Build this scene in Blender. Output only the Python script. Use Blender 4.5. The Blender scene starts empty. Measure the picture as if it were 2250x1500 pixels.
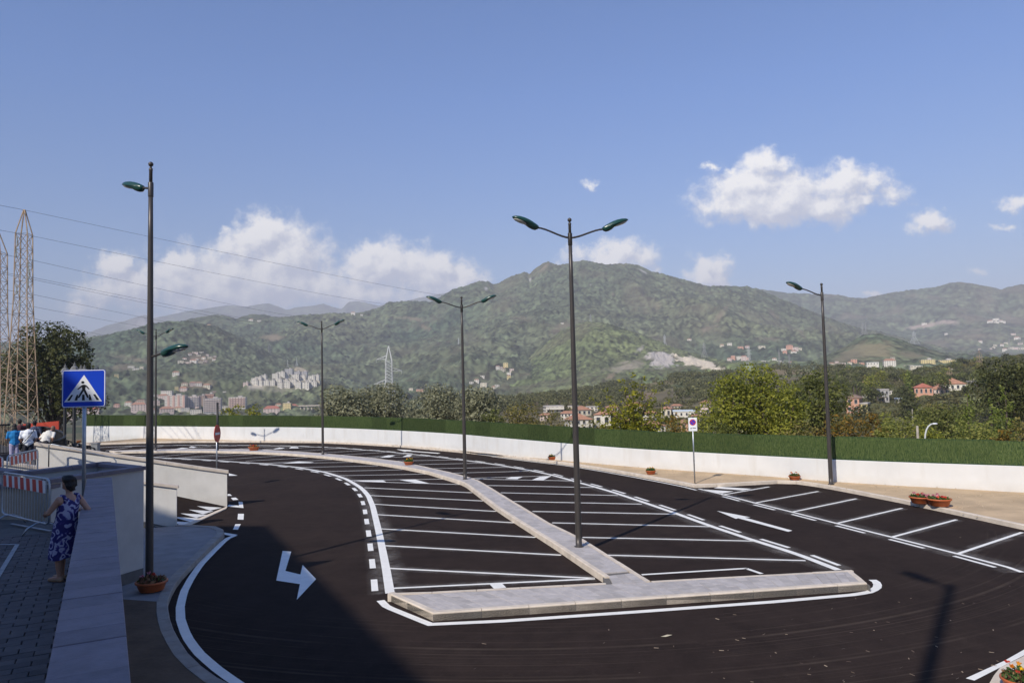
import bpy, bmesh, math, random
import numpy as np
from mathutils import Vector, Matrix, noise as mnoise

# ------------------------------------------------------------------ camera, sky, sun, exposure
SC = bpy.context.scene
COL = SC.collection
EYE = 4.8                                   # eye height above the car park asphalt
FPX = 1650.0                                # focal length in photo pixels (photo 2250 x 1500)
PITCH, ROLL = math.atan(95.0 / 1650.0), 0.024
cr, sr, cp, sp = math.cos(ROLL), math.sin(ROLL), math.cos(PITCH), math.sin(PITCH)

cam = bpy.data.cameras.new('camera')
cam.lens = 36.0 * FPX / 2250.0
cam.sensor_width = 36.0
cam.clip_start, cam.clip_end = 0.1, 40000
camo = bpy.data.objects.new('camera', cam)
COL.objects.link(camo)
camo.matrix_world = Matrix(((cr, sr, 0, 0), (sr * sp, -cr * sp, -cp, 0), (-sr * cp, cr * cp, -sp, EYE), (0, 0, 0, 1)))
SC.camera = camo

SUN_EL = math.radians(39.5)
SUN_DIR = Vector((-0.55 * math.cos(SUN_EL), -0.835 * math.cos(SUN_EL), math.sin(SUN_EL))).normalized()   # towards the sun
sun = bpy.data.lights.new('sun', 'SUN')
sun.energy = 4.9
sun.angle = math.radians(0.53)
sun.color = (1.0, 0.93, 0.82)
suno = bpy.data.objects.new('sun', sun)
COL.objects.link(suno)
suno.rotation_euler = (-SUN_DIR).to_track_quat('-Z', 'Y').to_euler()
suno.location = (-30, -45, 60)

SC.view_settings.view_transform = 'Standard'
SC.view_settings.look = 'None'
SC.view_settings.exposure = 0.2
SC.view_settings.gamma = 1.0
SC.view_settings.use_curve_mapping = False
SC.cycles.use_denoising = True
SC.cycles.volume_bounces = 0
SC.cycles.max_bounces = 6
SC.cycles.transparent_max_bounces = 12


def ray(u, v):
    """World direction of a photo pixel (used to turn survey points read off the photo into places)."""
    x, y = (u - 1125.0) / FPX, -(v - 750.0) / FPX
    x2, y2 = cr * x + sr * y, -sr * x + cr * y
    return Vector((x2, cp - y2 * sp, sp + y2 * cp))


def G(u, v, z=0.0):
    """Point of the horizontal plane z seen at a photo pixel."""
    d = ray(u, v)
    t = (z - EYE) / d.z
    return Vector((d.x * t, d.y * t, z))


def AT(u, v, depth):
    """Point at a given distance forward (world Y) on the line of a photo pixel."""
    d = ray(u, v)
    t = depth / d.y
    return Vector((d.x * t, depth, EYE + d.z * t))


def GG(pts, z=0.0):
    return [G(u, v, z) for u, v in pts]


# ------------------------------------------------------------------ world: Nishita sky with cumulus far behind the hills
world = bpy.data.worlds.new('World')
SC.world = world
world.use_nodes = True
nt = world.node_tree
for n in list(nt.nodes):
    nt.nodes.remove(n)
N = nt.nodes.new
L = nt.links.new
SKY_STRENGTH = 0.098
wout = N('ShaderNodeOutputWorld')
sky = N('ShaderNodeTexSky')
sky.sky_type = 'NISHITA'
sky.sun_disc = False
sky.sun_elevation = SUN_EL
sky.sun_rotation = math.atan2(SUN_DIR.x, SUN_DIR.y)
sky.altitude = 0
sky.air_density = 1.0
sky.dust_density = 0.2
sky.ozone_density = 4.5
bg_sky = N('ShaderNodeBackground')
bg_sky.inputs['Strength'].default_value = SKY_STRENGTH
tint = N('ShaderNodeMix')
tint.data_type = 'RGBA'
tint.blend_type = 'MULTIPLY'
tint.inputs[0].default_value = 1.0
tco = N('ShaderNodeTexCoord')
tsx = N('ShaderNodeSeparateXYZ')
L(tco.outputs['Generated'], tsx.inputs[0])
tmr = N('ShaderNodeMapRange')
tmr.inputs['From Min'].default_value = 0.06
tmr.inputs['From Max'].default_value = 0.36
L(tsx.outputs['Z'], tmr.inputs['Value'])
tcm = N('ShaderNodeMix')
tcm.data_type = 'RGBA'
tcm.inputs[6].default_value = (.72, .88, 1.02, 1)      # paler, whiter air low over the hills
tcm.inputs[7].default_value = (.62, 1.0, 1.44, 1)
L(tmr.outputs[0], tcm.inputs[0])
L(tcm.outputs[2], tint.inputs[7])
L(sky.outputs[0], tint.inputs[6])
L(tint.outputs[2], bg_sky.inputs['Color'])
bg_cl = N('ShaderNodeBackground')
bg_cl.inputs['Strength'].default_value = 1.32

# clouds as ellipses in photo pixels: centre, radii, weight
CLOUDS = [
    (255, 592, 45, 30, 1), (300, 630, 95, 45, .9), (400, 612, 85, 55, 1), (390, 585, 45, 30, 1), (470, 640, 110, 55, 1),
    (575, 520, 62, 46, 1.1), (525, 545, 50, 40, .8), (625, 570, 85, 62, 1.1), (600, 625, 160, 60, 1), (700, 630, 90, 50, .9),
    (505, 500, 26, 20, .5), (815, 562, 50, 30, 1), (860, 585, 90, 50, 1.1), (940, 600, 95, 50, 1), (985, 580, 35, 30, .9),
    (1020, 610, 55, 38, .8), (800, 640, 160, 45, .7), (1340, 565, 85, 36, 1.1), (1375, 555, 40, 30, .9), (1440, 600, 35, 22, .3),
    (1558, 605, 46, 36, 1.0), (1545, 585, 26, 20, .9),
    (1685, 365, 48, 36, .9), (1640, 410, 95, 45, .9), (1690, 440, 135, 46, 1.1), (1600, 450, 65, 28, .8), (1860, 400, 85, 40, .95),
    (1815, 450, 95, 38, .95), (1890, 440, 50, 30, .7), (1560, 362, 42, 16, .32), (1960, 455, 44, 24, .32), (1610, 375, 40, 20, .5),
    (2045, 485, 44, 30, .85), (2235, 445, 45, 26, .6), (2215, 495, 46, 18, .3), (1296, 396, 34, 20, .3),
    (1750, 420, 180, 75, .62), (1690, 475, 180, 26, .55), (1950, 430, 80, 50, .42), (500, 605, 280, 80, .72), (250, 640, 120, 50, .6), (900, 625, 190, 55, .62), (1350, 585, 110, 40, .6), (1905, 650, 26, 14, .5), (2150, 600, 60, 24, .12), (180, 670, 120, 40, .3), (480, 700, 300, 30, .45)]
grp = bpy.data.node_groups.new('cloud_density', 'ShaderNodeTree')
grp.interface.new_socket('P', in_out='INPUT', socket_type='NodeSocketVector')
grp.interface.new_socket('D', in_out='OUTPUT', socket_type='NodeSocketFloat')
gn, gl = grp.nodes.new, grp.links.new
gi, go = gn('NodeGroupInput'), gn('NodeGroupOutput')


def gnoise(scale, detail, rough):
    t = gn('ShaderNodeTexNoise')
    t.inputs['Scale'].default_value = scale
    t.inputs['Detail'].default_value = detail
    t.inputs['Roughness'].default_value = rough
    gl(gi.outputs[0], t.inputs['Vector'])
    return t


def gmath(op, a, b=None, c=None):
    m = gn('ShaderNodeMath')
    m.operation = op
    for k, s in enumerate((a, b, c)):
        if s is None:
            continue
        if isinstance(s, (int, float)):
            m.inputs[k].default_value = s
        else:
            gl(s, m.inputs[k])
    return m.outputs[0]


w1 = gnoise(22, 7, .65)
wv = gn('ShaderNodeVectorMath')
wv.operation = 'MULTIPLY_ADD'
gl(w1.outputs['Color'], wv.inputs[0])
wv.inputs[1].default_value = (.07, .06, 0)
wv2 = gn('ShaderNodeVectorMath')
wv2.operation = 'ADD'
wv2.inputs[1].default_value = (-.035, -.03, 0)
gl(gi.outputs[0], wv2.inputs[0])
gl(wv2.outputs[0], wv.inputs[2])
acc = None
for (u, v, ru, rv, wt) in CLOUDS:
    d = ray(u, v)
    a = gn('ShaderNodeVectorMath')
    a.operation = 'SUBTRACT'
    gl(wv.outputs[0], a.inputs[0])
    a.inputs[1].default_value = (d.x / d.y, d.z / d.y, 0)
    b = gn('ShaderNodeVectorMath')
    b.operation = 'MULTIPLY'
    gl(a.outputs[0], b.inputs[0])
    b.inputs[1].default_value = (FPX / ru / 1.12, FPX / rv / 1.12, 0)
    ln = gn('ShaderNodeVectorMath')
    ln.operation = 'LENGTH'
    gl(b.outputs[0], ln.inputs[0])
    e = gmath('MULTIPLY_ADD', ln.outputs['Value'], -1.0, 1.0)
    e = gmath('ADD', gmath('MAXIMUM', e, -1.4), (wt - 1.0) * .9)
    if acc is None:
        acc = e
    else:
        acc = gmath('SMOOTH_MAX', acc, e, .18)
n1 = gnoise(40, 10, .68)
n2 = gnoise(9, 3, .5)
dn = gmath('MULTIPLY_ADD', n1.outputs['Fac'], 1.35, -.66)
dn2 = gmath('MULTIPLY_ADD', n2.outputs['Fac'], .5, -.25)
gl(gmath('ADD', gmath('ADD', acc, dn), dn2), go.inputs[0])


def wmath(op, a, b=None, c=None, clamp=False):
    m = N('ShaderNodeMath')
    m.operation = op
    m.use_clamp = clamp
    for k, s in enumerate((a, b, c)):
        if s is None:
            continue
        if isinstance(s, (int, float)):
            m.inputs[k].default_value = s
        else:
            L(s, m.inputs[k])
    return m.outputs[0]


tc = N('ShaderNodeTexCoord')
sx = N('ShaderNodeSeparateXYZ')
L(tc.outputs['Generated'], sx.inputs[0])
ysafe = wmath('MAXIMUM', sx.outputs['Y'], .05)
pv = N('ShaderNodeCombineXYZ')
L(wmath('DIVIDE', sx.outputs['X'], ysafe), pv.inputs[0])
L(wmath('DIVIDE', sx.outputs['Z'], ysafe), pv.inputs[1])
pv2 = N('ShaderNodeVectorMath')
pv2.operation = 'ADD'
pv2.inputs[1].default_value = (-.010, .014, 0)
L(pv.outputs[0], pv2.inputs[0])
g1, g2 = N('ShaderNodeGroup'), N('ShaderNodeGroup')
g1.node_tree = g2.node_tree = grp
L(pv.outputs[0], g1.inputs[0])
L(pv2.outputs[0], g2.inputs[0])
mr = N('ShaderNodeMapRange')
mr.interpolation_type = 'SMOOTHSTEP'
mr.inputs['From Min'].default_value = -0.28
mr.inputs['From Max'].default_value = 0.50
L(g1.outputs[0], mr.inputs['Value'])
front = wmath('GREATER_THAN', sx.outputs['Y'], .2)
mask = wmath('MULTIPLY', wmath('MULTIPLY', mr.outputs[0], front), .93)
shade = wmath('MULTIPLY_ADD', wmath('SUBTRACT', g1.outputs[0], g2.outputs[0]), 1.5, .45, clamp=True)
cmix = N('ShaderNodeMix')
cmix.data_type = 'RGBA'
cmix.inputs[6].default_value = (.46, .48, .56, 1)
cmix.inputs[7].default_value = (.90, .87, .82, 1)
L(shade, cmix.inputs[0])
L(cmix.outputs[2], bg_cl.inputs['Color'])
mixs = N('ShaderNodeMixShader')
L(mask, mixs.inputs[0])
L(bg_sky.outputs[0], mixs.inputs[1])
L(bg_cl.outputs[0], mixs.inputs[2])
L(mixs.outputs[0], wout.inputs['Surface'])

# ------------------------------------------------------------------ helpers
R = random.Random(11)
NR = np.random.default_rng(11)


class MB:
    """Collects simple shapes and links them as one mesh object."""

    def __init__(self):
        self.v, self.f, self.m = [], [], []

    def add(self, vs, fs, mi=0):
        k = len(self.v)
        self.v.extend([tuple(p) for p in vs])
        self.f.extend([tuple(i + k for i in f) for f in fs])
        self.m.extend([mi] * len(fs))
        return self

    def box(self, c, s, rz=0.0, mi=0):
        hx, hy, hz = s[0] / 2, s[1] / 2, s[2] / 2
        ca, sa = math.cos(rz), math.sin(rz)
        vs = [(c[0] + x * ca - y * sa, c[1] + x * sa + y * ca, c[2] + z) for x, y, z in
              ((-hx, -hy, -hz), (hx, -hy, -hz), (hx, hy, -hz), (-hx, hy, -hz), (-hx, -hy, hz), (hx, -hy, hz), (hx, hy, hz), (-hx, hy, hz))]
        return self.add(vs, [(0, 3, 2, 1), (4, 5, 6, 7), (0, 1, 5, 4), (1, 2, 6, 5), (2, 3, 7, 6), (3, 0, 4, 7)], mi)

    def prism(self, poly, z0, z1, mi=0):
        n = len(poly)
        z0s = z0 if isinstance(z0, (list, tuple)) else [z0] * n
        z1s = z1 if isinstance(z1, (list, tuple)) else [z1] * n
        vs = [(p[0], p[1], z0s[i]) for i, p in enumerate(poly)] + [(p[0], p[1], z1s[i]) for i, p in enumerate(poly)]
        a = sum(poly[i][0] * poly[(i + 1) % n][1] - poly[(i + 1) % n][0] * poly[i][1] for i in range(n))
        idx = list(range(n)) if a > 0 else list(range(n))[::-1]
        fs = [tuple(i + n for i in idx), tuple(idx[::-1])]
        for k in range(n):
            i, j = idx[k], idx[(k + 1) % n]
            fs.append((i, j, j + n, i + n))
        return self.add(vs, fs, mi)

    def tube(self, path, rad, n=8, mi=0, cap=True):
        path = [Vector(p) for p in path]
        rad = rad if isinstance(rad, (list, tuple)) else [rad] * len(path)
        vs, fs = [], []
        t0 = (path[1] - path[0]).normalized()
        nrm = t0.orthogonal().normalized()
        for i, p in enumerate(path):
            t = (path[min(i + 1, len(path) - 1)] - path[max(i - 1, 0)]).normalized()
            nrm = (nrm - t * nrm.dot(t))
            nrm = nrm.normalized() if nrm.length > 1e-6 else t.orthogonal().normalized()
            b = t.cross(nrm)
            for k in range(n):
                a = 2 * math.pi * k / n
                vs.append(p + (nrm * math.cos(a) + b * math.sin(a)) * rad[i])
        for i in range(len(path) - 1):
            for k in range(n):
                a, b2 = i * n + k, i * n + (k + 1) % n
                fs.append((a, b2, b2 + n, a + n))
        if cap:
            fs.append(tuple(range(n))[::-1])
            fs.append(tuple(range(len(vs) - n, len(vs))))
        return self.add(vs, fs, mi)

    def lathe(self, prof, c=(0, 0, 0), n=16, mi=0, sx=1.0, sy=1.0):
        vs, fs = [], []
        for r, z in prof:
            for k in range(n):
                a = 2 * math.pi * k / n
                vs.append((c[0] + r * sx * math.cos(a), c[1] + r * sy * math.sin(a), c[2] + z))
        for i in range(len(prof) - 1):
            for k in range(n):
                a, b = i * n + k, i * n + (k + 1) % n
                fs.append((a, b, b + n, a + n))
        fs.append(tuple(range(n))[::-1])
        fs.append(tuple(range(len(vs) - n, len(vs))))
        return self.add(vs, fs, mi)

    def ell(self, c, r, n=10, rot=None, mi=0, seg=None):
        rings = max(4, n // 2 + 1)
        seg = seg or n
        vs, fs = [], []
        M = rot if rot is not None else Matrix.Identity(3)
        c = Vector(c)
        for i in range(rings + 1):
            th = math.pi * i / rings
            for k in range(seg):
                ph = 2 * math.pi * k / seg
                vs.append(c + M @ Vector((r[0] * math.sin(th) * math.cos(ph), r[1] * math.sin(th) * math.sin(ph), r[2] * math.cos(th))))
        for i in range(rings):
            for k in range(seg):
                a, b = i * seg + k, i * seg + (k + 1) % seg
                fs.append((a, a + seg, b + seg, b))
        return self.add(vs, fs, mi)

    def mesh(self, name, mats, smooth=False):
        me = bpy.data.meshes.new(name)
        me.from_pydata(self.v, [], self.f)
        for m in (mats if isinstance(mats, (list, tuple)) else [mats]):
            me.materials.append(m)
        if any(self.m):
            me.polygons.foreach_set('material_index', self.m)
        if smooth:
            me.polygons.foreach_set('use_smooth', [True] * len(me.polygons))
        me.validate()
        me.update()
        return me

    def build(self, name, mats, parent=None, smooth=False):
        return link(name, self.mesh(name, mats, smooth), parent)


def link(name, me, parent=None):
    o = bpy.data.objects.new(name, me)
    COL.objects.link(o)
    if parent is not None:
        o.parent = parent
    return o


def tag(o, label=None, cat=None, group=None, kind=None):
    if label:
        o['label'] = label
    if cat:
        o['category'] = cat
    if group:
        o['group'] = group
    if kind:
        o['kind'] = kind
    return o


def thing(name, label, cat, loc=(0, 0, 0), rz=0.0, group=None, kind=None):
    o = bpy.data.objects.new(name, None)
    COL.objects.link(o)
    o.empty_display_size = .2
    o.location = loc
    o.rotation_euler = (0, 0, rz)
    return tag(o, label, cat, group, kind)


KIDS = {}


def copy_tree(o, label=None, group=None, parent=None):
    c = o.copy()
    COL.objects.link(c)
    if parent is not None:
        c.parent = parent
    if label:
        c['label'] = label
    if group:
        c['group'] = group
    for ch in list(o.children):
        copy_tree(ch, parent=c)
    return c


def npmesh(name, verts, faces, mats, smooth=False, attr=None):
    """Mesh from numpy arrays; faces is (n,4) or (n,3)."""
    me = bpy.data.meshes.new(name)
    nv, nf, k = len(verts), len(faces), faces.shape[1]
    me.vertices.add(nv)
    me.vertices.foreach_set('co', np.ascontiguousarray(verts, dtype=np.float32).ravel())
    me.loops.add(nf * k)
    me.loops.foreach_set('vertex_index', np.ascontiguousarray(faces, dtype=np.int32).ravel())
    me.polygons.add(nf)
    me.polygons.foreach_set('loop_start', np.arange(0, nf * k, k, dtype=np.int32))
    me.polygons.foreach_set('use_smooth', np.full(nf, smooth, dtype=bool))
    if attr is not None:
        at = me.attributes.new('cover', 'FLOAT_COLOR', 'POINT')
        at.data.foreach_set('color', np.ascontiguousarray(attr, dtype=np.float32).ravel())
    for m in (mats if isinstance(mats, (list, tuple)) else [mats]):
        me.materials.append(m)
    me.update(calc_edges=True)
    return me


# ------------------------------------------------------------------ materials
MATS = {}


def mat(name, col, rough=.7, var=.12, scale=6.0, bump=.0, bscale=None, metal=0.0, col2=None, spec=.4, detail=6, coords='Object', stretch=None):
    """Principled material with noise in colour and fine relief."""
    if name in MATS:
        return MATS[name]
    m = bpy.data.materials.new(name)
    m.use_nodes = True
    t = m.node_tree
    b = t.nodes['Principled BSDF']
    b.inputs['Roughness'].default_value = rough
    b.inputs['Metallic'].default_value = metal
    b.inputs['Specular IOR Level'].default_value = spec
    c = t.nodes.new('ShaderNodeTexCoord')
    src = c.outputs[coords] if coords != 'World' else t.nodes.new('ShaderNodeNewGeometry').outputs['Position']
    if stretch:
        mp = t.nodes.new('ShaderNodeMapping')
        mp.inputs['Scale'].default_value = stretch
        t.links.new(src, mp.inputs['Vector'])
        src = mp.outputs[0]
    nz = t.nodes.new('ShaderNodeTexNoise')
    nz.inputs['Scale'].default_value = scale
    nz.inputs['Detail'].default_value = detail
    nz.inputs['Roughness'].default_value = .6
    t.links.new(src, nz.inputs['Vector'])
    r = t.nodes.new('ShaderNodeValToRGB')
    c2 = col2 or tuple(x * (1 + var) for x in col)
    c1 = col if col2 else tuple(x * (1 - var) for x in col)
    r.color_ramp.elements[0].position = .32
    r.color_ramp.elements[1].position = .68
    r.color_ramp.elements[0].color = (*c1, 1)
    r.color_ramp.elements[1].color = (*c2, 1)
    t.links.new(nz.outputs['Fac'], r.inputs[0])
    t.links.new(r.outputs[0], b.inputs['Base Color'])
    if bump:
        n2 = t.nodes.new('ShaderNodeTexNoise')
        n2.inputs['Scale'].default_value = bscale or scale * 6
        n2.inputs['Detail'].default_value = 4
        t.links.new(src, n2.inputs['Vector'])
        bp = t.nodes.new('ShaderNodeBump')
        bp.inputs['Strength'].default_value = bump
        bp.inputs['Distance'].default_value = .02
        t.links.new(n2.outputs['Fac'], bp.inputs['Height'])
        t.links.new(bp.outputs[0], b.inputs['Normal'])
    MATS[name] = m
    return m


def leaf_mat(name, col, col2, trans=.35, rough=.55):
    if name in MATS:
        return MATS[name]
    m = bpy.data.materials.new(name)
    m.use_nodes = True
    t = m.node_tree
    t.nodes.remove(t.nodes['Principled BSDF'])
    out = t.nodes['Material Output']
    g = t.nodes.new('ShaderNodeNewGeometry')
    r = t.nodes.new('ShaderNodeValToRGB')
    r.color_ramp.elements[0].color = (*col, 1)
    r.color_ramp.elements[1].color = (*col2, 1)
    t.links.new(g.outputs['Random Per Island'], r.inputs[0])
    d = t.nodes.new('ShaderNodeBsdfPrincipled')
    d.inputs['Roughness'].default_value = rough
    d.inputs['Specular IOR Level'].default_value = .25
    tr = t.nodes.new('ShaderNodeBsdfTranslucent')
    mx = t.nodes.new('ShaderNodeMixShader')
    mx.inputs[0].default_value = trans
    t.links.new(r.outputs[0], d.inputs['Base Color'])
    t.links.new(r.outputs[0], tr.inputs['Color'])
    t.links.new(d.outputs[0], mx.inputs[1])
    t.links.new(tr.outputs[0], mx.inputs[2])
    t.links.new(mx.outputs[0], out.inputs['Surface'])
    MATS[name] = m
    return m


def cover_mat(name, bump=0.0, bscale=.1):
    """Ground cover colour kept per vertex of the terrain."""
    m = bpy.data.materials.new(name)
    m.use_nodes = True
    t = m.node_tree
    b = t.nodes['Principled BSDF']
    b.inputs['Roughness'].default_value = .95
    b.inputs['Specular IOR Level'].default_value = .05
    a = t.nodes.new('ShaderNodeAttribute')
    a.attribute_name = 'cover'
    t.links.new(a.outputs['Color'], b.inputs['Base Color'])
    return m


# ------------------------------------------------------------------ numpy noise
def vnoise(x, y, seed=0):
    xi, yi = np.floor(x).astype(np.int64), np.floor(y).astype(np.int64)
    fx, fy = x - xi, y - yi
    fx, fy = fx * fx * (3 - 2 * fx), fy * fy * (3 - 2 * fy)

    def h(a, b):
        n = (a * 374761393 + b * 668265263 + seed * 974634777) & 0x7fffffff
        n = ((n ^ (n >> 13)) * 1274126177) & 0x7fffffff
        return ((n ^ (n >> 16)) & 0xffff) / 65535.0
    return (h(xi, yi) * (1 - fx) + h(xi + 1, yi) * fx) * (1 - fy) + (h(xi, yi + 1) * (1 - fx) + h(xi + 1, yi + 1) * fx) * fy


def fbm(x, y, oct=5, seed=0, ridged=False):
    s, a, tot = 0.0, 1.0, 0.0
    for o in range(oct):
        n = vnoise(x * 2 ** o + 17.3 * o, y * 2 ** o - 9.1 * o, seed + o)
        if ridged:
            n = 1 - np.abs(2 * n - 1)
        s = s + n * a
        tot += a
        a *= .5
    return s / tot


def proj(P):
    """Photo pixel of world points (n,3)."""
    P = np.asarray(P, dtype=float)
    X, Y, Z = P[..., 0], P[..., 1], P[..., 2] - EYE
    fwd = Y * cp + Z * sp
    up = -Y * sp + Z * cp
    x2, y2 = X / fwd, up / fwd
    x, y = cr * x2 - sr * y2, sr * x2 + cr * y2
    return 1125 + x * FPX, 750 - y * FPX

# ------------------------------------------------------------------ terrain
def horizon(u):
    """Photo row of the horizon at column u."""
    k = cp / sp
    # ray z = 0  ->  y2 = -tan(pitch)
    x = (u - 1125.0) / FPX
    y = (-sp / cp + sr * x) / cr
    return 750 - y * FPX


def polar_dir(u):
    d = ray(u, horizon(u))
    h = math.hypot(d.x, d.y)
    return d.x / h, d.y / h


class Ridge:
    """Hill mesh: for each bearing a run of ranges from foot to crest and over the back, with gullies and tree-top relief."""

    def __init__(self, name, u0, u1, ncol, ctrl, nrow, gully=(60, 320), rough=(5, 7), seed=1, col=(.050, .060, .032), dry=.25, patches=(), edge=0.0, bare=None):
        us = np.linspace(u0, u1, ncol)
        dx = np.empty(ncol)
        dy = np.empty(ncol)
        for i, u in enumerate(us):
            dx[i], dy[i] = polar_dir(u)
        hz = np.array([horizon(u) for u in us])
        nc = len(ctrl)
        rr = np.empty((nc, ncol))
        zz = np.empty((nc, ncol))
        for k, (rng, ys) in enumerate(ctrl):
            rr[k] = np.interp(us, [p[0] for p in rng], [p[1] for p in rng]) if isinstance(rng, list) else rng
            if isinstance(ys, tuple):            # ('z', height) or ('drop', below the row before)
                zz[k] = ys[1] if ys[0] == 'z' else zz[k - 1] - ys[1]
            else:
                y = np.interp(us, [p[0] for p in ys], [p[1] for p in ys])
                # the elevation of a photo row at horizontal range r
                el = np.empty(ncol)
                for i, u in enumerate(us):
                    d = ray(u, y[i])
                    el[i] = d.z / math.hypot(d.x, d.y)
                zz[k] = EYE + rr[k] * el
        t = np.linspace(0, nc - 1, nrow)
        k0 = np.clip(t.astype(int), 0, nc - 2)
        ft = (t - k0)[:, None]
        rng = rr[k0] * (1 - ft) + rr[k0 + 1] * ft
        # smooth elevation along the run (Hermite with clipped tangents)
        tang = np.zeros_like(zz)
        tang[1:-1] = (zz[2:] - zz[:-2]) / 2
        tang[0] = zz[1] - zz[0]
        tang[-1] = zz[-1] - zz[-2]
        crest = nc - 2
        tang[crest] = 0
        h00, h10, h01, h11 = 2 * ft**3 - 3 * ft**2 + 1, ft**3 - 2 * ft**2 + ft, -2 * ft**3 + 3 * ft**2, ft**3 - ft**2
        z = h00 * zz[k0] + h10 * tang[k0] + h01 * zz[k0 + 1] + h11 * tang[k0 + 1]
        X, Y = rng * dx, rng * dy
        ga, gw = gully
        amp = np.clip(np.minimum(t, crest - t), 0, 1)[:, None]
        amp = amp * (1 - .3 * amp)
        wx = X + 90 * (fbm(X / 240, Y / 240, 3, seed + 50) - .5)
        z = z + ga * amp * (fbm(wx / gw, Y / gw * .7, 5, seed + 3, ridged=True) - .55)
        cov = fbm(X / 140, Y / 140, 5, seed + 9)
        dryness = np.clip((cov - (.62 - dry * .3)) * 7, 0, 1) * min(1, dry * 3)
        ra, rs = rough
        trees = vnoise(X / rs / 1.6, Y / rs / 1.6, seed + 20) * .55 + vnoise(X / rs / .7, Y / rs / .7, seed + 21) * .45
        tone = .05 + 2.1 * vnoise(X / rs, Y / rs, seed + 22)[..., None] * np.clip(.15 + 1.5 * fbm(X / 38, Y / 38, 4, seed + 33)[..., None], .35, 1.5)
        C = 1.6 * np.array(col) * tone * (1 + (fbm(X / 300, Y / 300, 3, seed + 13)[..., None] - .5) * np.array([.9, .5, .4]))
        brown = np.array([.145, .122, .078]) * (.7 + .6 * vnoise(X / 9, Y / 9, seed + 40))[..., None]
        C = C * (1 - dryness[..., None]) + brown * dryness[..., None]
        forest = 1 - .8 * dryness
        self.us, self.hz = us, hz
        pu, pv = proj(np.stack([X, Y, z], -1))
        for (cu, cv, su, sv, ang, pc, soft, relief) in patches:
            ca, sa = math.cos(math.radians(ang)), math.sin(math.radians(ang))
            a, b = ((pu - cu) * ca + (pv - cv) * sa) / su, (-(pu - cu) * sa + (pv - cv) * ca) / sv
            q = np.sqrt(a * a + b * b) + (fbm(X / 22, Y / 22, 4, seed + 60) - .5) * 1.1
            msk = np.clip((1 - q) / soft, 0, 1)
            var = (.75 + .5 * fbm(X / 7, Y / 7, 3, seed + 70))[..., None]
            C = C * (1 - msk[..., None]) + np.array(pc) * var * msk[..., None]
            forest = forest * (1 - .9 * msk)
            z = z + msk * relief * (fbm(X / 13, Y / 40, 4, seed + 71, ridged=True) - .5)
        z = z + ra * (trees - .5) * forest
        if edge:
            z[-1] -= edge
        z = np.maximum(z, -40.0)
        self.X, self.Y, self.Z = X, Y, z
        self.pu, self.pv = proj(np.stack([X, Y, z], -1))
        nr = nrow
        idx = np.arange(nr * ncol).reshape(nr, ncol)
        q = np.stack([idx[:-1, :-1], idx[:-1, 1:], idx[1:, 1:], idx[1:, :-1]], -1).reshape(-1, 4)
        V = np.stack([X, Y, z], -1).reshape(-1, 3)
        Ca = np.concatenate([C.reshape(-1, 3), np.ones((nr * ncol, 1))], 1)
        self.o = link(name, npmesh(name, V, q, COVER, smooth=True, attr=Ca))
        tag(self.o, kind='structure')

    def hit(self, u, v):
        """Point of the hill seen at photo pixel (u, v)."""
        j = int(np.argmin(np.abs(self.us - u)))
        best = None
        for jj in (j,):
            col = self.pv[:, jj]
            k = np.nonzero(col <= v)[0]
            i = int(k[0]) if len(k) else int(np.argmin(col))
            best = Vector((self.X[i, jj], self.Y[i, jj], self.Z[i, jj]))
        return best

    def ground(self, u, r):
        j = int(np.argmin(np.abs(self.us - u)))
        rr = np.hypot(self.X[:, j], self.Y[:, j])
        i = int(np.argmin(np.abs(rr - r)))
        return Vector((self.X[i, j], self.Y[i, j], self.Z[i, j]))


COVER = cover_mat('ground_cover')
VALLEY_Z = -34.0


def near_z(r):
    """Height of the open ground round the car park at a distance r from the camera."""
    return float(np.interp(r, [0, 88, 110, 240, 500, 20000], [-1.0, -1.0, -4.0, -26, VALLEY_Z, VALLEY_Z - 4]))


# one sheet of ground to the horizon
rads = np.concatenate([np.linspace(1, 120, 30), np.linspace(130, 700, 60), np.linspace(740, 2200, 90), np.geomspace(2400, 11500, 24)])
angs = np.linspace(0, 2 * math.pi, 361)
RA, AA = np.meshgrid(rads, angs, indexing='ij')
gx, gy = RA * np.sin(AA), RA * np.cos(AA)
gz = np.interp(RA, [0, 88, 110, 240, 500, 20000], [-1.0, -1.0, -4.0, -26, VALLEY_Z, VALLEY_Z - 4])
gz = gz + np.clip((RA - 120) / 200, 0, 1) * 3 * (fbm(gx / 60, gy / 60, 3, 5) - .5)
gc = np.clip((fbm(gx / 50, gy / 50, 4, 7) - .45) * 6, 0, 1)[..., None]
gcol = np.array([.045, .06, .025]) * (1 - gc) + np.array([.16, .125, .07]) * gc
gi2 = np.arange(gz.size).reshape(gz.shape)
gq = np.stack([gi2[:-1, :-1], gi2[:-1, 1:], gi2[1:, 1:], gi2[1:, :-1]], -1).reshape(-1, 4)[:, ::-1]
tag(link('ground', npmesh('ground', np.stack([gx, gy, gz], -1).reshape(-1, 3), gq, COVER, True,
    np.concatenate([gcol.reshape(-1, 3), np.ones((gz.size, 1))], 1))), kind='structure')

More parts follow.
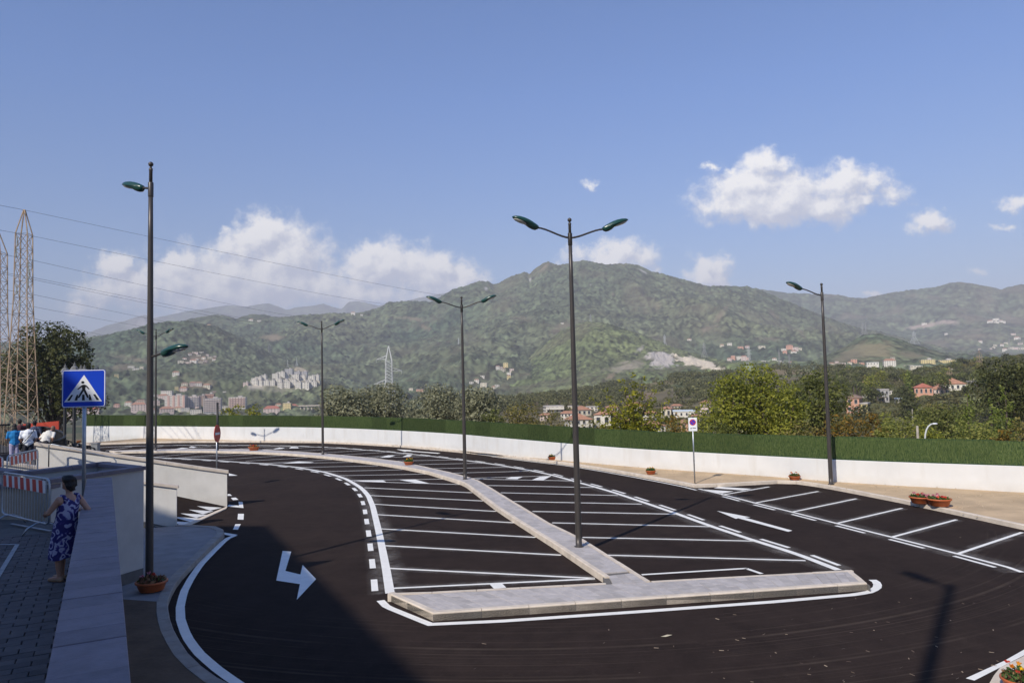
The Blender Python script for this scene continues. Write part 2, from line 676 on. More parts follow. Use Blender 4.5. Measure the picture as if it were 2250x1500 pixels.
BR, ROCK, PALE, GRASS = (.20, .16, .105), (.40, .38, .34), (.50, .44, .35), (.22, .19, .105)
sky_main = [(100, 760), (640, 703), (760, 696), (790, 694), (810, 689), (840, 680), (857, 668), (900, 666), (950, 667), (985, 650), (1000, 640), (1025, 632), (1045, 624), (1062, 619),
            (1078, 622), (1090, 627), (1102, 623), (1130, 608), (1150, 602), (1160, 599), (1170, 603), (1185, 590), (1200, 581), (1211, 577), (1222, 583),
            (1240, 586), (1262, 581), (1295, 579), (1330, 584), (1345, 587), (1370, 584), (1395, 586), (1415, 590), (1440, 602), (1470, 610), (1510, 622),
            (1540, 632), (1570, 637), (1610, 637), (1650, 638), (1670, 641), (1700, 652), (1750, 674), (1800, 694), (1850, 712), (1900, 730), (1960, 742),
            (2000, 750), (2060, 768), (2120, 786), (2180, 800), (2600, 850)]
main_patch = [(1068, 634, 5, 6, 20, ROCK, .9, 6), (1165, 616, 3, 6, 0, ROCK, .8, 6), (1196, 588, 16, 3, -40, BR, .6, 4), (1412, 596, 15, 3, 25, ROCK, .7, 4),
              (1298, 627, 3, 4, 0, ROCK, .9, 5), (1347, 645, 4, 3, 0, BR, .9, 5), (1228, 722, 40, 10, -25, BR, 1.2, 2),
              (1585, 690, 36, 8, -50, BR, 1.0, 2), (1555, 722, 24, 6, -20, BR, 1.0, 2), (1212, 782, 22, 9, -10, BR, 1.1, 2), (1150, 700, 40, 9, 0, BR, 1.6, 2),
              (1180, 822, 30, 6, 0, BR, 1.0, 1), (1445, 676, 8, 12, 0, BR, 1.8, 3), (900, 700, 50, 4, 5, BR, .9, 1), (935, 720, 22, 5, 20, BR, 1.0, 1),
              (600, 742, 26, 10, 0, BR, .6, 1), (450, 770, 60, 16, 0, BR, 1.2, 1),
              (1700, 690, 26, 6, 40, BR, 1.2, 2), (1690, 745, 40, 7, 0, BR, 1.4, 1), (1760, 730, 18, 6, 50, BR, 1.2, 1)]
main = Ridge('mountain', -60, 2420, 1150, [
    (1180, ('z', VALLEY_Z - 3)),
    (1480, [(0, 876), (500, 868), (700, 862), (1100, 850), (1500, 838), (2250, 824)]),
    (1900, [(0, 830), (400, 820), (700, 805), (900, 795), (1100, 775), (1400, 755), (1700, 770), (2250, 815)]),
    (2450, [(0, 790), (400, 772), (640, 748), (900, 728), (1100, 690), (1300, 665), (1600, 690), (1800, 745), (2000, 790), (2250, 812)]),
    (3000, sky_main), (3500, ('drop', 220))], 330, gully=(165, 400), rough=(17, 8), seed=3, dry=.12, patches=main_patch)
left_hill = Ridge('wooded_hill', -80, 800, 420, [
    (1150, ('z', VALLEY_Z - 2)),
    (1300, [(0, 872), (300, 868), (500, 866), (640, 868), (800, 872)]),
    (1750, [(0, 810), (200, 800), (400, 775), (560, 790), (800, 850)]),
    (2150, [(-100, 790), (150, 762), (200, 745), (250, 736), (300, 724), (345, 714), (390, 711), (430, 713), (470, 722), (520, 740), (580, 768), (700, 815), (820, 860)]),
    (2500, ('drop', 150))], 230, gully=(85, 270), rough=(14, 7), seed=21, dry=.07,
    patches=[(560, 848, 24, 7, 0, PALE, .6, 1), (668, 811, 34, 10, 0, (.40, .33, .22), .4, 2), (640, 838, 80, 22, -8, (.30, .27, .2), .8, 1), (435, 790, 40, 14, 0, BR, .8, 1), (430, 845, 50, 10, 0, BR, .8, 1), (270, 808, 40, 8, 0, BR, .8, 1), (300, 790, 60, 8, 10, BR, 1.2, 1)])
left_back = Ridge('green_hill', 250, 860, 260, [
    (2500, ('z', 20)), (2750, [(250, 745), (420, 730), (560, 722), (860, 730)]),
    (3100, [(250, 740), (380, 716), (415, 703), (450, 697), (472, 693), (497, 696), (520, 703), (535, 697), (555, 693), (582, 693), (600, 698), (640, 701), (700, 708), (780, 712), (860, 720)]),
    (3500, ('drop', 200))], 90, gully=(40, 240), rough=(7, 9), seed=31, dry=.12, patches=[(560, 720, 30, 6, 0, BR, .7, 1)])
spur = Ridge('quarry_hill', 1120, 1760, 520, [
    (1050, ('z', VALLEY_Z - 2)), (1180, [(1100, 862), (1250, 850), (1400, 838), (1600, 820), (1760, 815)]),
    (1480, [(1100, 850), (1200, 815), (1290, 780), (1400, 782), (1500, 798), (1600, 808), (1760, 815)]),
    (1780, [(1100, 850), (1140, 808), (1190, 765), (1230, 733), (1265, 716), (1295, 708), (1335, 712), (1380, 728), (1420, 742), (1450, 752), (1480, 765), (1530, 780), (1580, 793), (1640, 806), (1760, 815)]),
    (2050, ('drop', 90))], 190, gully=(45, 200), rough=(11, 6), seed=41, dry=.14, col=(.058, .073, .030),
    patches=[(1455, 791, 34, 17, 5, (.42, .38, .34), .25, 16), (1530, 797, 58, 10, 12, (.62, .53, .40), .25, 9), (1375, 806, 50, 12, -12, (.29, .25, .18), .6, 2), (1340, 828, 18, 7, -30, BR, .6, 1), (1405, 768, 16, 5, -40, (.36, .33, .27), .8, 3)])
dry_hill = Ridge('dry_grass_hill', 1740, 2270, 380, [
    (1000, ('z', VALLEY_Z - 2)), (1120, [(1740, 815), (2000, 808), (2270, 805)]), (1320, [(1740, 812), (1850, 785), (1950, 772), (2100, 795), (2270, 805)]),
    (1560, [(1740, 812), (1790, 798), (1830, 778), (1870, 756), (1890, 743), (1908, 736), (1935, 735), (1975, 745), (2010, 757), (2060, 772), (2110, 787), (2180, 798), (2270, 803)]),
    (1800, ('drop', 80))], 150, gully=(26, 150), rough=(7, 7), seed=51, dry=.3, patches=[(1915, 770, 66, 22, 0, GRASS, .5, 1), (1860, 785, 40, 14, -20, (.17, .15, .09), .6, 1), (2000, 780, 40, 10, 10, (.17, .15, .09), .7, 1)])
back = Ridge('far_ridge', 1480, 2420, 460, [
    (3000, ('z', VALLEY_Z - 3)), (3400, [(1480, 790), (2000, 775), (2420, 765)]), (4000, [(1480, 740), (1900, 720), (2100, 712), (2420, 700)]),
    (4700, [(1480, 655), (1600, 641), (1660, 637), (1700, 640), (1740, 645), (1800, 648), (1850, 650), (1880, 656), (1903, 658), (1930, 654), (1970, 645), (2000, 641), (2030, 636), (2060, 632),
            (2085, 627), (2100, 622), (2118, 620), (2150, 624), (2190, 632), (2212, 637), (2230, 631), (2250, 626), (2420, 610)]),
    (5300, ('drop', 350))], 150, gully=(150, 480), rough=(14, 13), seed=61, dry=.25,
    patches=[(2035, 715, 52, 6, -10, (.36, .28, .22), .5, 2), (2085, 708, 30, 5, 0, (.36, .28, .22), .5, 2), (2170, 660, 40, 30, 60, BR, 1.9, 2), (2150, 740, 80, 12, 0, BR, 1.6, 2), (2220, 700, 50, 14, 10, BR, 1.6, 2)])
peaks = Ridge('distant_peaks', -900, 1120, 640, [
    (7400, ('z', -40)), (7900, [(-900, 810), (-60, 790), (1120, 780)]),
    (9000, [(-900, 800), (-500, 770), (-60, 760), (180, 738), (205, 728), (235, 716), (270, 707), (300, 697), (318, 692), (335, 700), (365, 694), (400, 686), (440, 680), (478, 674), (500, 671), (540, 674), (575, 668),
            (592, 667), (612, 674), (632, 682), (652, 676), (690, 672), (712, 667), (730, 674), (752, 679), (768, 664), (790, 662), (812, 666), (835, 672), (862, 667), (905, 659), (950, 650), (1010, 640), (1120, 640)]),
    (9900, ('drop', 500))], 70, gully=(220, 700), rough=(10, 30), seed=71, dry=.04, patches=[(318, 715, 50, 22, 0, (.34, .3, .26), .9, 20)])
mid = Ridge('village_hillside', 985, 2700, 700, [
    (150, ('z', -17)), (205, [(985, 965), (1500, 945), (1850, 935), (2250, 925), (2700, 910)]),
    (330, [(985, 915), (1200, 905), (1500, 895), (1850, 878), (2000, 868), (2250, 850), (2700, 830)]),
    (470, [(985, 893), (1200, 884), (1350, 868), (1500, 855), (1700, 840), (1900, 835), (2050, 832), (2250, 812), (2700, 790)]),
    (620, [(985, 900), (1040, 896), (1090, 884), (1130, 879), (1200, 872), (1260, 865), (1330, 851), (1370, 847), (1430, 842), (1480, 832), (1530, 828), (1600, 826), (1650, 817), (1700, 812), (1760, 812),
           (1800, 815), (1850, 820), (1900, 826), (1950, 829), (1990, 831), (2030, 828), (2070, 820), (2110, 811), (2150, 803), (2200, 802), (2250, 797), (2700, 780)]),
    (760, ('drop', 40))], 180, gully=(9, 120), rough=(2.2, 4), seed=81, dry=.45, col=(.070, .072, .032),
    patches=[(1730, 815, 70, 12, 0, (.21, .165, .10), .4, 0), (1440, 845, 60, 22, -20, (.17, .14, .075), .5, 0), (1400, 870, 40, 12, 0, (.21, .15, .1), .5, 0), (1270, 888, 90, 6, 0, (.28, .2, .14), .5, 0), (1180, 884, 40, 8, 0, (.26, .18, .12), .6, 0),
             (2140, 818, 50, 10, 0, (.24, .17, .11), .6, 0), (2190, 805, 40, 12, 0, (.24, .17, .11), .6, 0), (2050, 838, 30, 8, 0, (.24, .17, .11), .6, 0)])

# ------------------------------------------------------------------ site materials
M_KERB = mat('kerb_concrete', (.62, .535, .44), .85, .14, 3.0, bump=.25, bscale=60)
M_PAVER = mat('paving_concrete', (.45, .415, .40), .85, .12, 5.0, bump=.25, bscale=70)
M_PAVER_B = mat('paving_concrete_worn', (.395, .365, .35), .85, .14, 4.0, bump=.25, bscale=70)
M_DARKPAV = mat('plaza_paving', (.105, .092, .092), .8, .2, 3.0, bump=.3, bscale=50)
M_DARKPAV_B = mat('plaza_paving_grey', (.08, .070, .070), .8, .2, 3.0, bump=.3, bscale=50)
M_COPING = mat('coping_stone', (.215, .185, .205), .7, .14, 5.0, bump=.25, bscale=40)
M_COPING_B = mat('coping_stone_dark', (.185, .16, .18), .7, .14, 5.0, bump=.25, bscale=40)
M_PLASTER = mat('white_plaster', (.67, .665, .65), .9, .05, .8, bump=.08, bscale=9)
M_RENDER = mat('grey_render', (.52, .50, .465), .9, .10, 1.2, bump=.12, bscale=14)
M_WHITEPAINT = mat('road_paint', (.80, .78, .73), .65, .06, 3.0, bump=.1, bscale=80)
_t = M_WHITEPAINT.node_tree
_n = _t.nodes.new('ShaderNodeTexNoise')
_n.inputs['Scale'].default_value = 7.0
_n.inputs['Detail'].default_value = 9
_n.inputs['Roughness'].default_value = .8
_g = _t.nodes.new('ShaderNodeNewGeometry')
_t.links.new(_g.outputs['Position'], _n.inputs['Vector'])
_r = _t.nodes.new('ShaderNodeMapRange')
_r.inputs['From Min'].default_value = .60
_r.inputs['From Max'].default_value = .72
_r.inputs['To Max'].default_value = .75
_t.links.new(_n.outputs['Fac'], _r.inputs['Value'])
_m = _t.nodes.new('ShaderNodeMix')
_m.data_type = 'RGBA'
_b = _t.nodes['Principled BSDF']
_src = _b.inputs['Base Color'].links[0].from_socket
_t.links.new(_r.outputs[0], _m.inputs[0])
_t.links.new(_src, _m.inputs[6])
_m.inputs[7].default_value = (.16, .14, .13, 1)
_t.links.new(_m.outputs[2], _b.inputs['Base Color'])
M_JOINT = mat('joint_sand', (.14, .13, .12), .95, .1, 8)
M_POLE = mat('pole_paint', (.075, .066, .060), .42, .08, 2.0, metal=.35)
M_LAMPGREEN = mat('lamp_green', (.012, .055, .042), .28, .1, 3.0, spec=.6)
M_LENS = mat('lamp_glass', (.55, .52, .45), .12, .05, 3.0, spec=.8)
M_GALV = mat('galvanised_steel', (.42, .44, .46), .38, .1, 9.0, metal=.75)
M_IRON = mat('black_iron', (.018, .017, .017), .5, .1, 5)
M_TERRA = mat('terracotta_plastic', (.46, .115, .035), .5, .1, 3.0)
M_EARTH = mat('pot_earth', (.10, .07, .045), .95, .3, 20)
M_WHITE = mat('white_sheet', (.82, .82, .82), .4, .02, 3)
M_RED = mat('sign_red', (.55, .02, .02), .4, .04, 3)
M_BLUE = mat('sign_blue', (.008, .055, .52), .35, .03, 3)
M_BLACK = mat('sign_black', (.012, .012, .014), .4, .03, 3)
M_GREY = mat('sign_back', (.30, .31, .32), .5, .06, 6, metal=.5)

# asphalt: near black, brownish, with dusty tyre arcs and swept dust
ma = bpy.data.materials.new('asphalt')
ma.use_nodes = True
t = ma.node_tree
b = t.nodes['Principled BSDF']
b.inputs['Roughness'].default_value = .9
b.inputs['Specular IOR Level'].default_value = .05
geo = t.nodes.new('ShaderNodeNewGeometry')


def tn(scale, detail=5, rough=.6, src=None, dist=0.0):
    n = t.nodes.new('ShaderNodeTexNoise')
    n.inputs['Scale'].default_value = scale
    n.inputs['Detail'].default_value = detail
    n.inputs['Roughness'].default_value = rough
    n.inputs['Distortion'].default_value = dist
    t.links.new(src or geo.outputs['Position'], n.inputs['Vector'])
    return n.outputs['Fac']


def tm(op, a, b=None, c=None, clamp=False):
    m = t.nodes.new('ShaderNodeMath')
    m.operation = op
    m.use_clamp = clamp
    for k, s in enumerate((a, b, c)):
        if s is None:
            continue
        if isinstance(s, (int, float)):
            m.inputs[k].default_value = s
        else:
            t.links.new(s, m.inputs[k])
    return m.outputs[0]


def tmix(fac, a, b):
    m = t.nodes.new('ShaderNodeMix')
    m.data_type = 'RGBA'
    for k, s in ((0, fac), (6, a), (7, b)):
        if isinstance(s, (tuple, list)):
            m.inputs[k].default_value = (*s, 1)
        elif isinstance(s, (int, float)):
            m.inputs[k].default_value = s
        else:
            t.links.new(s, m.inputs[k])
    return m.outputs[2]


grain = tn(90, 3, .7)
big = tn(.35, 4, .6)
mid_n = tn(2.2, 4, .6)
base = tmix(tm('MULTIPLY_ADD', grain, 1.6, -.3, clamp=True), (.012, .0082, .0074), (.036, .0255, .0225))
aggr = tn(11, 6, .85)
base = tmix(tm('MULTIPLY_ADD', aggr, 4.0, -2.1, clamp=True), base, (.058, .044, .040))
rmap = t.nodes.new('ShaderNodeMapping')
rmap.inputs['Rotation'].default_value = (0, 0, math.radians(-33))
rmap.inputs['Scale'].default_value = (1.1, .035, 1)
t.links.new(geo.outputs['Position'], rmap.inputs['Vector'])
lanes_n = tn(1.0, 3, .6, rmap.outputs[0])
base = tmix(tm('MULTIPLY_ADD', lanes_n, 2.2, -.85, clamp=True), tmix(.35, base, (.008, .006, .0055)), base)
base = tmix(tm('MULTIPLY_ADD', tm('ADD', big, mid_n), 1.0, -.62, clamp=True), base, (.043, .030, .0255))
# tyre arcs round the turn at the near right
sub = t.nodes.new('ShaderNodeVectorMath')
sub.operation = 'SUBTRACT'
t.links.new(geo.outputs['Position'], sub.inputs[0])
sub.inputs[1].default_value = (.8, 31.0, 0)
ln = t.nodes.new('ShaderNodeVectorMath')
ln.operation = 'LENGTH'
t.links.new(sub.outputs[0], ln.inputs[0])
cmb = t.nodes.new('ShaderNodeCombineXYZ')
t.links.new(tm('MULTIPLY', ln.outputs['Value'], 9.0), cmb.inputs[0])
arcs = tn(1.0, 4, .75, cmb.outputs[0])
gate = t.nodes.new('ShaderNodeMapRange')
gate.inputs['From Min'].default_value = 15.2
gate.inputs['From Max'].default_value = 16.6
t.links.new(ln.outputs['Value'], gate.inputs['Value'])
gate2 = t.nodes.new('ShaderNodeMapRange')
gate2.inputs['From Min'].default_value = 21.5
gate2.inputs['From Max'].default_value = 18.0
t.links.new(ln.outputs['Value'], gate2.inputs['Value'])
patchy = tm('MULTIPLY_ADD', tn(.5, 3, .6), 4.5, -1.6, clamp=True)
am = tm('MULTIPLY', tm('MULTIPLY', tm('MULTIPLY_ADD', arcs, 9.0, -4.7, clamp=True), gate.outputs[0]), tm('MULTIPLY', gate2.outputs[0], patchy))
speck = tm('MULTIPLY_ADD', tn(26, 3, .8), 6.0, -3.6, clamp=True)
am = tm('MULTIPLY', am, tm('MULTIPLY_ADD', speck, .7, .3))
base = tmix(tm('MULTIPLY', am, .9, None, True), base, (.25, .195, .145))
dust = tm('MULTIPLY', tm('MULTIPLY_ADD', tn(.9, 6, .7, None, 1.5), 5.0, -2.95, clamp=True), tm('MULTIPLY_ADD', tn(14, 4, .8), 3.0, -1.3, clamp=True))
base = tmix(tm('MULTIPLY', dust, .55), base, (.13, .098, .075))
t.links.new(base, b.inputs['Base Color'])
bp = t.nodes.new('ShaderNodeBump')
bp.inputs['Strength'].default_value = .35
bp.inputs['Distance'].default_value = .01
t.links.new(grain, bp.inputs['Height'])
t.links.new(bp.outputs[0], b.inputs['Normal'])
M_ASPHALT = ma

M_SOIL = mat('dry_soil', (.50, .365, .225), .95, .18, .9, bump=.6, bscale=9, coords='World')
M_DARKSOIL = mat('bed_soil', (.105, .07, .045), .95, .25, 1.5, bump=.6, bscale=9, coords='World')

# ------------------------------------------------------------------ outlines surveyed from the photo
wall_base_px = [(187, 961), (277, 962), (384, 964), (472, 966), (540, 967.5), (620, 968), (700, 969), (780, 972), (892, 978.5), (960, 984), (1020, 990), (1080, 997), (1192, 1007.5), (1274, 1015),
                (1360, 1023), (1444, 1030), (1578, 1039), (1720, 1049), (1810, 1056.5), (1970, 1067), (2103, 1074.5), (2250, 1082)]
wall_pts = [Vector((p.x, p.y)) for p in GG(wall_base_px, .15)]
e = wall_pts[-1] - wall_pts[-2]
wall_pts += [wall_pts[-1] + e * 1.5, wall_pts[-1] + e * 4.0]
kerb_px = [(150, 979), (200, 977.5), (336, 973.5), (408, 972.3), (560, 972), (700, 973), (780, 976.5), (876, 982), (960, 989.5), (1020, 995), (1080, 1001.5), (1160, 1011.5), (1233, 1020), (1276, 1026), (1334, 1035.5),
           (1400, 1047), (1460, 1058.5), (1500, 1066), (1527, 1071.5)]
kerb_left = [Vector((p.x, p.y)) for p in GG(kerb_px)]
kerb_right = [Vector((p.x, p.y)) for p in GG([(1527, 1071.5), (1600, 1068.5), (1680, 1063.8), (1733, 1061), (1800, 1070), (1882, 1085.5), (1982, 1105.5), (2100, 1131), (2250, 1164)])]
e = (kerb_right[-1] - kerb_right[-3]).normalized()
kerb_right += [kerb_right[-1] + e * 6, kerb_right[-1] + e * 14]
outer = kerb_left + kerb_right[1:]


def offset(poly, d):
    """Polyline moved to its left by d."""
    out = []
    for i, p in enumerate(poly):
        a = poly[max(i - 1, 0)]
        c = poly[min(i + 1, len(poly) - 1)]
        tg = (c - a).normalized()
        n = Vector((-tg.y, tg.x))
        k = 1.0
        if 0 < i < len(poly) - 1:
            t1 = (p - a).normalized()
            k = 1.0 / max(.5, abs(n.dot(Vector((-t1.y, t1.x)))))
        out.append(p + n * d * k)
    return out


def resample(poly, step):
    out, acc = [poly[0].copy()], 0.0
    for a, c in zip(poly[:-1], poly[1:]):
        L_ = (c - a).length
        s = step - acc
        while s <= L_:
            out.append(a + (c - a) * (s / L_))
            s += step
        acc = (acc + L_) % step if L_ > 0 else acc
        acc = L_ - (s - step)
    if (out[-1] - poly[-1]).length > step * .3:
        out.append(poly[-1].copy())
    else:
        out[-1] = poly[-1].copy()
    return out


# ------------------------------------------------------------------ asphalt, soil beds
lot = thing('car_park', 'black asphalt car park with fresh white bay lines and arrows', 'car park', kind='structure')
pa = [Vector((-60, -15)), ] + [Vector((-62, kerb_left[0].y + 3))] + outer + [Vector((outer[-1].x, -15))]
sheet = MB()
sheet.add([(p.x, p.y, 0) for p in pa], [tuple(range(len(pa)))[::-1]])
so = sheet.build('asphalt', M_ASPHALT, lot)
bm = bmesh.new()
bm.from_mesh(so.data)
bmesh.ops.triangulate(bm, faces=bm.faces[:])
bm.normal_update()
for f in bm.faces:
    if f.normal.z < 0:
        f.normal_flip()
bm.to_mesh(so.data)
bm.free()

# soil strip between kerb and white wall: built as a fine strip so it can be uneven
fine_w = resample(wall_pts, .9)
inner_k = offset(outer, .12)
fine_k = resample(inner_k, .5)


def nearest_on(poly, p):
    best, bd = None, 1e9
    for a, c in zip(poly[:-1], poly[1:]):
        ab = c - a
        tt = max(0, min(1, (p - a).dot(ab) / max(ab.length_squared, 1e-9)))
        q = a + ab * tt
        d = (q - p).length
        if d < bd:
            bd, best = d, q
    return best


sv, sf = [], []
rows = 9
for p in fine_k:
    q = nearest_on(wall_pts, p)
    dirv = q - p
    q = q + dirv.normalized() * .15 if dirv.length > .01 else q
    for r in range(rows):
        tt = r / (rows - 1)
        w = p + (q - p) * tt
        h = .115 if r == 0 else .13 + .05 * (fbm(np.array([w.x * .8]), np.array([w.y * .8]), 4, 77)[0] - .4) + .03 * tt
        sv.append((w.x, w.y, h))
for i in range(len(fine_k) - 1):
    for r in range(rows - 1):
        a = i * rows + r
        sf.append((a, a + rows, a + rows + 1, a + 1))
soil = MB()
soil.add(sv, sf)
tag(soil.build('soil_bed', M_SOIL, smooth=True), kind='structure')

# pebbles on the soil bed and litter on the asphalt (too many and small to count)
pb = MB()
for k in range(1500):
    i = R.randrange(rows, len(sv) - rows)
    p = Vector(sv[i]) + Vector((R.uniform(-.3, .3), R.uniform(-.3, .3), 0))
    s = R.uniform(.012, .035)
    pb.add([(p.x - s, p.y, p.z), (p.x, p.y - s, p.z), (p.x + s, p.y, p.z), (p.x, p.y + s, p.z), (p.x, p.y, p.z + s * 1.2)], [(0, 1, 4), (1, 2, 4), (2, 3, 4), (3, 0, 4)])
tag(pb.build('pebbles', mat('pebble', (.42, .33, .23), .9, .3, 9)), 'pebbles and crumbs scattered over the sandy soil bed', 'pebbles', kind='stuff')


def kerb(name, poly, width=.15, height=.15, step=1.0, label=None, parent=None, side=1, material=None):
    """Row of kerb stones whose outer foot follows poly; each stone is a part."""
    root = parent or thing(name, label, 'kerb', kind='structure')
    pts = resample(poly, step)
    lo = offset(pts, width * side)
    for i in range(len(pts) - 1):
        a, c, d, e_ = pts[i], pts[i + 1], lo[i + 1], lo[i]
        g = .006
        dv = (c - a).normalized() * g
        dw = (d - e_).normalized() * g
        a, c, d, e_ = a + dv, c - dv, d - dw, e_ + dw
        h = height + R.uniform(-.004, .004)
        ch = .018
        a2, c2 = a + (e_ - a).normalized() * ch, c + (d - c).normalized() * ch
        vs = [(a.x, a.y, -.05), (c.x, c.y, -.05), (d.x, d.y, -.05), (e_.x, e_.y, -.05),
              (a.x, a.y, h - ch), (c.x, c.y, h - ch), (c2.x, c2.y, h), (a2.x, a2.y, h), (d.x, d.y, h), (e_.x, e_.y, h)]
        fs = [(0, 1, 5, 4), (4, 5, 6, 7), (7, 6, 8, 9), (1, 2, 8, 6, 5), (2, 3, 9, 8), (3, 0, 4, 7, 9)]
        if side < 0:
            fs = [f[::-1] for f in fs]
        m = MB()
        m.add(vs, fs)
        m.build('kerb_stone', material or M_KERB, root)
    return root


kerb('kerb', kerb_left, label='long curving pale concrete kerb in front of the white wall', step=1.35)
kerb('kerb', kerb_right, label='straight pale concrete kerb behind the slanted bays beside the sandy bed', step=1.0)

# ------------------------------------------------------------------ white wall with green screen on top
wall_top_px = [(160, 936), (187, 936), (280, 936), (384, 936.5), (500, 937.5), (620, 938), (708, 939.5), (780, 941.5), (900, 947), (1000, 953), (1080, 960), (1160, 967), (1248, 974.5), (1360, 984), (1500, 991.5), (1620, 999), (1750, 1005.5), (1830, 1010), (2040, 1017), (2250, 1024), (2600, 1036)]
scr_top_px = [(160, 911), (187, 911), (500, 911.5), (620, 912), (708, 913), (800, 914.5), (900, 917.5), (1000, 922), (1142, 930), (1244, 936.5), (1347, 943), (1500, 949), (1600, 952.5), (1810, 956.5), (2020, 962), (2245, 967.5), (2600, 976)]


def top_at(p, tab):
    """Height above ground of a surveyed line over plan point p."""
    u, v = proj(np.array([p.x, p.y, 2.0]))
    y = np.interp(float(u), [a for a, _ in tab], [c for _, c in tab])
    d = ray(float(u), float(y))
    return EYE + d.z / math.hypot(d.x, d.y) * math.hypot(p.x, p.y)


fw = resample(wall_pts, 2.0)
wz = [top_at(p, wall_top_px) for p in fw]
sz = [top_at(p, scr_top_px) for p in fw]
ker = np.array([1, 2, 3, 2, 1]) / 9.0
def stain(m_):
    t_ = m_.node_tree
    b_ = t_.nodes['Principled BSDF']
    src_ = b_.inputs['Base Color'].links[0].from_socket
    g_ = t_.nodes.new('ShaderNodeNewGeometry')
    mp_ = t_.nodes.new('ShaderNodeMapping')
    mp_.inputs['Scale'].default_value = (1.6, 1.6, .12)
    n_ = t_.nodes.new('ShaderNodeTexNoise')
    n_.inputs['Scale'].default_value = 1.0
    n_.inputs['Detail'].default_value = 7
    n_.inputs['Roughness'].default_value = .65
    t_.links.new(g_.outputs['Position'], mp_.inputs['Vector'])
    t_.links.new(mp_.outputs[0], n_.inputs['Vector'])
    r_ = t_.nodes.new('ShaderNodeMapRange')
    r_.inputs['From Min'].default_value = .52
    r_.inputs['From Max'].default_value = .78
    r_.inputs['To Max'].default_value = .38
    t_.links.new(n_.outputs['Fac'], r_.inputs['Value'])
    s_ = t_.nodes.new('ShaderNodeSeparateXYZ')
    t_.links.new(g_.outputs['Position'], s_.inputs[0])
    z_ = t_.nodes.new('ShaderNodeMapRange')
    z_.inputs['From Min'].default_value = .55
    z_.inputs['From Max'].default_value = .12
    z_.inputs['To Max'].default_value = .55
    t_.links.new(s_.outputs['Z'], z_.inputs['Value'])
    n2_ = t_.nodes.new('ShaderNodeTexNoise')
    n2_.inputs['Scale'].default_value = 2.5
    n2_.inputs['Detail'].default_value = 6
    t_.links.new(g_.outputs['Position'], n2_.inputs['Vector'])
    zz_ = t_.nodes.new('ShaderNodeMath')
    zz_.operation = 'MULTIPLY'
    t_.links.new(z_.outputs[0], zz_.inputs[0])
    t_.links.new(n2_.outputs['Fac'], zz_.inputs[1])
    mx_ = t_.nodes.new('ShaderNodeMath')
    mx_.operation = 'MAXIMUM'
    t_.links.new(zz_.outputs[0], mx_.inputs[0])
    t_.links.new(r_.outputs[0], mx_.inputs[1])
    m2_ = t_.nodes.new('ShaderNodeMix')
    m2_.data_type = 'RGBA'
    t_.links.new(mx_.outputs[0], m2_.inputs[0])
    t_.links.new(src_, m2_.inputs[6])
    m2_.inputs[7].default_value = (.46, .40, .31, 1)
    t_.links.new(m2_.outputs[2], b_.inputs['Base Color'])


stain(M_PLASTER)
wz = list(np.convolve(np.pad(wz, 2, mode='edge'), ker, 'valid'))
sz = list(np.convolve(np.pad(sz, 2, mode='edge'), ker, 'valid'))
bw = offset(fw, .25)
bwall = thing('boundary_wall', 'long curved low white plastered wall round the far side of the car park', 'wall', (fw[len(fw) // 2].x, fw[len(fw) // 2].y, 0))
inv = Matrix.Translation(-bwall.location)
m = MB()
vs, fs = [], []
for p, q, z in zip(fw, bw, wz):
    vs += [(p.x, p.y, -1.2), (p.x, p.y, z - .015), (p.x + (q.x - p.x) * .06, p.y + (q.y - p.y) * .06, z), (q.x, q.y, z), (q.x, q.y, -4.0)]
for i in range(len(fw) - 1):
    for k in range(4):
        a = i * 5 + k
        fs.append((a, a + 5, a + 6, a + 1))
fs.append((0, 1, 2, 3, 4))
fs.append(tuple(range(len(vs) - 5, len(vs)))[::-1])
m.add([inv @ Vector(v) for v in vs], fs)
m.build('wall', M_PLASTER, bwall)

# green artificial hedge screen: panels of plastic blades on a backing, one panel per 2 m bay
M_SCREEN = mat('screen_backing', (.020, .048, .014), .8, .3, 8, stretch=(6, 6, 1))
M_BLADE = leaf_mat('screen_blade', (.040, .074, .019), (.125, .165, .058), .15)
_t = M_BLADE.node_tree
_oi = _t.nodes.new('ShaderNodeObjectInfo')
_hs = _t.nodes.new('ShaderNodeHueSaturation')
_mr = _t.nodes.new('ShaderNodeMapRange')
_mr.inputs['To Min'].default_value = .78
_mr.inputs['To Max'].default_value = 1.25
_t.links.new(_oi.outputs['Random'], _mr.inputs['Value'])
_t.links.new(_mr.outputs[0], _hs.inputs['Value'])
_rs = next(n for n in _t.nodes if n.type == 'VALTORGB').outputs[0]
for _l in list(_rs.links):
    _to = _l.to_socket
    _t.links.new(_hs.outputs[0], _to)
_t.links.new(_rs, _hs.inputs['Color'])
screen = thing('hedge_screen', 'dark green artificial hedge screen running along the top of the white wall', 'hedge screen', bwall.location)
protos = []
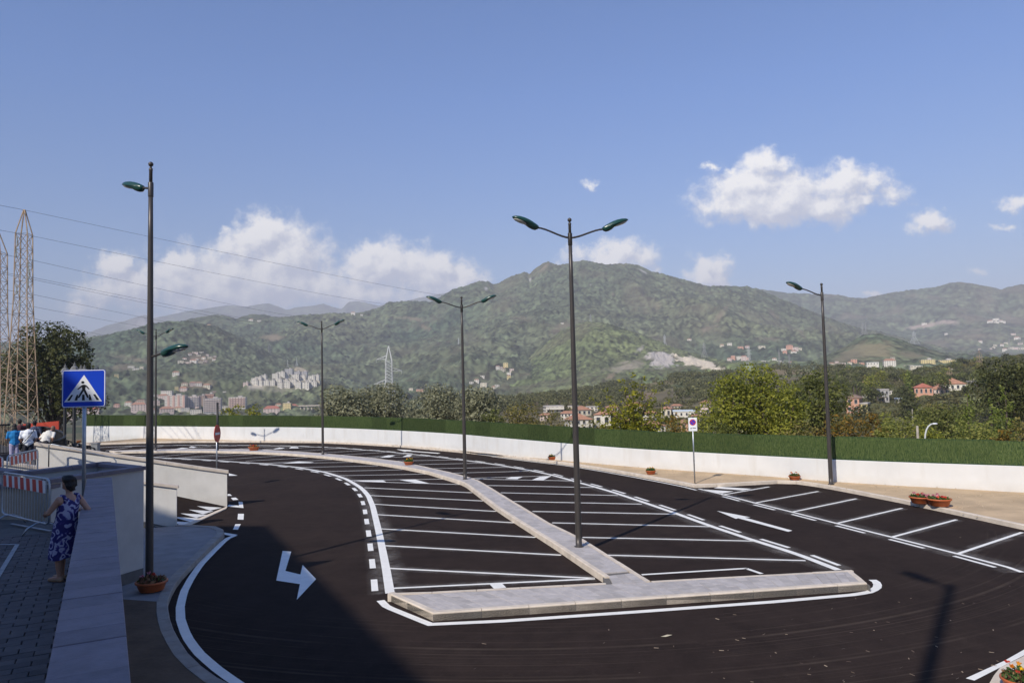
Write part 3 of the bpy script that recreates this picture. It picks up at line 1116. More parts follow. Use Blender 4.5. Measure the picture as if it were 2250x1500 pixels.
for k in range(5):
    n = 2600
    rr = np.random.default_rng(100 + k)
    cx, cz = rr.uniform(-1.0, 1.0, n), rr.uniform(.0, 1.0, n) ** .9
    w, l = rr.uniform(.004, .009, n), rr.uniform(.06, .18, n)
    tilt = rr.normal(0, .10, n)
    lean = rr.uniform(-.005, .022, n)
    y0 = rr.uniform(-.04, -.018, n)
    V = np.empty((n, 4, 3))
    for c, (sx_, sz_) in enumerate(((-1, 0), (1, 0), (1, 1), (-1, 1))):
        V[:, c, 0] = cx + sx_ * w * (1 - .6 * sz_) + sz_ * l * np.sin(tilt)
        V[:, c, 1] = y0 - sz_ * lean
        V[:, c, 2] = np.minimum(cz * .93 + sz_ * l * np.cos(tilt) - .04, .985 + .012 * rr.random(n))
    F = np.arange(n * 4).reshape(n, 4)
    bl = npmesh('screen_blades', V.reshape(-1, 3), F, M_BLADE)
    backing = MB().box((0, .0, .455), (1.99, .03, 1.05)).mesh('screen_panel', M_SCREEN)
    protos.append((backing, bl))
mid_w = offset(fw, .10)
for i in range(len(fw) - 1):
    a, c = mid_w[i], mid_w[i + 1]
    z0, z1 = (wz[i] + wz[i + 1]) / 2 + .05, (sz[i] + sz[i + 1]) / 2 + R.uniform(-.015, .015)
    pr = protos[i % 5]
    o = link('screen_panel', pr[0], screen)
    o.location = Vector(((a.x + c.x) / 2, (a.y + c.y) / 2, z0)) - screen.location
    slope = math.atan2(wz[i + 1] - wz[i], (c - a).length)
    o.rotation_euler = Matrix.Rotation(math.atan2(c.y - a.y, c.x - a.x), 4, 'Z').to_euler()
    o.scale = ((c - a).length / 2, 1, z1 - z0)
    b2 = link('blades', pr[1], o)
    b2['kind'] = 'stuff'
pm = MB()
for i in range(0, len(fw), 2):
    p = offset(fw, .17)[i]
    pm = MB().tube([(p.x, p.y, wz[i] - .1), (p.x, p.y, sz[i] - .03)], .025, 6)
    o = pm.build('post', M_GALV, screen)
    o.location = -screen.location

# ------------------------------------------------------------------ road markings
ZL = .004


def strip(a, c, w):
    a, c = Vector((a[0], a[1])), Vector((c[0], c[1]))
    d = (c - a).normalized()
    n = Vector((-d.y, d.x)) * w / 2
    return [a - n, c - n, c + n, a + n]


def sheet_of(name, poly, z, material, parent=None):
    from mathutils.geometry import tessellate_polygon
    tri = tessellate_polygon([[Vector((p.x, p.y, 0)) for p in poly]])
    fs = []
    for f in tri:
        a, b_, c = (poly[i] for i in f)
        fs.append(tuple(f) if (b_ - a).cross(c - a) > 0 else tuple(f)[::-1])
    m = MB()
    m.add([(p.x, p.y, z) for p in poly], fs)
    return m.build(name, material, parent)


def flat(polys, z, name, parent=lot, material=None):
    m = MB()
    for po in polys:
        ar = sum(po[i][0] * po[(i + 1) % len(po)][1] - po[(i + 1) % len(po)][0] * po[i][1] for i in range(len(po)))
        po = po if ar > 0 else po[::-1]
        m.add([(p[0], p[1], z) for p in po], [tuple(range(len(po)))])
    return m.build(name, material or M_WHITEPAINT, parent)


def curve_band(px_pts, w, name='edge_line', z=2 * ZL, shift=0.0):
    pts = resample([Vector((p.x, p.y)) for p in GG(px_pts)], .5)
    lo, hi = offset(pts, -w / 2 + shift), offset(pts, w / 2 + shift)
    m = MB()
    m.add([(p.x, p.y, z) for p in lo] + [(p.x, p.y, z) for p in hi], [(i, i + 1, len(lo) + i + 1, len(lo) + i) for i in range(len(lo) - 1)])
    return m.build(name, M_WHITEPAINT, lot)


M_DUST = bpy.data.materials.new('paint_dust')
M_DUST.use_nodes = True
_t = M_DUST.node_tree
_b = _t.nodes['Principled BSDF']
_b.inputs['Base Color'].default_value = (.42, .39, .36, 1)
_b.inputs['Roughness'].default_value = .95
_g = _t.nodes.new('ShaderNodeNewGeometry')
_n = _t.nodes.new('ShaderNodeTexNoise')
_n.inputs['Scale'].default_value = 1.4
_n.inputs['Detail'].default_value = 10
_n.inputs['Roughness'].default_value = .78
_t.links.new(_g.outputs['Position'], _n.inputs['Vector'])
_r = _t.nodes.new('ShaderNodeMapRange')
_r.inputs['From Min'].default_value = .38
_r.inputs['From Max'].default_value = .72
_r.inputs['To Max'].default_value = .42
_t.links.new(_n.outputs['Fac'], _r.inputs['Value'])
_a = _t.nodes.new('ShaderNodeAttribute')
_a.attribute_name = 'cover'
_m = _t.nodes.new('ShaderNodeMath')
_m.operation = 'MULTIPLY'
_t.links.new(_r.outputs[0], _m.inputs[0])
_t.links.new(_a.outputs['Fac'], _m.inputs[1])
_t.links.new(_m.outputs[0], _b.inputs['Alpha'])


def dust_band(pts, w):
    """Thin film of stray paint dust either side of a line, fading out sideways."""
    pts = resample(pts, .5)
    rows_ = [offset(pts, f * w) for f in (-1, -.35, .35, 1)]
    n_ = len(pts)
    V_ = np.array([(p.x, p.y, .0022) for rw_ in rows_ for p in rw_])
    F_ = np.array([(r_ * n_ + i, r_ * n_ + i + 1, (r_ + 1) * n_ + i + 1, (r_ + 1) * n_ + i) for r_ in range(3) for i in range(n_ - 1)])
    C_ = np.repeat(np.array([0, 1, 1, 0.0]), n_)
    link('paint_dust', npmesh('paint_dust', V_, F_, M_DUST, attr=np.stack([C_, C_, C_, np.ones_like(C_)], 1)), lot)


def dashes(px_pts, shift, ln, gap, w, start=0.0, end=None, name='dash_line'):
    pts = resample(offset([Vector((p.x, p.y)) for p in GG(px_pts)], shift), .1)
    s, step = start, .1
    tot = len(pts) * step
    while s + ln < (end or tot) and s + ln < tot - .2:
        i0, i1 = int(s / step), int((s + ln) / step)
        flat([strip(pts[i0], pts[min(i1, len(pts) - 1)], w)], 2 * ZL, name)
        s += ln + gap


left_edge = [(857, 1303), (849, 1253), (841, 1211), (834, 1175), (828, 1149), (819, 1112), (810, 1090), (800, 1078), (791, 1070), (775, 1060), (760, 1052), (737, 1044), (713, 1037), (651, 1026), (573, 1018), (511, 1014), (449, 1009.5), (334, 1004.5), (262, 1003)]
right_edge = [(1842, 1252), (1770, 1224), (1730, 1210), (1650, 1185), (1566, 1157), (1482, 1126.5), (1410, 1102), (1350, 1082), (1304, 1068.5), (1276, 1061), (1248, 1053), (1211, 1043), (1164, 1033), (1140, 1029), (1100, 1022), (1052, 1015), (1004, 1009), (956, 1003),
              (908, 998), (868, 994), (828, 990), (796, 988), (748, 984), (700, 982), (650, 980), (604, 979), (540, 978.4), (408, 978), (344, 978.8), (280, 980), (216, 983)]
curve_band(left_edge, .22)
curve_band(right_edge, .20)
dashes(left_edge, .34, 1.1, 1.15, .16, start=.35)
dashes(right_edge, -.30, 1.25, 1.05, .13, start=.4)
lane_edge = [(2246, 1257), (2230, 1250), (2110, 1218), (1958, 1179.5), (1836, 1149), (1738, 1124), (1656, 1104), (1590, 1086.5), (1535, 1073.5)]
curve_band(lane_edge, .13)
dashes(lane_edge, .28, 1.3, 1.0, .12, start=.55)
curve_band([(1530, 1076.5), (1500, 1069), (1460, 1061), (1400, 1049.5), (1334, 1037.5), (1276, 1027.7), (1233, 1021.5), (1160, 1013), (1080, 1002.8)], .12)
near_line = [(516, 1176), (497, 1184), (470, 1210), (440, 1241), (420, 1270), (404, 1300), (396, 1332), (397, 1362), (410, 1398), (434, 1432), (472, 1466), (516, 1498), (590, 1545), (700, 1600)]
curve_band(near_line, .185)
flat([strip(G(487, 1171), G(516, 1176), .22)], 2 * ZL, 'edge_line')
for e_ in (left_edge, right_edge, lane_edge):
    dust_band([V_ for V_ in [Vector((p.x, p.y)) for p in GG(e_)]], .55)
stalls = [
    ((855, 1248), (1307, 1270)), ((860, 1292), (1307, 1271)), ((842, 1198), (1233, 1219)), ((833, 1161), (1177, 1180)), ((827, 1130), (1130, 1148)), ((820, 1107), (1090, 1123)),
    ((812, 1088), (1062, 1100)), ((800, 1071), (1037, 1082)), ((778, 1057), (1012, 1064)), ((768, 1055), (974, 1052)), ((724, 1045), (937, 1041)), ((684, 1036), (884, 1031.5)),
    ((639, 1026.5), (831, 1023)), ((572, 1018.5), (776, 1015)), ((568, 1018), (729, 1009.5)), ((540, 1012.5), (676, 1005)), ((480, 1010), (622, 1000.5)), ((389, 1006.5), (555, 998)), ((385, 1006), (512, 995.8)),
    ((336, 1004), (432, 995)), ((275, 1002), (360, 995.5)),
    ((1333, 1219), (1770, 1231)), ((1280, 1180), (1655, 1188)), ((1213, 1148), (1560, 1156.5)), ((1170, 1123), (1486, 1129)), ((1128, 1101), (1410, 1107)),
    ((1100, 1082), (1358, 1088)), ((1070, 1066), (1304, 1070.5)), ((1047, 1052), (1259, 1056)), ((1040, 1050), (1211, 1045)), ((991, 1039), (1162, 1034.5)), ((953, 1029), (1115, 1026)), ((921, 1020), (1060, 1017)),
    ((844, 1013), (1006, 1009.6)), ((794, 1006), (940, 1002)), ((790, 1005.5), (889, 997.5)), ((735, 1000), (846, 993.3)), ((682, 996), (804, 988.8)), ((630, 992), (750, 985)), ((572, 988), (690, 982)), ((570, 987.5), (652, 980.3)),
    ((504, 987), (612, 980)), ((373, 987), (520, 979)), ((365, 987.5), (464, 979)), ((296, 989), (358, 980)), ((232, 990), (290, 981)),
    ((1586, 1087), (1690, 1069)), ((1656, 1105), (1798, 1079)), ((1738, 1125), (1882, 1095)), ((1836, 1150), (1982, 1116)), ((1958, 1180), (2102, 1141)), ((2102, 1217), (2246, 1169))]
for a, c in stalls:
    if a[1] > 1060:
        pa_, pc_ = G(*a), G(*c)
        dust_band([Vector((pa_.x, pa_.y)), Vector((pc_.x, pc_.y))], .30)
    flat([strip(G(*a), G(*c), .115)], ZL, 'bay_line')
flat([strip(G(1410, 1262), G(1642, 1248), .115), strip(G(1639, 1248), G(1674, 1260), .115)], ZL, 'bay_line')
flat([strip(G(1089, 1282), G(1099, 1292), .3)], 2 * ZL, 'bay_line')
hatch = [[(1110, 1051.5), (1123, 1048), (1149, 1047), (1136, 1052.5)], [(1168, 1054.3), (1186, 1047), (1211, 1045.7), (1194, 1054.5)],
         [(783, 1055.5), (842, 1055), (850, 1059.5), (800, 1058)], [(878, 1054), (912, 1053), (945, 1062), (915, 1061)],
         [(835, 1004.5), (853, 999.8), (868, 1000.5), (856, 1004.2)], [(884, 1003.5), (896, 998.4), (906, 999.5), (900, 1003)],
         [(600, 986.5), (614, 982.6), (626, 984), (615, 986)], [(635, 984.8), (640, 981.3), (655, 982), (656, 984.4)],
         [(620, 1017.6), (655, 1013.4), (690, 1015.2), (680, 1016.8)],
         [(386, 986), (400, 983.3), (414, 984), (402, 985.6)], [(415, 982.4), (420, 980), (432, 981.4), (426, 983.5)],
         [(1545, 1075), (1612, 1079), (1588, 1083.5), (1570, 1081.5)], [(1568, 1072), (1580, 1069), (1652, 1073.5), (1632, 1077)]]
for h in hatch:
    flat([[G(*p) for p in h]], ZL * 1.5, 'hatch_mark')
flat([[G(1575, 1122), G(1649, 1136.2), G(1636, 1136.6), G(1741, 1165.5), G(1732, 1168), G(1622, 1138.2), G(1617, 1139.6)]], 2 * ZL, 'lane_arrow')['label'] = 'long straight white lane arrow beside the slanted bays'
fa = flat([[G(621, 1210), G(640, 1211.5), G(627, 1254), G(660, 1262), G(665, 1241), G(694.5, 1272), G(652, 1317.5), G(659, 1283), G(607, 1275)]], 2 * ZL, 'turn_arrow')
fa['label'] = 'bent white turn arrow half in shade on the dark lane'
flat([[G(871, 986.8), G(905, 988.5), G(900, 989.8), G(968, 995), G(962, 996.5), G(894, 991), G(890, 992)]], 2 * ZL, 'lane_arrow')['label'] = 'small distant white lane arrow close under the white wall'
flat([[G(503, 1039.5), G(522, 1044.5), G(503, 1045)]], 2 * ZL, 'lane_arrow')['label'] = 'white arrow tip showing past the end of the ramp wall'
for q in ([(523, 1128.5), (536, 1128.5), (535, 1141.5), (522, 1141)], [(517, 1151.5), (529, 1151), (523, 1163.5), (512, 1163)], [(507, 1093.5), (518, 1092.8), (524, 1097.5), (512, 1098.5)], [(500, 1085), (505, 1085), (510, 1089), (500, 1089)],
          [(499, 1112.2), (535, 1115.8), (533, 1102.5), (524, 1101.8), (525, 1110.5), (503, 1108.4)]):
    flat([[G(*p) for p in q]], 2 * ZL, 'give_way_mark')

# ------------------------------------------------------------------ traffic island: T of kerb stones filled with paving
IZ = .17
bar = [Vector((p.x, p.y)) for p in GG([(853, 1318), (952, 1364), (1906, 1296.5)])]
bar_back = [Vector((p.x, p.y)) for p in GG([(1912, 1283), (1870, 1251), (1430, 1275)], IZ)]
bar_backl = [Vector((p.x, p.y)) for p in GG([(1330, 1279), (860, 1303)], IZ)]
stemR = [Vector((p.x, p.y)) for p in GG([(1430, 1275), (1400, 1257), (1277, 1180), (1205, 1146), (1128, 1100), (1067, 1063), (1047, 1051.5), (1036, 1049), (993, 1037.5), (948, 1027.5), (916, 1020.5), (876, 1012.5), (828, 1006.5), (796, 1003), (735, 997.5), (684, 993.5), (626, 989.5), (572, 986.5), (544, 986), (400, 985.5), (312, 987), (248, 989.3)], IZ)]
stemL = [Vector((p.x, p.y)) for p in GG([(240, 994.5), (256, 996), (336, 995), (376, 994.4), (448, 994.4), (540, 996.4), (620, 1000), (678, 1004.3), (730, 1009.3), (777, 1015), (836, 1022.6), (884, 1030.5), (940, 1042), (988, 1057), (1020, 1067.5), (1040, 1083), (1090, 1122), (1130, 1149), (1220, 1207), (1330, 1283)])]
ring = bar + bar_back[:2] + stemR + stemL + bar_backl[1:]
island = thing('traffic_island', 'pale paved T shaped traffic island with a long stem curving between the parking bays', 'traffic island', kind='structure')
kerb('kerb', ring[:2], .14, IZ, .9, parent=island)
kerb('kerb', ring[1:3], .14, IZ, 1.0, parent=island)
kerb('kerb', ring[2:5], .14, IZ, .7, parent=island)
kerb('kerb', [bar_back[1], bar_back[2]], .12, IZ, 1.0, parent=island)
kerb('kerb', stemR, .13, IZ, 1.0, parent=island)
kerb('kerb', stemL, .13, IZ, 1.0, parent=island)
kerb('kerb', [bar_backl[0], bar_backl[1], bar[0]], .12, IZ, 1.0, parent=island)
body = MB()
body.prism([(p.x, p.y) for p in bar + [bar_back[0], bar_back[1], bar_back[2], bar_backl[0], bar_backl[1]]], -.05, IZ - .035)
cL = stemL[::-1]
cR = stemR[1:]
vs, fs = [], []
k = 60


def along(poly, n):
    tot = sum((b_ - a_).length for a_, b_ in zip(poly[:-1], poly[1:]))
    out = []
    for i in range(n):
        s = tot * i / (n - 1)
        for a_, b_ in zip(poly[:-1], poly[1:]):
            L_ = (b_ - a_).length
            if s <= L_ + 1e-6:
                out.append(a_ + (b_ - a_) * min(1, s / max(L_, 1e-9)))
                break
            s -= L_
        else:
            out.append(poly[-1].copy())
    return out


# pair every point of the left side with the nearest one of the right side
aL = resample(cL, .40)
pairs = [(p, nearest_on(stemR, p)) for p in aL]
pv_, pf_ = [], []
for p, q in pairs:
    pv_ += [(p.x, p.y, IZ - .036), (q.x, q.y, IZ - .036)]
pf_ = [(2 * i, 2 * i + 1, 2 * i + 3, 2 * i + 2) for i in range(len(pairs) - 1)]
body.add(pv_, pf_)
body.build('bed', M_JOINT, island)


def paver(q, z, root, h=.04, name='paving_stone', mats=(M_PAVER, M_PAVER_B), gap=.006):
    c = sum((Vector(p) for p in q), Vector((0, 0))) / 4
    q = [Vector(p) + (c - Vector(p)).normalized() * gap for p in q]
    dz = R.uniform(-.0035, .0035)
    ch = .004
    q2 = [p + (c - p).normalized() * ch * 1.6 for p in q]
    vs = [(p.x, p.y, z - h) for p in q] + [(p.x, p.y, z + dz - ch) for p in q] + [(p.x, p.y, z + dz) for p in q2]
    fs = [(8, 9, 10, 11)]
    for i in range(4):
        j = (i + 1) % 4
        fs += [(i, j, j + 4, i + 4), (i + 4, j + 4, j + 8, i + 8)]
    ar = sum(q[i].x * q[(i + 1) % 4].y - q[(i + 1) % 4].x * q[i].y for i in range(4))
    if ar < 0:
        fs = [f[::-1] for f in fs]
    if root is None:
        return vs, fs
    m = MB()
    m.add(vs, fs)
    return m.build(name, R.choice(mats), root)


count = 0
rest = MB()
jq = [bar_backl[0] + Vector((.16, -.10)), bar_back[2] + Vector((-.12, -.10)), stemR[1] + Vector((-.13, .0)), nearest_on(stemL, stemR[1]) + Vector((.13, 0))]
jz = [q.copy() for q in jq]
for i in range(3):
    for k in range(3):
        f_ = lambda a, b_: jz[0].lerp(jz[1], a).lerp(jz[3].lerp(jz[2], a), b_)
        paver([f_(i / 3, k / 3), f_((i + 1) / 3, k / 3), f_((i + 1) / 3, (k + 1) / 3), f_(i / 3, (k + 1) / 3)], IZ - .006, island)
        count += 1
body2 = MB().prism([(p.x, p.y) for p in (bar_backl[0], bar_back[2], stemR[1], nearest_on(stemL, stemR[1]))], -.05, IZ - .034)
body2.build('bed', M_JOINT, island)
in_f = [bar[1] + Vector((.02, .15)), bar[2] + Vector((-.1, .15))]
bk0, bk1 = bar_backl[1] + Vector((.1, -.12)), bar_back[1] + Vector((0, -.12))
nb = 44
for i in range(nb):
    t0, t1 = i / nb, (i + 1) / nb
    A, B_ = in_f[0].lerp(in_f[1], t0), in_f[0].lerp(in_f[1], t1)
    Cc, D = bk0.lerp(bk1, t0), bk0.lerp(bk1, t1)
    for (s0, s1) in ((0.02, .5), (.5, .98)) if i % 2 else ((.02, .27), (.27, .73), (.73, .98)):
        paver([A.lerp(Cc, s0), B_.lerp(D, s0), B_.lerp(D, s1), A.lerp(Cc, s1)], IZ - .006, island)
        count += 1
for i in range(len(pairs) - 1):
    (a0, b0), (a1, b1) = pairs[i], pairs[i + 1]
    w0, w1 = (b0 - a0).length, (b1 - a1).length
    if w0 < .45 or w1 < .45 or max(a0.y, b0.y) < stemR[1].y:
        continue
    k0, k1 = .14 / w0, .14 / w1
    A, B_ = a0.lerp(b0, k0), a0.lerp(b0, 1 - k0)
    Cc, D = a1.lerp(b1, k1), a1.lerp(b1, 1 - k1)
    for (s0, s1) in ((0, .5), (.5, 1)) if i % 2 else ((0, .3), (.3, .7), (.7, 1)):
        q = [A.lerp(B_, s0), A.lerp(B_, s1), Cc.lerp(D, s1), Cc.lerp(D, s0)]
        if count < 290:
            paver(q, IZ - .006, island)
            count += 1
        else:
            v_, f_ = paver(q, IZ - .006, None)
            rest.add(v_, f_)
if rest.v:
    tag(rest.build('paving_stone', M_PAVER, island), kind='stuff')
# painted edge line round the head of the island
curve = [G(836, 1319), G(850, 1333), G(945, 1371.5), G(1100, 1364.5), G(1400, 1344), G(1700, 1322), G(1880, 1306), G(1912, 1300), G(1927, 1292), G(1929, 1281), G(1917, 1273.5)]
cpts = resample([Vector((p.x, p.y)) for p in curve], .25)
lo, hi = offset(cpts, -.09), offset(cpts, .09)
m = MB()
m.add([(p.x, p.y, 2 * ZL) for p in lo] + [(p.x, p.y, 2 * ZL) for p in hi], [(i, i + 1, len(lo) + i + 1, len(lo) + i) for i in range(len(lo) - 1)])
m.build('edge_line', M_WHITEPAINT, lot)
# litter on the asphalt
lt = MB()
for k in range(95):
    u, v = R.uniform(950, 2250), R.uniform(1180, 1500)
    if R.random() < .5:
        u, v = R.uniform(1500, 2250), R.uniform(1300, 1500)
    p = G(u, v)
    if nearest_on(ring, Vector((p.x, p.y))) is not None and (v < 1395 - (u - 900) * .09 and u < 1930):
        continue
    a, s, w = R.uniform(0, 3.14), R.uniform(.012, .045), R.uniform(.004, .010)
    dx_, dy_ = math.cos(a), math.sin(a)
    lt.add([(p.x - dx_ * s - dy_ * w, p.y - dy_ * s + dx_ * w, .010), (p.x + dx_ * s - dy_ * w, p.y + dy_ * s + dx_ * w, .014), (p.x + dx_ * s + dy_ * w, p.y + dy_ * s - dx_ * w, .02), (p.x - dx_ * s + dy_ * w, p.y - dy_ * s - dx_ * w, .014)], [(3, 2, 1, 0)])
tag(lt.build('leaf_litter', leaf_mat('litter', (.06, .035, .025), (.36, .28, .20), .0)), 'dry leaves, needles and crumbs scattered over the near asphalt', 'litter', kind='stuff')
bigleaf = MB()
p = G(1464, 1398)
bigleaf.add([(p.x - .11, p.y - .02, .012), (p.x - .02, p.y - .06, .02), (p.x + .12, p.y + .01, .03), (p.x + .03, p.y + .06, .02)], [(0, 1, 2, 3)])
tag(bigleaf.build('dry_leaf', mat('dry_leaf', (.6, .52, .36), .8)), 'single pale dry leaf lying on the asphalt in front of the island', 'leaf')

# ------------------------------------------------------------------ raised plaza on the left, parapet, stairwell, ramp
PZ = 2.1                                    # plaza level
TOP = 3.1                                   # parapet top
V2 = lambda p: Vector((p.x, p.y))
par_L0, par_R0, par_L1, par_R1 = V2(G(97, 1500, TOP)), V2(G(275, 1500, TOP)), V2(G(188, 1052, TOP)), V2(G(245, 1052, TOP))
pd = ((par_L1 - par_L0).normalized() + (par_R1 - par_R0).normalized()).normalized()
pn = Vector((pd.y, -pd.x))                  # towards the car park
pl = (par_L1 - par_L0).length
PW = .455
back_ext = 9.0
pA = par_L0 - pd * back_ext                 # plaza-side line start, behind the camera
BZ = 2.95
bC, bD, bE, bF, bA = [V2(G(u, v, BZ)) for u, v in ((316, 1024), (224, 1014), (54, 1034), (0, 1027), (113, 1052))]
rampR, ramp_n = V2(G(499, 1111, .05)), V2(G(388, 1158, .05))
rdir = Vector((-6.4, -2.4)).normalized()
rampW = rampR + rdir * 6.9
ramp_m = ramp_n + rdir * 6.9

plaza = thing('plaza', 'raised plaza paved with dark grey slabs behind the parapet', 'plaza', kind='structure')
poly = [pA, par_L1 + pd * .05, bA + Vector((.05, -.2)), bA + Vector((-1.6, .3)), bE + Vector((-.2, -.3)), bF + Vector((-.2, -.2)), ramp_m, rampW, Vector((-23, 36)), Vector((-30, 44)), Vector((-70, 48)), Vector((-70, -14)), Vector((pA.x, -14))]
b_ = MB()
b_.prism([(p.x, p.y) for p in poly], -1.0, PZ - .04)
b_.build('paved_base', mat('plaza_base', (.11, .105, .10), .9, .2, 3.0, bump=.2), plaza)
# paving slabs beside the parapet (the ones the photograph lets you count)
cnt = 0
rest = MB()
cw, rw = .30, .165
cells = []
for r in range(0, 130):
    for c in range(0, 22):
        s = 2.0 + r * rw - .2
        o_ = (c + (.5 if r % 2 else 0)) * cw + .03
        q = [par_L0 + pd * s - pn * o_, par_L0 + pd * (s + rw) - pn * o_, par_L0 + pd * (s + rw) - pn * (o_ + cw), par_L0 + pd * s - pn * (o_ + cw)]
        ctr = (q[0] + q[2]) / 2
        if s > pl - .1 + max(0, o_ - .6) * .25 or ctr.y < 4:
            continue
        u, v = proj(np.array([ctr.x, ctr.y, PZ]))
        if u < -60 or v > 1560:
            continue
        cells.append((ctr.length, q))
cells.sort(key=lambda k: k[0])
for d_, q in cells:
    if cnt < 295:
        paver(q, PZ - .005, plaza, mats=(M_DARKPAV, M_DARKPAV, M_DARKPAV_B))
        cnt += 1
    else:
        v_, f_ = paver(q, PZ - .005, None)
        rest.add(v_, f_)
if rest.v:
    tag(rest.build('paving_stone', M_DARKPAV, plaza), kind='stuff')
for a, c in (((-20, 1196), (40, 1196)), ((38, 1196), (-8, 1272)), ((24, 1150), (112, 1166))):
    flat([strip(G(a[0], a[1], PZ), G(c[0], c[1], PZ), .07)], PZ + .006, 'floor_line', plaza, mat('worn_white_line', (.36, .36, .36), .8, .2, 8))

parapet = thing('parapet', 'long straight grey slab capped parapet running along the plaza edge', 'parapet', (par_L1.x, par_L1.y, 0))
iv = -parapet.location
q = [par_L0 - pd * back_ext + pn * .04, par_L1 + pn * .04, par_L1 + pn * (PW - .04), par_L0 - pd * back_ext + pn * (PW - .04)]
MB().prism([(p.x + iv.x, p.y + iv.y) for p in q], -.6, TOP - .07).build('wall', M_RENDER, parapet)
s, k = -back_ext, 0
while s < pl - .05:
    ln_ = .335
    q = [par_L0 + pd * s, par_L0 + pd * min(s + ln_, pl + .02), par_L0 + pd * min(s + ln_, pl + .02) + pn * PW, par_L0 + pd * s + pn * PW]
    v_, f_ = paver([Vector((p.x + iv.x, p.y + iv.y)) for p in q], TOP, None, h=.07, gap=.0045)
    m = MB()
    m.add(v_, f_)
    m.build('coping_slab', M_COPING if R.random() < .6 else M_COPING_B, parapet)
    s += ln_


def walled(name, label, line, tops, base, width, capw=.06, caph=.09, wmat=None, seg=1.0, cat='wall'):
    """Straight wall with a coping of slabs; line is the face seen, the body lies to its left."""
    a, c = line
    d = (c - a).normalized()
    n = Vector((-d.y, d.x))
    root = thing(name, label, cat, (a.x, a.y, 0))
    L_ = (c - a).length
    z0, z1 = tops
    b0, b1 = base
    m = MB()
    P = [Vector((0, 0)), d * L_, d * L_ + n * width, n * width]
    m.prism([(p.x, p.y) for p in P], [b0, b1, b1, b0], [z0 - caph, z1 - caph, z1 - caph, z0 - caph])
    m.build('wall', wmat or M_RENDER, root)
    ns = max(1, int(L_ / seg))
    for i in range(ns):
        t0, t1 = i / ns + .004 / L_, (i + 1) / ns - .004 / L_
        e0 = capw if i == 0 else 0
        e1 = capw if i == ns - 1 else 0
        P = [d * (L_ * t0 - e0) - n * capw, d * (L_ * t1 + e1) - n * capw, d * (L_ * t1 + e1) + n * (width + capw), d * (L_ * t0 - e0) + n * (width + capw)]
        za, zb = z0 + (z1 - z0) * t0, z0 + (z1 - z0) * t1
        m = MB()
        m.prism([(p.x, p.y) for p in P], [za - caph + .002, zb - caph + .002, zb - caph + .002, za - caph + .002], [za, zb, zb, za])
        m.build('coping_slab', M_KERB if wmat is M_RAMP else M_COPING_B, root)
    return root


M_RAMP = mat('ramp_plaster', (.70, .67, .61), .9, .07, 1.6, bump=.08, bscale=10)
stain(M_RAMP)
# stairwell box: near wall, short end wall, far wall
walled('stair_wall', 'grey rendered near wall of the stairwell meeting the end of the parapet', (bA + (bA - bC).normalized() * .0, bC), (BZ, BZ), (-.5, -.5), .22)
n_e = (bD - bC).normalized()
walled('stair_wall', 'short end wall of the stairwell closing its corner by the tall lamp post', (bC + n_e * .30, bD - n_e * .28), (BZ, BZ), (-.5, -.5), .22)
walled('stair_wall', 'far wall of the stairwell with a dark coping behind the crossing sign post', (bD, bE), (BZ, BZ), (-.5, -.5), .22)
walled('stair_wall', 'sunlit pale end of the stairwell coping at the left edge', (bE + (bF - bE).normalized() * .3, bF + (bF - bE) * .8), (BZ, BZ), (-.5, -.5), .22)
MB().prism([(p.x, p.y) for p in (bA + Vector((.3, .3)), bC, bD, bE)], -.5, .4).build('stairwell_floor', M_JOINT)['kind'] = 'structure'
blue = walled('stair_wall', 'low grey wall behind the striped barrier where the stairs start', (bA + Vector((-1.9, .35)), bA + Vector((-.02, 0))), (BZ - .12, BZ - .12), (PZ - .2, PZ - .2), .2, wmat=mat('beige_wall', (.36, .32, .26), .9, .1, 2, bump=.1))

# ramp up to the plaza: floor, far wall (sunlit), near wall (in shade)
rf = MB()
n_r = Vector((-rdir.y, rdir.x))
fl = [rampR + n_r * -.0, rampW, ramp_m, ramp_n]
rfl = MB()
rfl.prism([(p.x, p.y) for p in fl], -.6, [.02, PZ, PZ, .02])
tag(rfl.build('ramp', M_ASPHALT), kind='structure')
walled('ramp_wall', 'long sunlit pale wall with sloping coping beside the ramp', (rampW, rampR), (3.02, 1.50), (-.5, -.5), .24, wmat=M_RAMP, caph=.11)
walled('ramp_wall', 'short shaded pale wall with flat coping at the foot of the ramp', (ramp_m, ramp_n), (3.02, 1.50), (-.5, -.5), .22, wmat=M_RAMP, caph=.09)
g_ = MB()
gut = [G(500, 1112.5), G(497, 1118), G(398, 1163), G(388, 1160)]
tag(g_.prism([(p.x, p.y) for p in gut], -.05, .03).build('gutter', M_KERB), kind='structure')


def on_ramp(u, v):
    """Ramp floor point under a photo pixel."""
    d = ray(u, v)
    # plane through rampR(.02), rampW(PZ), ramp_n(.02)
    p0 = Vector((rampR.x, rampR.y, .026))
    nn = (Vector((rampW.x, rampW.y, PZ + .006)) - p0).cross(Vector((ramp_n.x, ramp_n.y, .026)) - p0)
    tt = nn.dot(p0 - Vector((0, 0, EYE))) / nn.dot(d)
    return Vector((0, 0, EYE)) + d * tt


teeth = MB()
tp = thing('give_way_teeth', None, None, kind='structure')
tp['label'] = 'row of white give way triangles across the mouth of the ramp'
tp['category'] = 'road marking'
for tri in ([(433, 1111.2), (488, 1114.5), (462, 1121)], [(415, 1119), (469, 1122.3), (446, 1129)], [(396, 1127), (456, 1130), (431, 1137)], [(380, 1135), (441, 1138), (418, 1146)], [(372, 1144), (428, 1147), (402, 1155)]):
    pts = [on_ramp(*q) for q in tri]
    m = MB()
    m.add(pts, [(0, 2, 1)])
    m.build('triangle', M_WHITEPAINT, tp)
tag(tp, kind='structure')

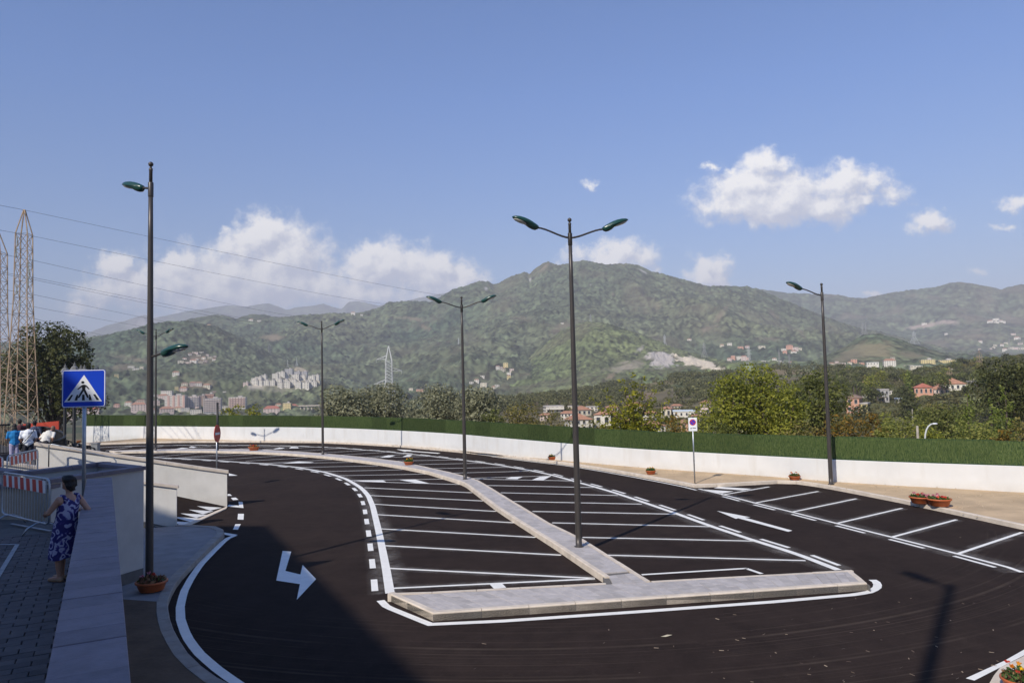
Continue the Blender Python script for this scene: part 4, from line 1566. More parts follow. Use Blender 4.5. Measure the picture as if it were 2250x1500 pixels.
# pavement and bed between the stairwell, the lamp and the lane
pave_kerb = GG([(394, 1161), (472, 1163.5), (490, 1171), (495, 1179), (470, 1203), (432, 1241), (402, 1272), (381, 1300), (369, 1332), (370, 1364), (383, 1402), (408, 1446), (446, 1484), (480, 1508), (560, 1550), (660, 1600)])
pk = [V2(p) for p in pave_kerb]
kr = thing('kerb', 'curving shaded kerb between the left pavement and the dark lane', 'kerb', kind='structure')
kerb('kerb', pk[::-1], .23, .15, .8, parent=kr, side=1, material=mat('kerb_dark', (.30, .27, .24), .9, .18, 3.0, bump=.3, bscale=50))  # this kerb gets a darker concrete colour than the others
inn = offset(pk, -.225)
pgon = inn + [par_R0 - pd * back_ext, par_R1 + pn * -.2, bA + Vector((.2, .1)), bC + Vector((-.1, .1)), bD + Vector((.1, .1)), ramp_n + rdir * 2.0]
cut_y = G(330, 1312, .14).y
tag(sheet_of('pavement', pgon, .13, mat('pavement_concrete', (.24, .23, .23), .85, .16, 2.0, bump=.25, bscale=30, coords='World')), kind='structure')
bed_out = offset(pk, -.23)
bo = [p for p in bed_out if p.y < cut_y]
bedp = bo + [par_R0 - pd * back_ext, par_R1 + pd * ((cut_y - par_R1.y) / pd.y)]
tag(sheet_of('planting_bed', bedp, .145, M_DARKSOIL), kind='structure')
# near right corner: pavement with kerb and white line
cr_px = [(2185, 1503), (2199, 1485), (2290, 1440)]
cp_ = [V2(G(u, v)) for u, v in cr_px]
cpoly = cp_ + [V2(G(2500, 1440)), V2(G(2500, 1700)), V2(G(2120, 1620))]
tag(MB().prism([(p.x, p.y) for p in cpoly], -.05, .14).build('pavement', M_KERB), kind='structure')
flat([[G(2122, 1489.5), G(2141, 1494.5), G(2205, 1462), G(2300, 1414), G(2290, 1404), G(2207, 1451)]], ZL, 'edge_line')

# ------------------------------------------------------------------ street lamps
def luminaire(parent, base, az, tilt, scale=1.0):
    """Flat green lantern head at the arm end pointing along az; the glass is a sub-part."""
    secs = [(0, .05, .045, -.05), (.06, .085, .065, -.105), (.16, .11, .085, -.115), (.26, .135, .10, -.10), (.36, .155, .112, -.055), (.50, .165, .112, -.045), (.64, .148, .095, -.04), (.76, .095, .06, -.03), (.82, .03, .02, -.015)]
    n = 14
    m = MB()
    vs, fs = [], []
    for (x, w, tp_, bt) in secs:
        for k in range(n):
            a = 2 * math.pi * k / n
            y = w * math.copysign(abs(math.cos(a)) ** .8, math.cos(a))
            z = (tp_ if math.sin(a) > 0 else -bt) * math.copysign(abs(math.sin(a)) ** .9, math.sin(a))
            vs.append((x, y, z))
    for i in range(len(secs) - 1):
        for k in range(n):
            a, c = i * n + k, i * n + (k + 1) % n
            fs.append((a, c, c + n, a + n))
    fs.append(tuple(range(n))[::-1])
    fs.append(tuple(range(len(vs) - n, len(vs))))
    m.add(vs, fs)
    M_ = Matrix.Translation(base) @ Matrix.Rotation(az, 4, 'Z') @ Matrix.Rotation(-tilt, 4, 'Y') @ Matrix.Scale(scale, 4)
    if 'lum' not in MATS:
        MATS['lum'] = m.mesh('luminaire', M_LAMPGREEN, True)
        le = MB()
        le.ell((.55, 0, -.036), (.22, .125, .035), 14)
        MATS['lens'] = le.mesh('lens', M_LENS, True)
        rm = MB()
        ring_ = []
        for k in range(25):
            a = 2 * math.pi * k / 24
            ring_.append((.44 + .365 * math.cos(a), .158 * math.sin(a), .004))
        rm.tube(ring_, .010, 6, cap=False)
        MATS['lrim'] = rm.mesh('rim', M_LAMPGREEN, True)
    o = link('luminaire', MATS['lum'], parent)
    o.matrix_local = M_
    link('lens', MATS['lens'], o)
    link('rim', MATS['lrim'], o)
    return o


def street_lamp(base, top_px, arms, label, lean=(0, 0), group='slim grey street lamps round the car park'):
    """base: ground point; arms: (azimuth, joint height share, reach, rise, tilt)."""
    d = ray(*top_px)
    H = EYE + d.z / math.hypot(d.x, d.y) * math.hypot(base.x, base.y) - base.z
    k = H / 9.75
    r = thing('street_lamp', label, 'street lamp', base, 0, group)
    r.rotation_euler = (lean[0], lean[1], 0)
    post = MB()
    post.lathe([(.13, 0), (.13, .015), (.092, .016), (.090, .3), (.085 * 1, H * .3), (.060, H * .82), (.052, H * .935)], n=14)
    post.build('post', M_POLE, r, True)
    up = MB()
    up.lathe([(.042, H * .93), (.041, H * .978), (.046, H * .979), (.046, H * .984), (.03, H * .985), (.022, H * .99)], n=12)
    up.build('upper_tube', M_POLE, r, True)
    MB().ell((0, 0, H - .058), (.062, .062, .062), 12).build('ball_finial', M_POLE, r, True)
    for (az, hs, reach, rise, tilt) in arms:
        hj = H * hs
        MB().lathe([(.062, hj - .22), (.064, hj - .21), (.064, hj + .13), (.058, hj + .14)], n=12).build('collar', M_POLE, r, True)
        pts = []
        for i in range(9):
            tt = i / 8
            s_ = tt * tt * (3 - 2 * tt)
            pts.append((reach * tt * math.cos(az), reach * tt * math.sin(az), hj + rise * (s_ * .9 + .1 * tt)))
        MB().tube(pts, [.030 - .004 * i / 8 for i in range(9)], 8).build('arm', M_POLE, r, True)
        e_ = Vector(pts[-1])
        luminaire(r, e_ - Vector((math.cos(az), math.sin(az), 0)) * .04, az, tilt)
    return r


def az_of(v):
    return math.atan2(v.y, v.x)


aL_ = az_of(Vector((-1.30, -.42)))           # arm directions read off the arm shadows
aR_ = az_of(Vector((1.33, .17)))
T18 = math.radians(20)
street_lamp(G(1272, 1200, IZ), (1251, 479), [(aL_, .938, 1.02, .26, T18), (aR_, .938, 1.02, .26, T18)], 'tall double armed street lamp standing on the straight part of the island stem')
street_lamp(G(1022, 1052, IZ), (1025, 651), [(aL_ - .12, .938, 1.05, .28, T18), (aR_ - .2, .938, 1.05, .28, T18)], 'double armed street lamp where the island stem starts to curve', lean=(0, math.radians(.0)))
street_lamp(G(709.5, 998, IZ), (707, 705), [(aL_ - .35, .938, 1.05, .30, T18), (aR_ - .35, .938, 1.05, .30, T18)], 'thinner looking double armed street lamp on the stem behind the orange pot')
street_lamp(G(342, 989, IZ), (343, 723), [(aL_ - .45, .938, 1.05, .30, T18), (aR_ - .45, .938, 1.05, .30, T18)], 'most distant double armed street lamp, half behind the big left post')
street_lamp(G(1826, 1063, .16), (1803, 622), [(aL_ - .05, .938, 1.05, .28, T18)], 'single armed street lamp on the sandy bed close to the green screen')
bl = G(328, 1292, .14)
lf = street_lamp(bl, (331, 356), [(math.radians(150), .937, .34, .05, math.radians(14)), (math.radians(-22), .535, .42, .07, math.radians(10))], 'tall near lamp post with one high and one low green head on the left pavement', group=None)

# ------------------------------------------------------------------ signs
def rrect(w, h, r, n=5):
    pts = []
    for cx, cy, a0 in ((w / 2 - r, h / 2 - r, 0), (-w / 2 + r, h / 2 - r, 90), (-w / 2 + r, -h / 2 + r, 180), (w / 2 - r, -h / 2 + r, 270)):
        for k in range(n + 1):
            a = math.radians(a0 + 90 * k / n)
            pts.append((cx + r * math.cos(a), cy + r * math.sin(a)))
    return pts


def plate(pts, y, th=None):
    """Vertical outline (x, z) facing -Y at depth y."""
    m = MB()
    if th is None:
        m.add([(x, y, z) for x, z in pts], [tuple(range(len(pts)))])
    else:
        n = len(pts)
        m.add([(x, y, z) for x, z in pts] + [(x, y + th, z) for x, z in pts], [tuple(range(n)), tuple(range(n, 2 * n))[::-1]] + [(i, i + n, (i + 1) % n + n, (i + 1) % n) for i in range(n)])
    return m


def circ(r, n=28, cx=0, cz=0):
    return [(cx + r * math.cos(2 * math.pi * k / n), cz + r * math.sin(2 * math.pi * k / n)) for k in range(n)]


# pedestrian crossing sign
sp_ = AT(182.5, 1040, 15.95)
sgn = thing('crossing_sign', 'square blue pedestrian crossing sign on a grey post beside the parapet end', 'road sign', (sp_.x, sp_.y, PZ), math.radians(12))
stop_ = AT(181, 812, 15.95).z - PZ
sbot = AT(181, 894.5, 15.95).z - PZ
MB().tube([(0, .05, 0), (0, .05, stop_ - .08)], .038, 12).build('post', M_GALV, sgn, True)
S = stop_ - sbot
W_ = S * 1.06
cz = (stop_ + sbot) / 2


def sc(pts):
    """Sign drawing in zoom pixels (740 wide board) to metres on the board."""
    return [((x - 1175) / 740.0 * W_, cz - (y - 615) / 690.0 * S) for x, y in pts]


pnl = plate([(x, z + cz) for x, z in rrect(W_, S, .05)], 0, .012).build('board', M_BLUE, sgn)
bd_ = []
o1, o2 = [(x, z + cz) for x, z in rrect(W_ * .985, S * .985, .05)], [(x, z + cz) for x, z in rrect(W_ * .945, S * .945, .035)]
bm_ = MB()
n_ = len(o1)
bm_.add([(x, -.002, z) for x, z in o1] + [(x, -.002, z) for x, z in o2], [(i, (i + 1) % n_, (i + 1) % n_ + n_, i + n_) for i in range(n_)])
bm_.build('white_border', M_WHITE, pnl)
plate(sc([(845, 858), (1487, 858), (1178, 365)]), -.002).build('white_triangle', M_WHITE, pnl)
fig = MB()
for pts in ([(1158 + 27 * math.cos(a / 16 * 6.283), 503 + 24 * math.sin(a / 16 * 6.283)) for a in range(16)],
            [(1140, 556), (1158, 545), (1190, 545), (1216, 556), (1206, 580), (1200, 640), (1150, 640), (1143, 585)],
            [(1142, 553), (1120, 572), (1066, 622), (1080, 636), (1140, 592), (1150, 575)], [(1214, 555), (1240, 580), (1274, 626), (1258, 634), (1226, 598), (1203, 580)],
            [(1150, 632), (1184, 640), (1172, 664), (1102, 785), (1080, 787), (1076, 770)], [(1160, 640), (1201, 632), (1262, 772), (1254, 788), (1232, 786), (1172, 662)],
            [(965, 728), (998, 728), (938, 833), (895, 833)], [(1060, 728), (1080, 728), (1076, 790), (1066, 833), (1020, 833), (1040, 770)], [(1150, 726), (1190, 726), (1194, 833), (1146, 833)],
            [(1262, 728), (1284, 728), (1316, 832), (1268, 833), (1258, 790), (1268, 780)], [(1336, 726), (1372, 726), (1440, 830), (1396, 833)]):
    pp = sc(pts)
    if sum(pp[i][0] * pp[(i + 1) % len(pp)][1] - pp[(i + 1) % len(pp)][0] * pp[i][1] for i in range(len(pp))) < 0:
        pp = pp[::-1]
    fig.add([(x, -.0045, z) for x, z in pp], [tuple(range(len(pp)))])
fig.build('walking_figure', M_BLACK, pnl)
for dz in (.12, -.12):
    MB().box((0, .04, cz + dz), (.12, .03, .03)).build('bracket', M_GALV, sgn)

# no parking sign on the sandy corner
b0_ = G(1527, 1061, .15)
h_t = (b0_.y / 34.3)
ns = thing('no_parking_sign', 'white board with a round no parking symbol on a thin pole by the sandy corner', 'road sign', b0_, math.radians(-6))
zt = AT(1526, 917, b0_.y).z - .15
zb = AT(1527, 946.5, b0_.y).z - .15
Wn = (1536.5 - 1518) / FPX * b0_.y
MB().tube([(0, .04, 0), (0, .04, zt - .03)], .032, 10).build('pole', M_GALV, ns, True)
bz = (zt + zb) / 2
bo = plate([(x, z + bz) for x, z in rrect(Wn, zt - zb, .02, 3)], 0, .01).build('board', M_WHITE, ns)
cz_ = bz + (zt - zb) * .15
rr_ = Wn * .37
plate(circ(rr_, 28, 0, cz_), -.003).build('red_ring', M_RED, bo)
plate(circ(rr_ * .74, 28, 0, cz_), -.005).build('blue_disc', M_BLUE, bo)
st_ = Vector((1, -1)).normalized()
nn_ = Vector((1, 1)).normalized()
q = [st_ * rr_ * .8 * a + nn_ * rr_ * .13 * c for a, c in ((-1, -1), (1, -1), (1, 1), (-1, 1))]
plate([(p.x, p.y + cz_) for p in q], -.007).build('red_bar', M_RED, bo)
tm_ = MB()
for x0, w0, dz in ((-.30, .18, -.012), (-.10, .04, .01), (.0, .12, .004), (.14, .1, 0), (.26, .09, -.004)):
    tm_.add([((x0 + a * w0) * Wn, -.003, bz - (zt - zb) * .31 + dz + c * .035) for a, c in ((0, 0), (1, 0), (1, 1), (0, 1))], [(0, 1, 2, 3)])
tm_.build('lettering', M_BLACK, bo)

# round sign seen nearly edge on, behind the ramp wall
rb = AT(478, 1031, 37.5)
rs = thing('round_sign', 'round red and white no entry sign seen nearly edge on behind the ramp wall', 'road sign', (rb.x, rb.y, 0), math.radians(91))
zt, zb = AT(479, 933, 37.5).z, AT(479, 971.5, 37.5).z
MB().tube([(0, .04, 0), (0, .04, zt - .1)], .033, 10).build('post', M_GALV, rs, True)
rcz, rr_ = (zt + zb) / 2, (zt - zb) / 2
ro = plate(circ(rr_, 32, 0, rcz), 0, .02).build('disc', M_RED, rs)
plate([(-.7 * rr_, rcz - .13 * rr_), (.7 * rr_, rcz - .13 * rr_), (.7 * rr_, rcz + .13 * rr_), (-.7 * rr_, rcz + .13 * rr_)], -.004).build('white_bar', M_WHITE, ro)
# dark slim stake behind it
db = AT(478, 955, 60)
pt = thing('stake', 'thin dark stake rising over the green screen behind the round sign', 'post', (db.x, db.y, 0))
MB().tube([(0, 0, 0), (0, 0, AT(478, 884, 60).z)], [.10, .09], 8).build('shaft', M_IRON, pt, True)

# ------------------------------------------------------------------ flower pots
def leaf_cards(n, spread, h, size, rr, up=.6):
    V = np.empty((n, 4, 3))
    a = rr.uniform(0, 2 * math.pi, n)
    r = np.sqrt(rr.random(n)) * spread
    z = rr.random(n) ** .8 * h * (1 - .5 * (r / spread))
    c = np.stack([r * np.cos(a), r * np.sin(a), z], -1)
    d1 = rr.normal(0, 1, (n, 3))
    d1[:, 2] += up
    d1 /= np.linalg.norm(d1, axis=1)[:, None]
    d2 = np.cross(d1, rr.normal(0, 1, (n, 3)))
    d2 /= np.linalg.norm(d2, axis=1)[:, None]
    s = size * rr.uniform(.6, 1.4, n)[:, None]
    for k, (x, y) in enumerate(((-.5, 0), (0, -.35), (.5, 0), (0, .35))):
        V[:, k] = c + d1 * x * s * 1.5 + d2 * y * s
    return V.reshape(-1, 3), np.arange(4 * n).reshape(n, 4)


LEAF_POT = leaf_mat('pot_leaves', (.03, .07, .015), (.10, .16, .04), .25)
LEAF_DRY = leaf_mat('pot_dry_leaves', (.14, .05, .035), (.34, .2, .1), .2)
FL = {'red': leaf_mat('petal_red', (.45, .02, .02), (.62, .10, .05), .1), 'yellow': leaf_mat('petal_yellow', (.75, .42, .01), (.85, .55, .03), .1), 'pink': leaf_mat('petal_pink', (.5, .12, .2), (.65, .3, .34), .1),
      'orange': leaf_mat('petal_orange', (.65, .18, .01), (.75, .3, .03), .1)}
SEED = [500]


def flower_pot(base, dia, kind, label, oval=1.0, rz=0.0, height=None, lush=1.0, group='terracotta flower pots round the car park'):
    h = height or dia * .31
    r0 = dia / 2
    p = thing('flower_pot', label, 'flower pot', base, rz, group)
    prof = [(r0 * .70, 0), (r0 * .74, .01), (r0 * .90, h * .72), (r0 * .93, h * .74), (r0 * .97, h * .80), (r0, h * .82), (r0, h), (r0 * .90, h), (r0 * .86, h * .86)]
    MB().lathe(prof, n=24, sx=oval).build('bowl', M_TERRA, p, True)
    MB().lathe([(r0 * .86, h * .85), (r0 * .4, h * .9)], n=16, sx=oval).build('earth', M_EARTH, p)
    SEED[0] += 1
    rr = np.random.default_rng(SEED[0])
    n = int(260 * lush)
    V, F = leaf_cards(n, r0 * .85, dia * .30 * lush, dia * .09, rr)
    V[:, 0] *= oval
    V[:, 2] += h * .85
    o = link('foliage', npmesh('foliage', V, F, LEAF_DRY if kind == 'dry' else LEAF_POT), p)
    if kind in ('dry', 'mixed'):
        V, F = leaf_cards(int(n * .5), r0 * .85, dia * .26 * lush, dia * .08, rr)
        V[:, 0] *= oval
        V[:, 2] += h * .85
        link('dry_foliage', npmesh('foliage', V, F, LEAF_DRY if kind == 'mixed' else LEAF_POT), p)
    cols = {'mixed': ['yellow', 'orange', 'red', 'red'], 'pink': ['pink', 'red', 'pink', 'red', 'pink', 'pink'], 'dry': ['red', 'pink'], 'red': ['red', 'orange', 'red', 'orange', 'red'], 'yellow': ['yellow', 'yellow', 'orange']}[kind]
    for c in cols * 2:
        a, q = rr.uniform(0, 6.28), r0 * math.sqrt(rr.random()) * .75
        z = h + dia * (.1 + .2 * rr.random()) * lush
        V, F = leaf_cards(14, dia * .05, dia * .035, dia * .065, rr, 1.2)
        V += np.array([q * math.cos(a) * oval, q * math.sin(a), z])
        link('flower', npmesh('flower', V, F, FL[c]), p)
    return p


def pot_px(u, v_base, wpx, z, kind, label, **k):
    b = G(u, v_base - wpx * .09, z)
    return flower_pot(b, wpx / FPX * b.y, kind, label, **k)


pot_px(333, 1302, 66, .15, 'dry', 'shaded flower pot with small reddish plants at the foot of the near lamp post', lush=.8)
pot_px(558, 991, 24.5, IZ, 'red', 'round orange pot of low red plants on the far end of the island stem', lush=.6)
pot_px(898, 1022.5, 22, IZ, 'yellow', 'small orange pot with yellow flowers on the island stem between two lamp posts', lush=1.4)
pot_px(1214, 1011, 20.5, .16, 'yellow', 'small orange pot of yellowish plants against the base of the white wall', lush=1.2)
pot_px(1430, 1042.5, 23, .16, 'yellow', 'small orange pot of green and yellow plants near the thin sign pole', lush=1.3)
pot_px(1746, 1055.5, 26, .16, 'mixed', 'orange pot of drooping plants by the kerb corner at the white wall', lush=1.0)
pot_px(2023, 1108.5, 46, .17, 'pink', 'slightly smaller of the two orange oval pots of pink flowers standing together on the sand', lush=.5, rz=.1)
pot_px(2064, 1114.5, 50, .17, 'pink', 'nearer of the two orange oval pots of pink flowers, overlapping its neighbour', lush=.5, rz=.1)
pot_px(2243, 1520, 76, .14, 'mixed', 'large orange pot with yellow and red flowers on the near pavement corner', lush=1.25)
pot_px(173, 973, 10, .16, 'red', 'tiny distant orange pot beside the iron railing', lush=.5)

# ------------------------------------------------------------------ crowd barriers, railings, red board
def barrier(p0, p1, z, label, board=True, nb=16):
    a, c = Vector(p0), Vector(p1)
    d = (c - a).normalized()
    Lb = (c - a).length
    o = thing('crowd_barrier', label, 'barrier', (a.x, a.y, z), math.atan2(d.y, d.x), 'steel crowd barriers on the plaza')
    fr = [(.12, 0, 1.08), (Lb - .12, 0, 1.08), (Lb - .03, 0, 1.04), (Lb, 0, .95), (Lb, 0, .32), (Lb - .03, 0, .24), (Lb - .12, 0, .20), (.12, 0, .20), (.03, 0, .24), (0, 0, .32), (0, 0, .95), (.03, 0, 1.04), (.12, 0, 1.08)]
    MB().tube(fr, .02, 8, cap=False).build('frame', M_GALV, o, True)
    for k in range(nb):
        x = Lb * (k + 1) / (nb + 1)
        MB().tube([(x, 0, .21), (x, 0, 1.07)], .008, 5).build('bar', M_GALV, o)
    for x in (Lb * .16, Lb * .84):
        MB().tube([(x, -.32, 0), (x, -.24, .12), (x, -.08, .2), (x, .08, .2), (x, .24, .12), (x, .32, 0)], .018, 6).build('foot', M_GALV, o, True)
    if board:
        bz0, bz1 = .80, 1.04
        B = MB().box((Lb / 2, -.03, (bz0 + bz1) / 2), (Lb * .9, .012, bz1 - bz0)).build('striped_board', M_WHITE, o)
        n = 7
        w = Lb * .9 / n
        for k in range(n):
            x = Lb * .05 + k * w
            st = MB().add([(x + .03, -.0375, bz0), (min(x + w * .70, Lb * .95), -.0375, bz0), (min(x + w * .58, Lb * .95), -.0375, bz1), (x - .0 + (.0 if k else .02), -.0375, bz1)], [(0, 1, 2, 3)])
            st.build('red_stripe', M_RED, B)
    return o


def pl2(u, v, z):
    p = G(u, v, z)
    return (p.x, p.y)


barrier(pl2(6, 1037, PZ + 1.08), pl2(109, 1052, PZ + 1.08), PZ, 'near shaded crowd barrier with a red and white board left of the woman')
q0, q1 = Vector(pl2(16, 1001, PZ + 1.08)), Vector(pl2(85, 986, PZ + 1.08))
barrier(q0, q0 + (q1 - q0).normalized() * 2.4, PZ, 'far sunlit crowd barrier with a red and white board in front of the standing people')
barrier(pl2(-60, 1010, PZ + 1.08), pl2(7, 1002, PZ + 1.08), PZ, 'crowd barrier cut off by the left picture edge', nb=14)

# sloping steel handrail at the head of the ramp
hb = V2(G(92, 1008, PZ + .45))
h1 = rampW + (rampR - rampW).normalized() * .4 + Vector((.25, -.35))
hd = (rampR - rampW).normalized()
hr = thing('handrail', 'short grey tube handrail sloping down along the head of the ramp wall', 'handrail', (h1.x, h1.y, 0))
zf = lambda s: PZ - (PZ - .02) * s / 6.9
MB().tube([(0, 0, zf(.4)), (0, 0, zf(.4) + .95), (hd.x * .1, hd.y * .1, zf(.5) + 1.0), (hd.x * 2.2, hd.y * 2.2, zf(2.6) + 1.0), (hd.x * 2.3, hd.y * 2.3, zf(2.7) + .9), (hd.x * 2.3, hd.y * 2.3, zf(2.7))], .024, 8).build('tube_rail', M_GALV, hr, True)

# iron lattice railing behind the ramp, dropping towards the car park
ra0, ra1 = AT(146, 967, 34.5), AT(262, 1000, 38.0)
rl = thing('iron_railing', 'black wrought iron lattice railing descending behind the ramp wall', 'railing', ra0)
dv = ra1 - ra0
hgt = .85
MB().tube([(0, 0, 0), dv], .03, 6).build('top_rail', M_IRON, rl)
MB().tube([(0, 0, -.16), dv - Vector((0, 0, .16))], .018, 6).build('middle_rail', M_IRON, rl)
MB().tube([(0, 0, -hgt), dv - Vector((0, 0, hgt))], .025, 6).build('bottom_rail', M_IRON, rl)
n = 15
for k in range(n):
    a, c = dv * (k / n), dv * ((k + 1) / n)
    MB().tube([a - Vector((0, 0, .16)), c - Vector((0, 0, hgt))], .014, 4).build('lattice_bar', M_IRON, rl)
    MB().tube([a - Vector((0, 0, hgt)), c - Vector((0, 0, .16))], .014, 4).build('lattice_bar', M_IRON, rl)
    MB().ell(a.lerp(c, .5) - Vector((0, 0, .08)), (.05, .02, .06), 6).build('scroll', M_IRON, rl)
for k in (0, 5, 10, 15):
    a = dv * (k / n)
    MB().tube([a + Vector((0, 0, .02)), a - Vector((0, 0, 1.6))], .035, 6).build('post', M_IRON, rl)
pk_ = AT(210, 984, 36.4)
m = MB().box((0, 0, -.1), (.30, .26, .62))
m.box((0, 0, .23), (.34, .30, .05))
m.box((0, 0, -.9), (.26, .22, 1.2))
tag(m.build('junction_box', M_GREY), 'small grey box on a pillar in the lattice railing', 'box').location = pk_
# curved iron balustrade behind the stooping man
cv = thing('curved_balustrade', 'dark curved iron balustrade behind the stooping man in a pale shirt', 'balustrade', (0, 0, PZ))
arc = [AT(u, v, y) for u, v, y in ((82, 938, 35.2), (96, 938, 35.6), (112, 941, 35.4), (128, 946, 34.9), (139, 951, 34.0), (143, 957, 33.0), (139, 962, 32.0), (128, 967, 31.0), (114, 971, 30.4))]
arc = [a - Vector((0, 0, PZ)) for a in arc]
MB().tube(arc, .05, 8).build('top_rail', M_IRON, cv, True)
MB().tube([(a.x, a.y, max(.08, a.z - 1.0)) for a in arc], .04, 8).build('bottom_rail', M_IRON, cv, True)
for i in range(len(arc) - 1):
    for k in range(5):
        p = arc[i].lerp(arc[i + 1], k / 5)
        MB().tube([(p.x, p.y, p.z), (p.x, p.y, max(.05, p.z - 1.0))], .030, 5).build('bar', M_IRON, cv)
# vertical bar fence at the far left
f0, f1 = AT(-40, 936, 31), AT(22, 937, 32)
vf = thing('bar_fence', 'black vertical bar fence on a low plinth at the left edge', 'fence', (f0.x, f0.y, PZ))
dvf = Vector((f1.x - f0.x, f1.y - f0.y, 0))
zt = f0.z - PZ
MB().tube([(0, 0, zt), dvf + Vector((0, 0, zt))], .03, 6).build('top_rail', M_IRON, vf)
MB().tube([(0, 0, .35), dvf + Vector((0, 0, .35))], .02, 6).build('bottom_rail', M_IRON, vf)
for k in range(19):
    p = dvf * (k / 18)
    MB().tube([(p.x, p.y, .3), (p.x, p.y, zt + .05)], .015, 5).build('bar', M_IRON, vf)
MB().box((dvf.x / 2, dvf.y / 2, .14), (dvf.length + .2, .3, .34), math.atan2(dvf.y, dvf.x)).build('plinth', M_DARKPAV, vf)
# red sheet board
r0, r1 = AT(50, 931.5, 40), AT(129, 924.5, 40)
rbz = AT(129, 943.5, 40).z
rbd = thing('red_board', 'large orange red sheet board standing behind the people on the plaza', 'board', (r0.x, r0.y, 0))
w_ = r1.x - r0.x
MB().prism([(0, 0), (w_, 0), (w_, .08), (0, .08)], [rbz - .4, rbz, rbz, rbz - .4], [r0.z, r1.z, r1.z, r0.z]).build('sheet', mat('red_sheet', (.42, .045, .02), .6, .15, 1.0), rbd)
for k in (.06, .5, .96):
    MB().tube([(w_ * k, .12, -1), (w_ * k, .12, rbz + .3)], .05, 6).build('post', M_IRON, rbd)

# classic lantern posts behind the crossing sign
M_LANT = mat('lantern_grey', (.16, .16, .155), .5, .1, 5)


def lantern_post(u, vt, depth, heads, label):
    top = AT(u, vt, depth)
    o = thing('lantern_post', label, 'lantern post', (top.x, top.y, PZ), 0, 'old style lantern posts on the plaza')
    H_ = top.z - PZ
    MB().lathe([(.12, 0), (.12, .5), (.07, .6), (.055, H_ - .9), (.05, H_ - .8)], n=10).build('post', M_IRON, o, True)
    for x in heads:
        if abs(x) > .01:
            MB().tube([(0, 0, H_ - .95), (x * .6, 0, H_ - .85), (x, 0, H_ - .75)], .02, 6).build('arm', M_IRON, o)
        dz = -.12 if abs(x) > .01 else 0
        g = MB().lathe([(.09, H_ - .78), (.17, H_ - .36)], (x, 0, dz), 6).build('lantern_glass', M_LENS, o)
        MB().lathe([(.20, H_ - .36), (.12, H_ - .22), (.05, H_ - .16), (.06, H_ - .10), (.02, H_ - .07), (.015, H_)], (x, 0, dz), 8).build('lantern_cap', M_LANT, g)
    return o


lantern_post(143.5, 799, 33, [0], 'slim black post carrying one old lantern, left of the crossing sign pole')
lantern_post(164, 795, 32.5, [0, .28, -.02 + .45], 'black post with a cluster of old lanterns showing above the blue sign')

# ------------------------------------------------------------------ people
def capsule(m, a, c, ra, rc, n=8):
    a, c = Vector(a), Vector(c)
    d = c - a
    steps = max(2, int(d.length / (min(ra, rc) * .9)) + 1)
    for i in range(steps + 1):
        t_ = i / steps
        m.ell(a.lerp(c, t_), (ra + (rc - ra) * t_,) * 3, n)


def skin_mesh(name, caps, ells, voxel, material, smooth=4, smf=.5):
    """One continuous surface round tapered limbs and ellipsoids."""
    m = MB()
    for a, c, ra, rc in caps:
        capsule(m, a, c, ra, rc)
    for e_ in ells:
        m.ell(e_[0], e_[1], 12, e_[2] if len(e_) > 2 else None)
    tmp = bpy.data.objects.new('tmp', m.mesh('tmp', material))
    COL.objects.link(tmp)
    md = tmp.modifiers.new('r', 'REMESH')
    md.mode = 'VOXEL'
    md.voxel_size = voxel
    sm = tmp.modifiers.new('s', 'SMOOTH')
    sm.factor = smf
    sm.iterations = smooth
    dg = bpy.context.evaluated_depsgraph_get()
    dg.update()
    me = bpy.data.meshes.new_from_object(tmp.evaluated_get(dg))
    me.name = name
    old = tmp.data
    bpy.data.objects.remove(tmp)
    bpy.data.meshes.remove(old)
    me.materials.clear()
    me.materials.append(material)
    me.polygons.foreach_set('use_smooth', [True] * len(me.polygons))
    return me


SKIN = mat('skin', (.42, .23, .155), .55, .08, 6)
HAIR = mat('dark_hair', (.012, .009, .008), .55, .3, 30, bump=.5, bscale=90)


def hand(caps, wrist, d, side, r=.018):
    """Palm, four bent fingers and a thumb as limb chains."""
    w, d = Vector(wrist), Vector(d).normalized()
    s = Vector(side).normalized()
    caps.append((w, w + d * .085, .026, .034))
    for k, ln_ in enumerate((.062, .072, .068, .052)):
        b_ = w + d * .085 + s * (.030 - .02 * k)
        mid_ = b_ + d * ln_ * .55 - Vector((0, 0, .008))
        caps.append((b_, mid_, .0095, .009))
        caps.append((mid_, mid_ + d * ln_ * .4 - Vector((0, 0, .022)), .009, .008))
    tb = w + d * .03 + s * .03
    caps.append((tb, tb + d * .045 + s * .03, .012, .010))


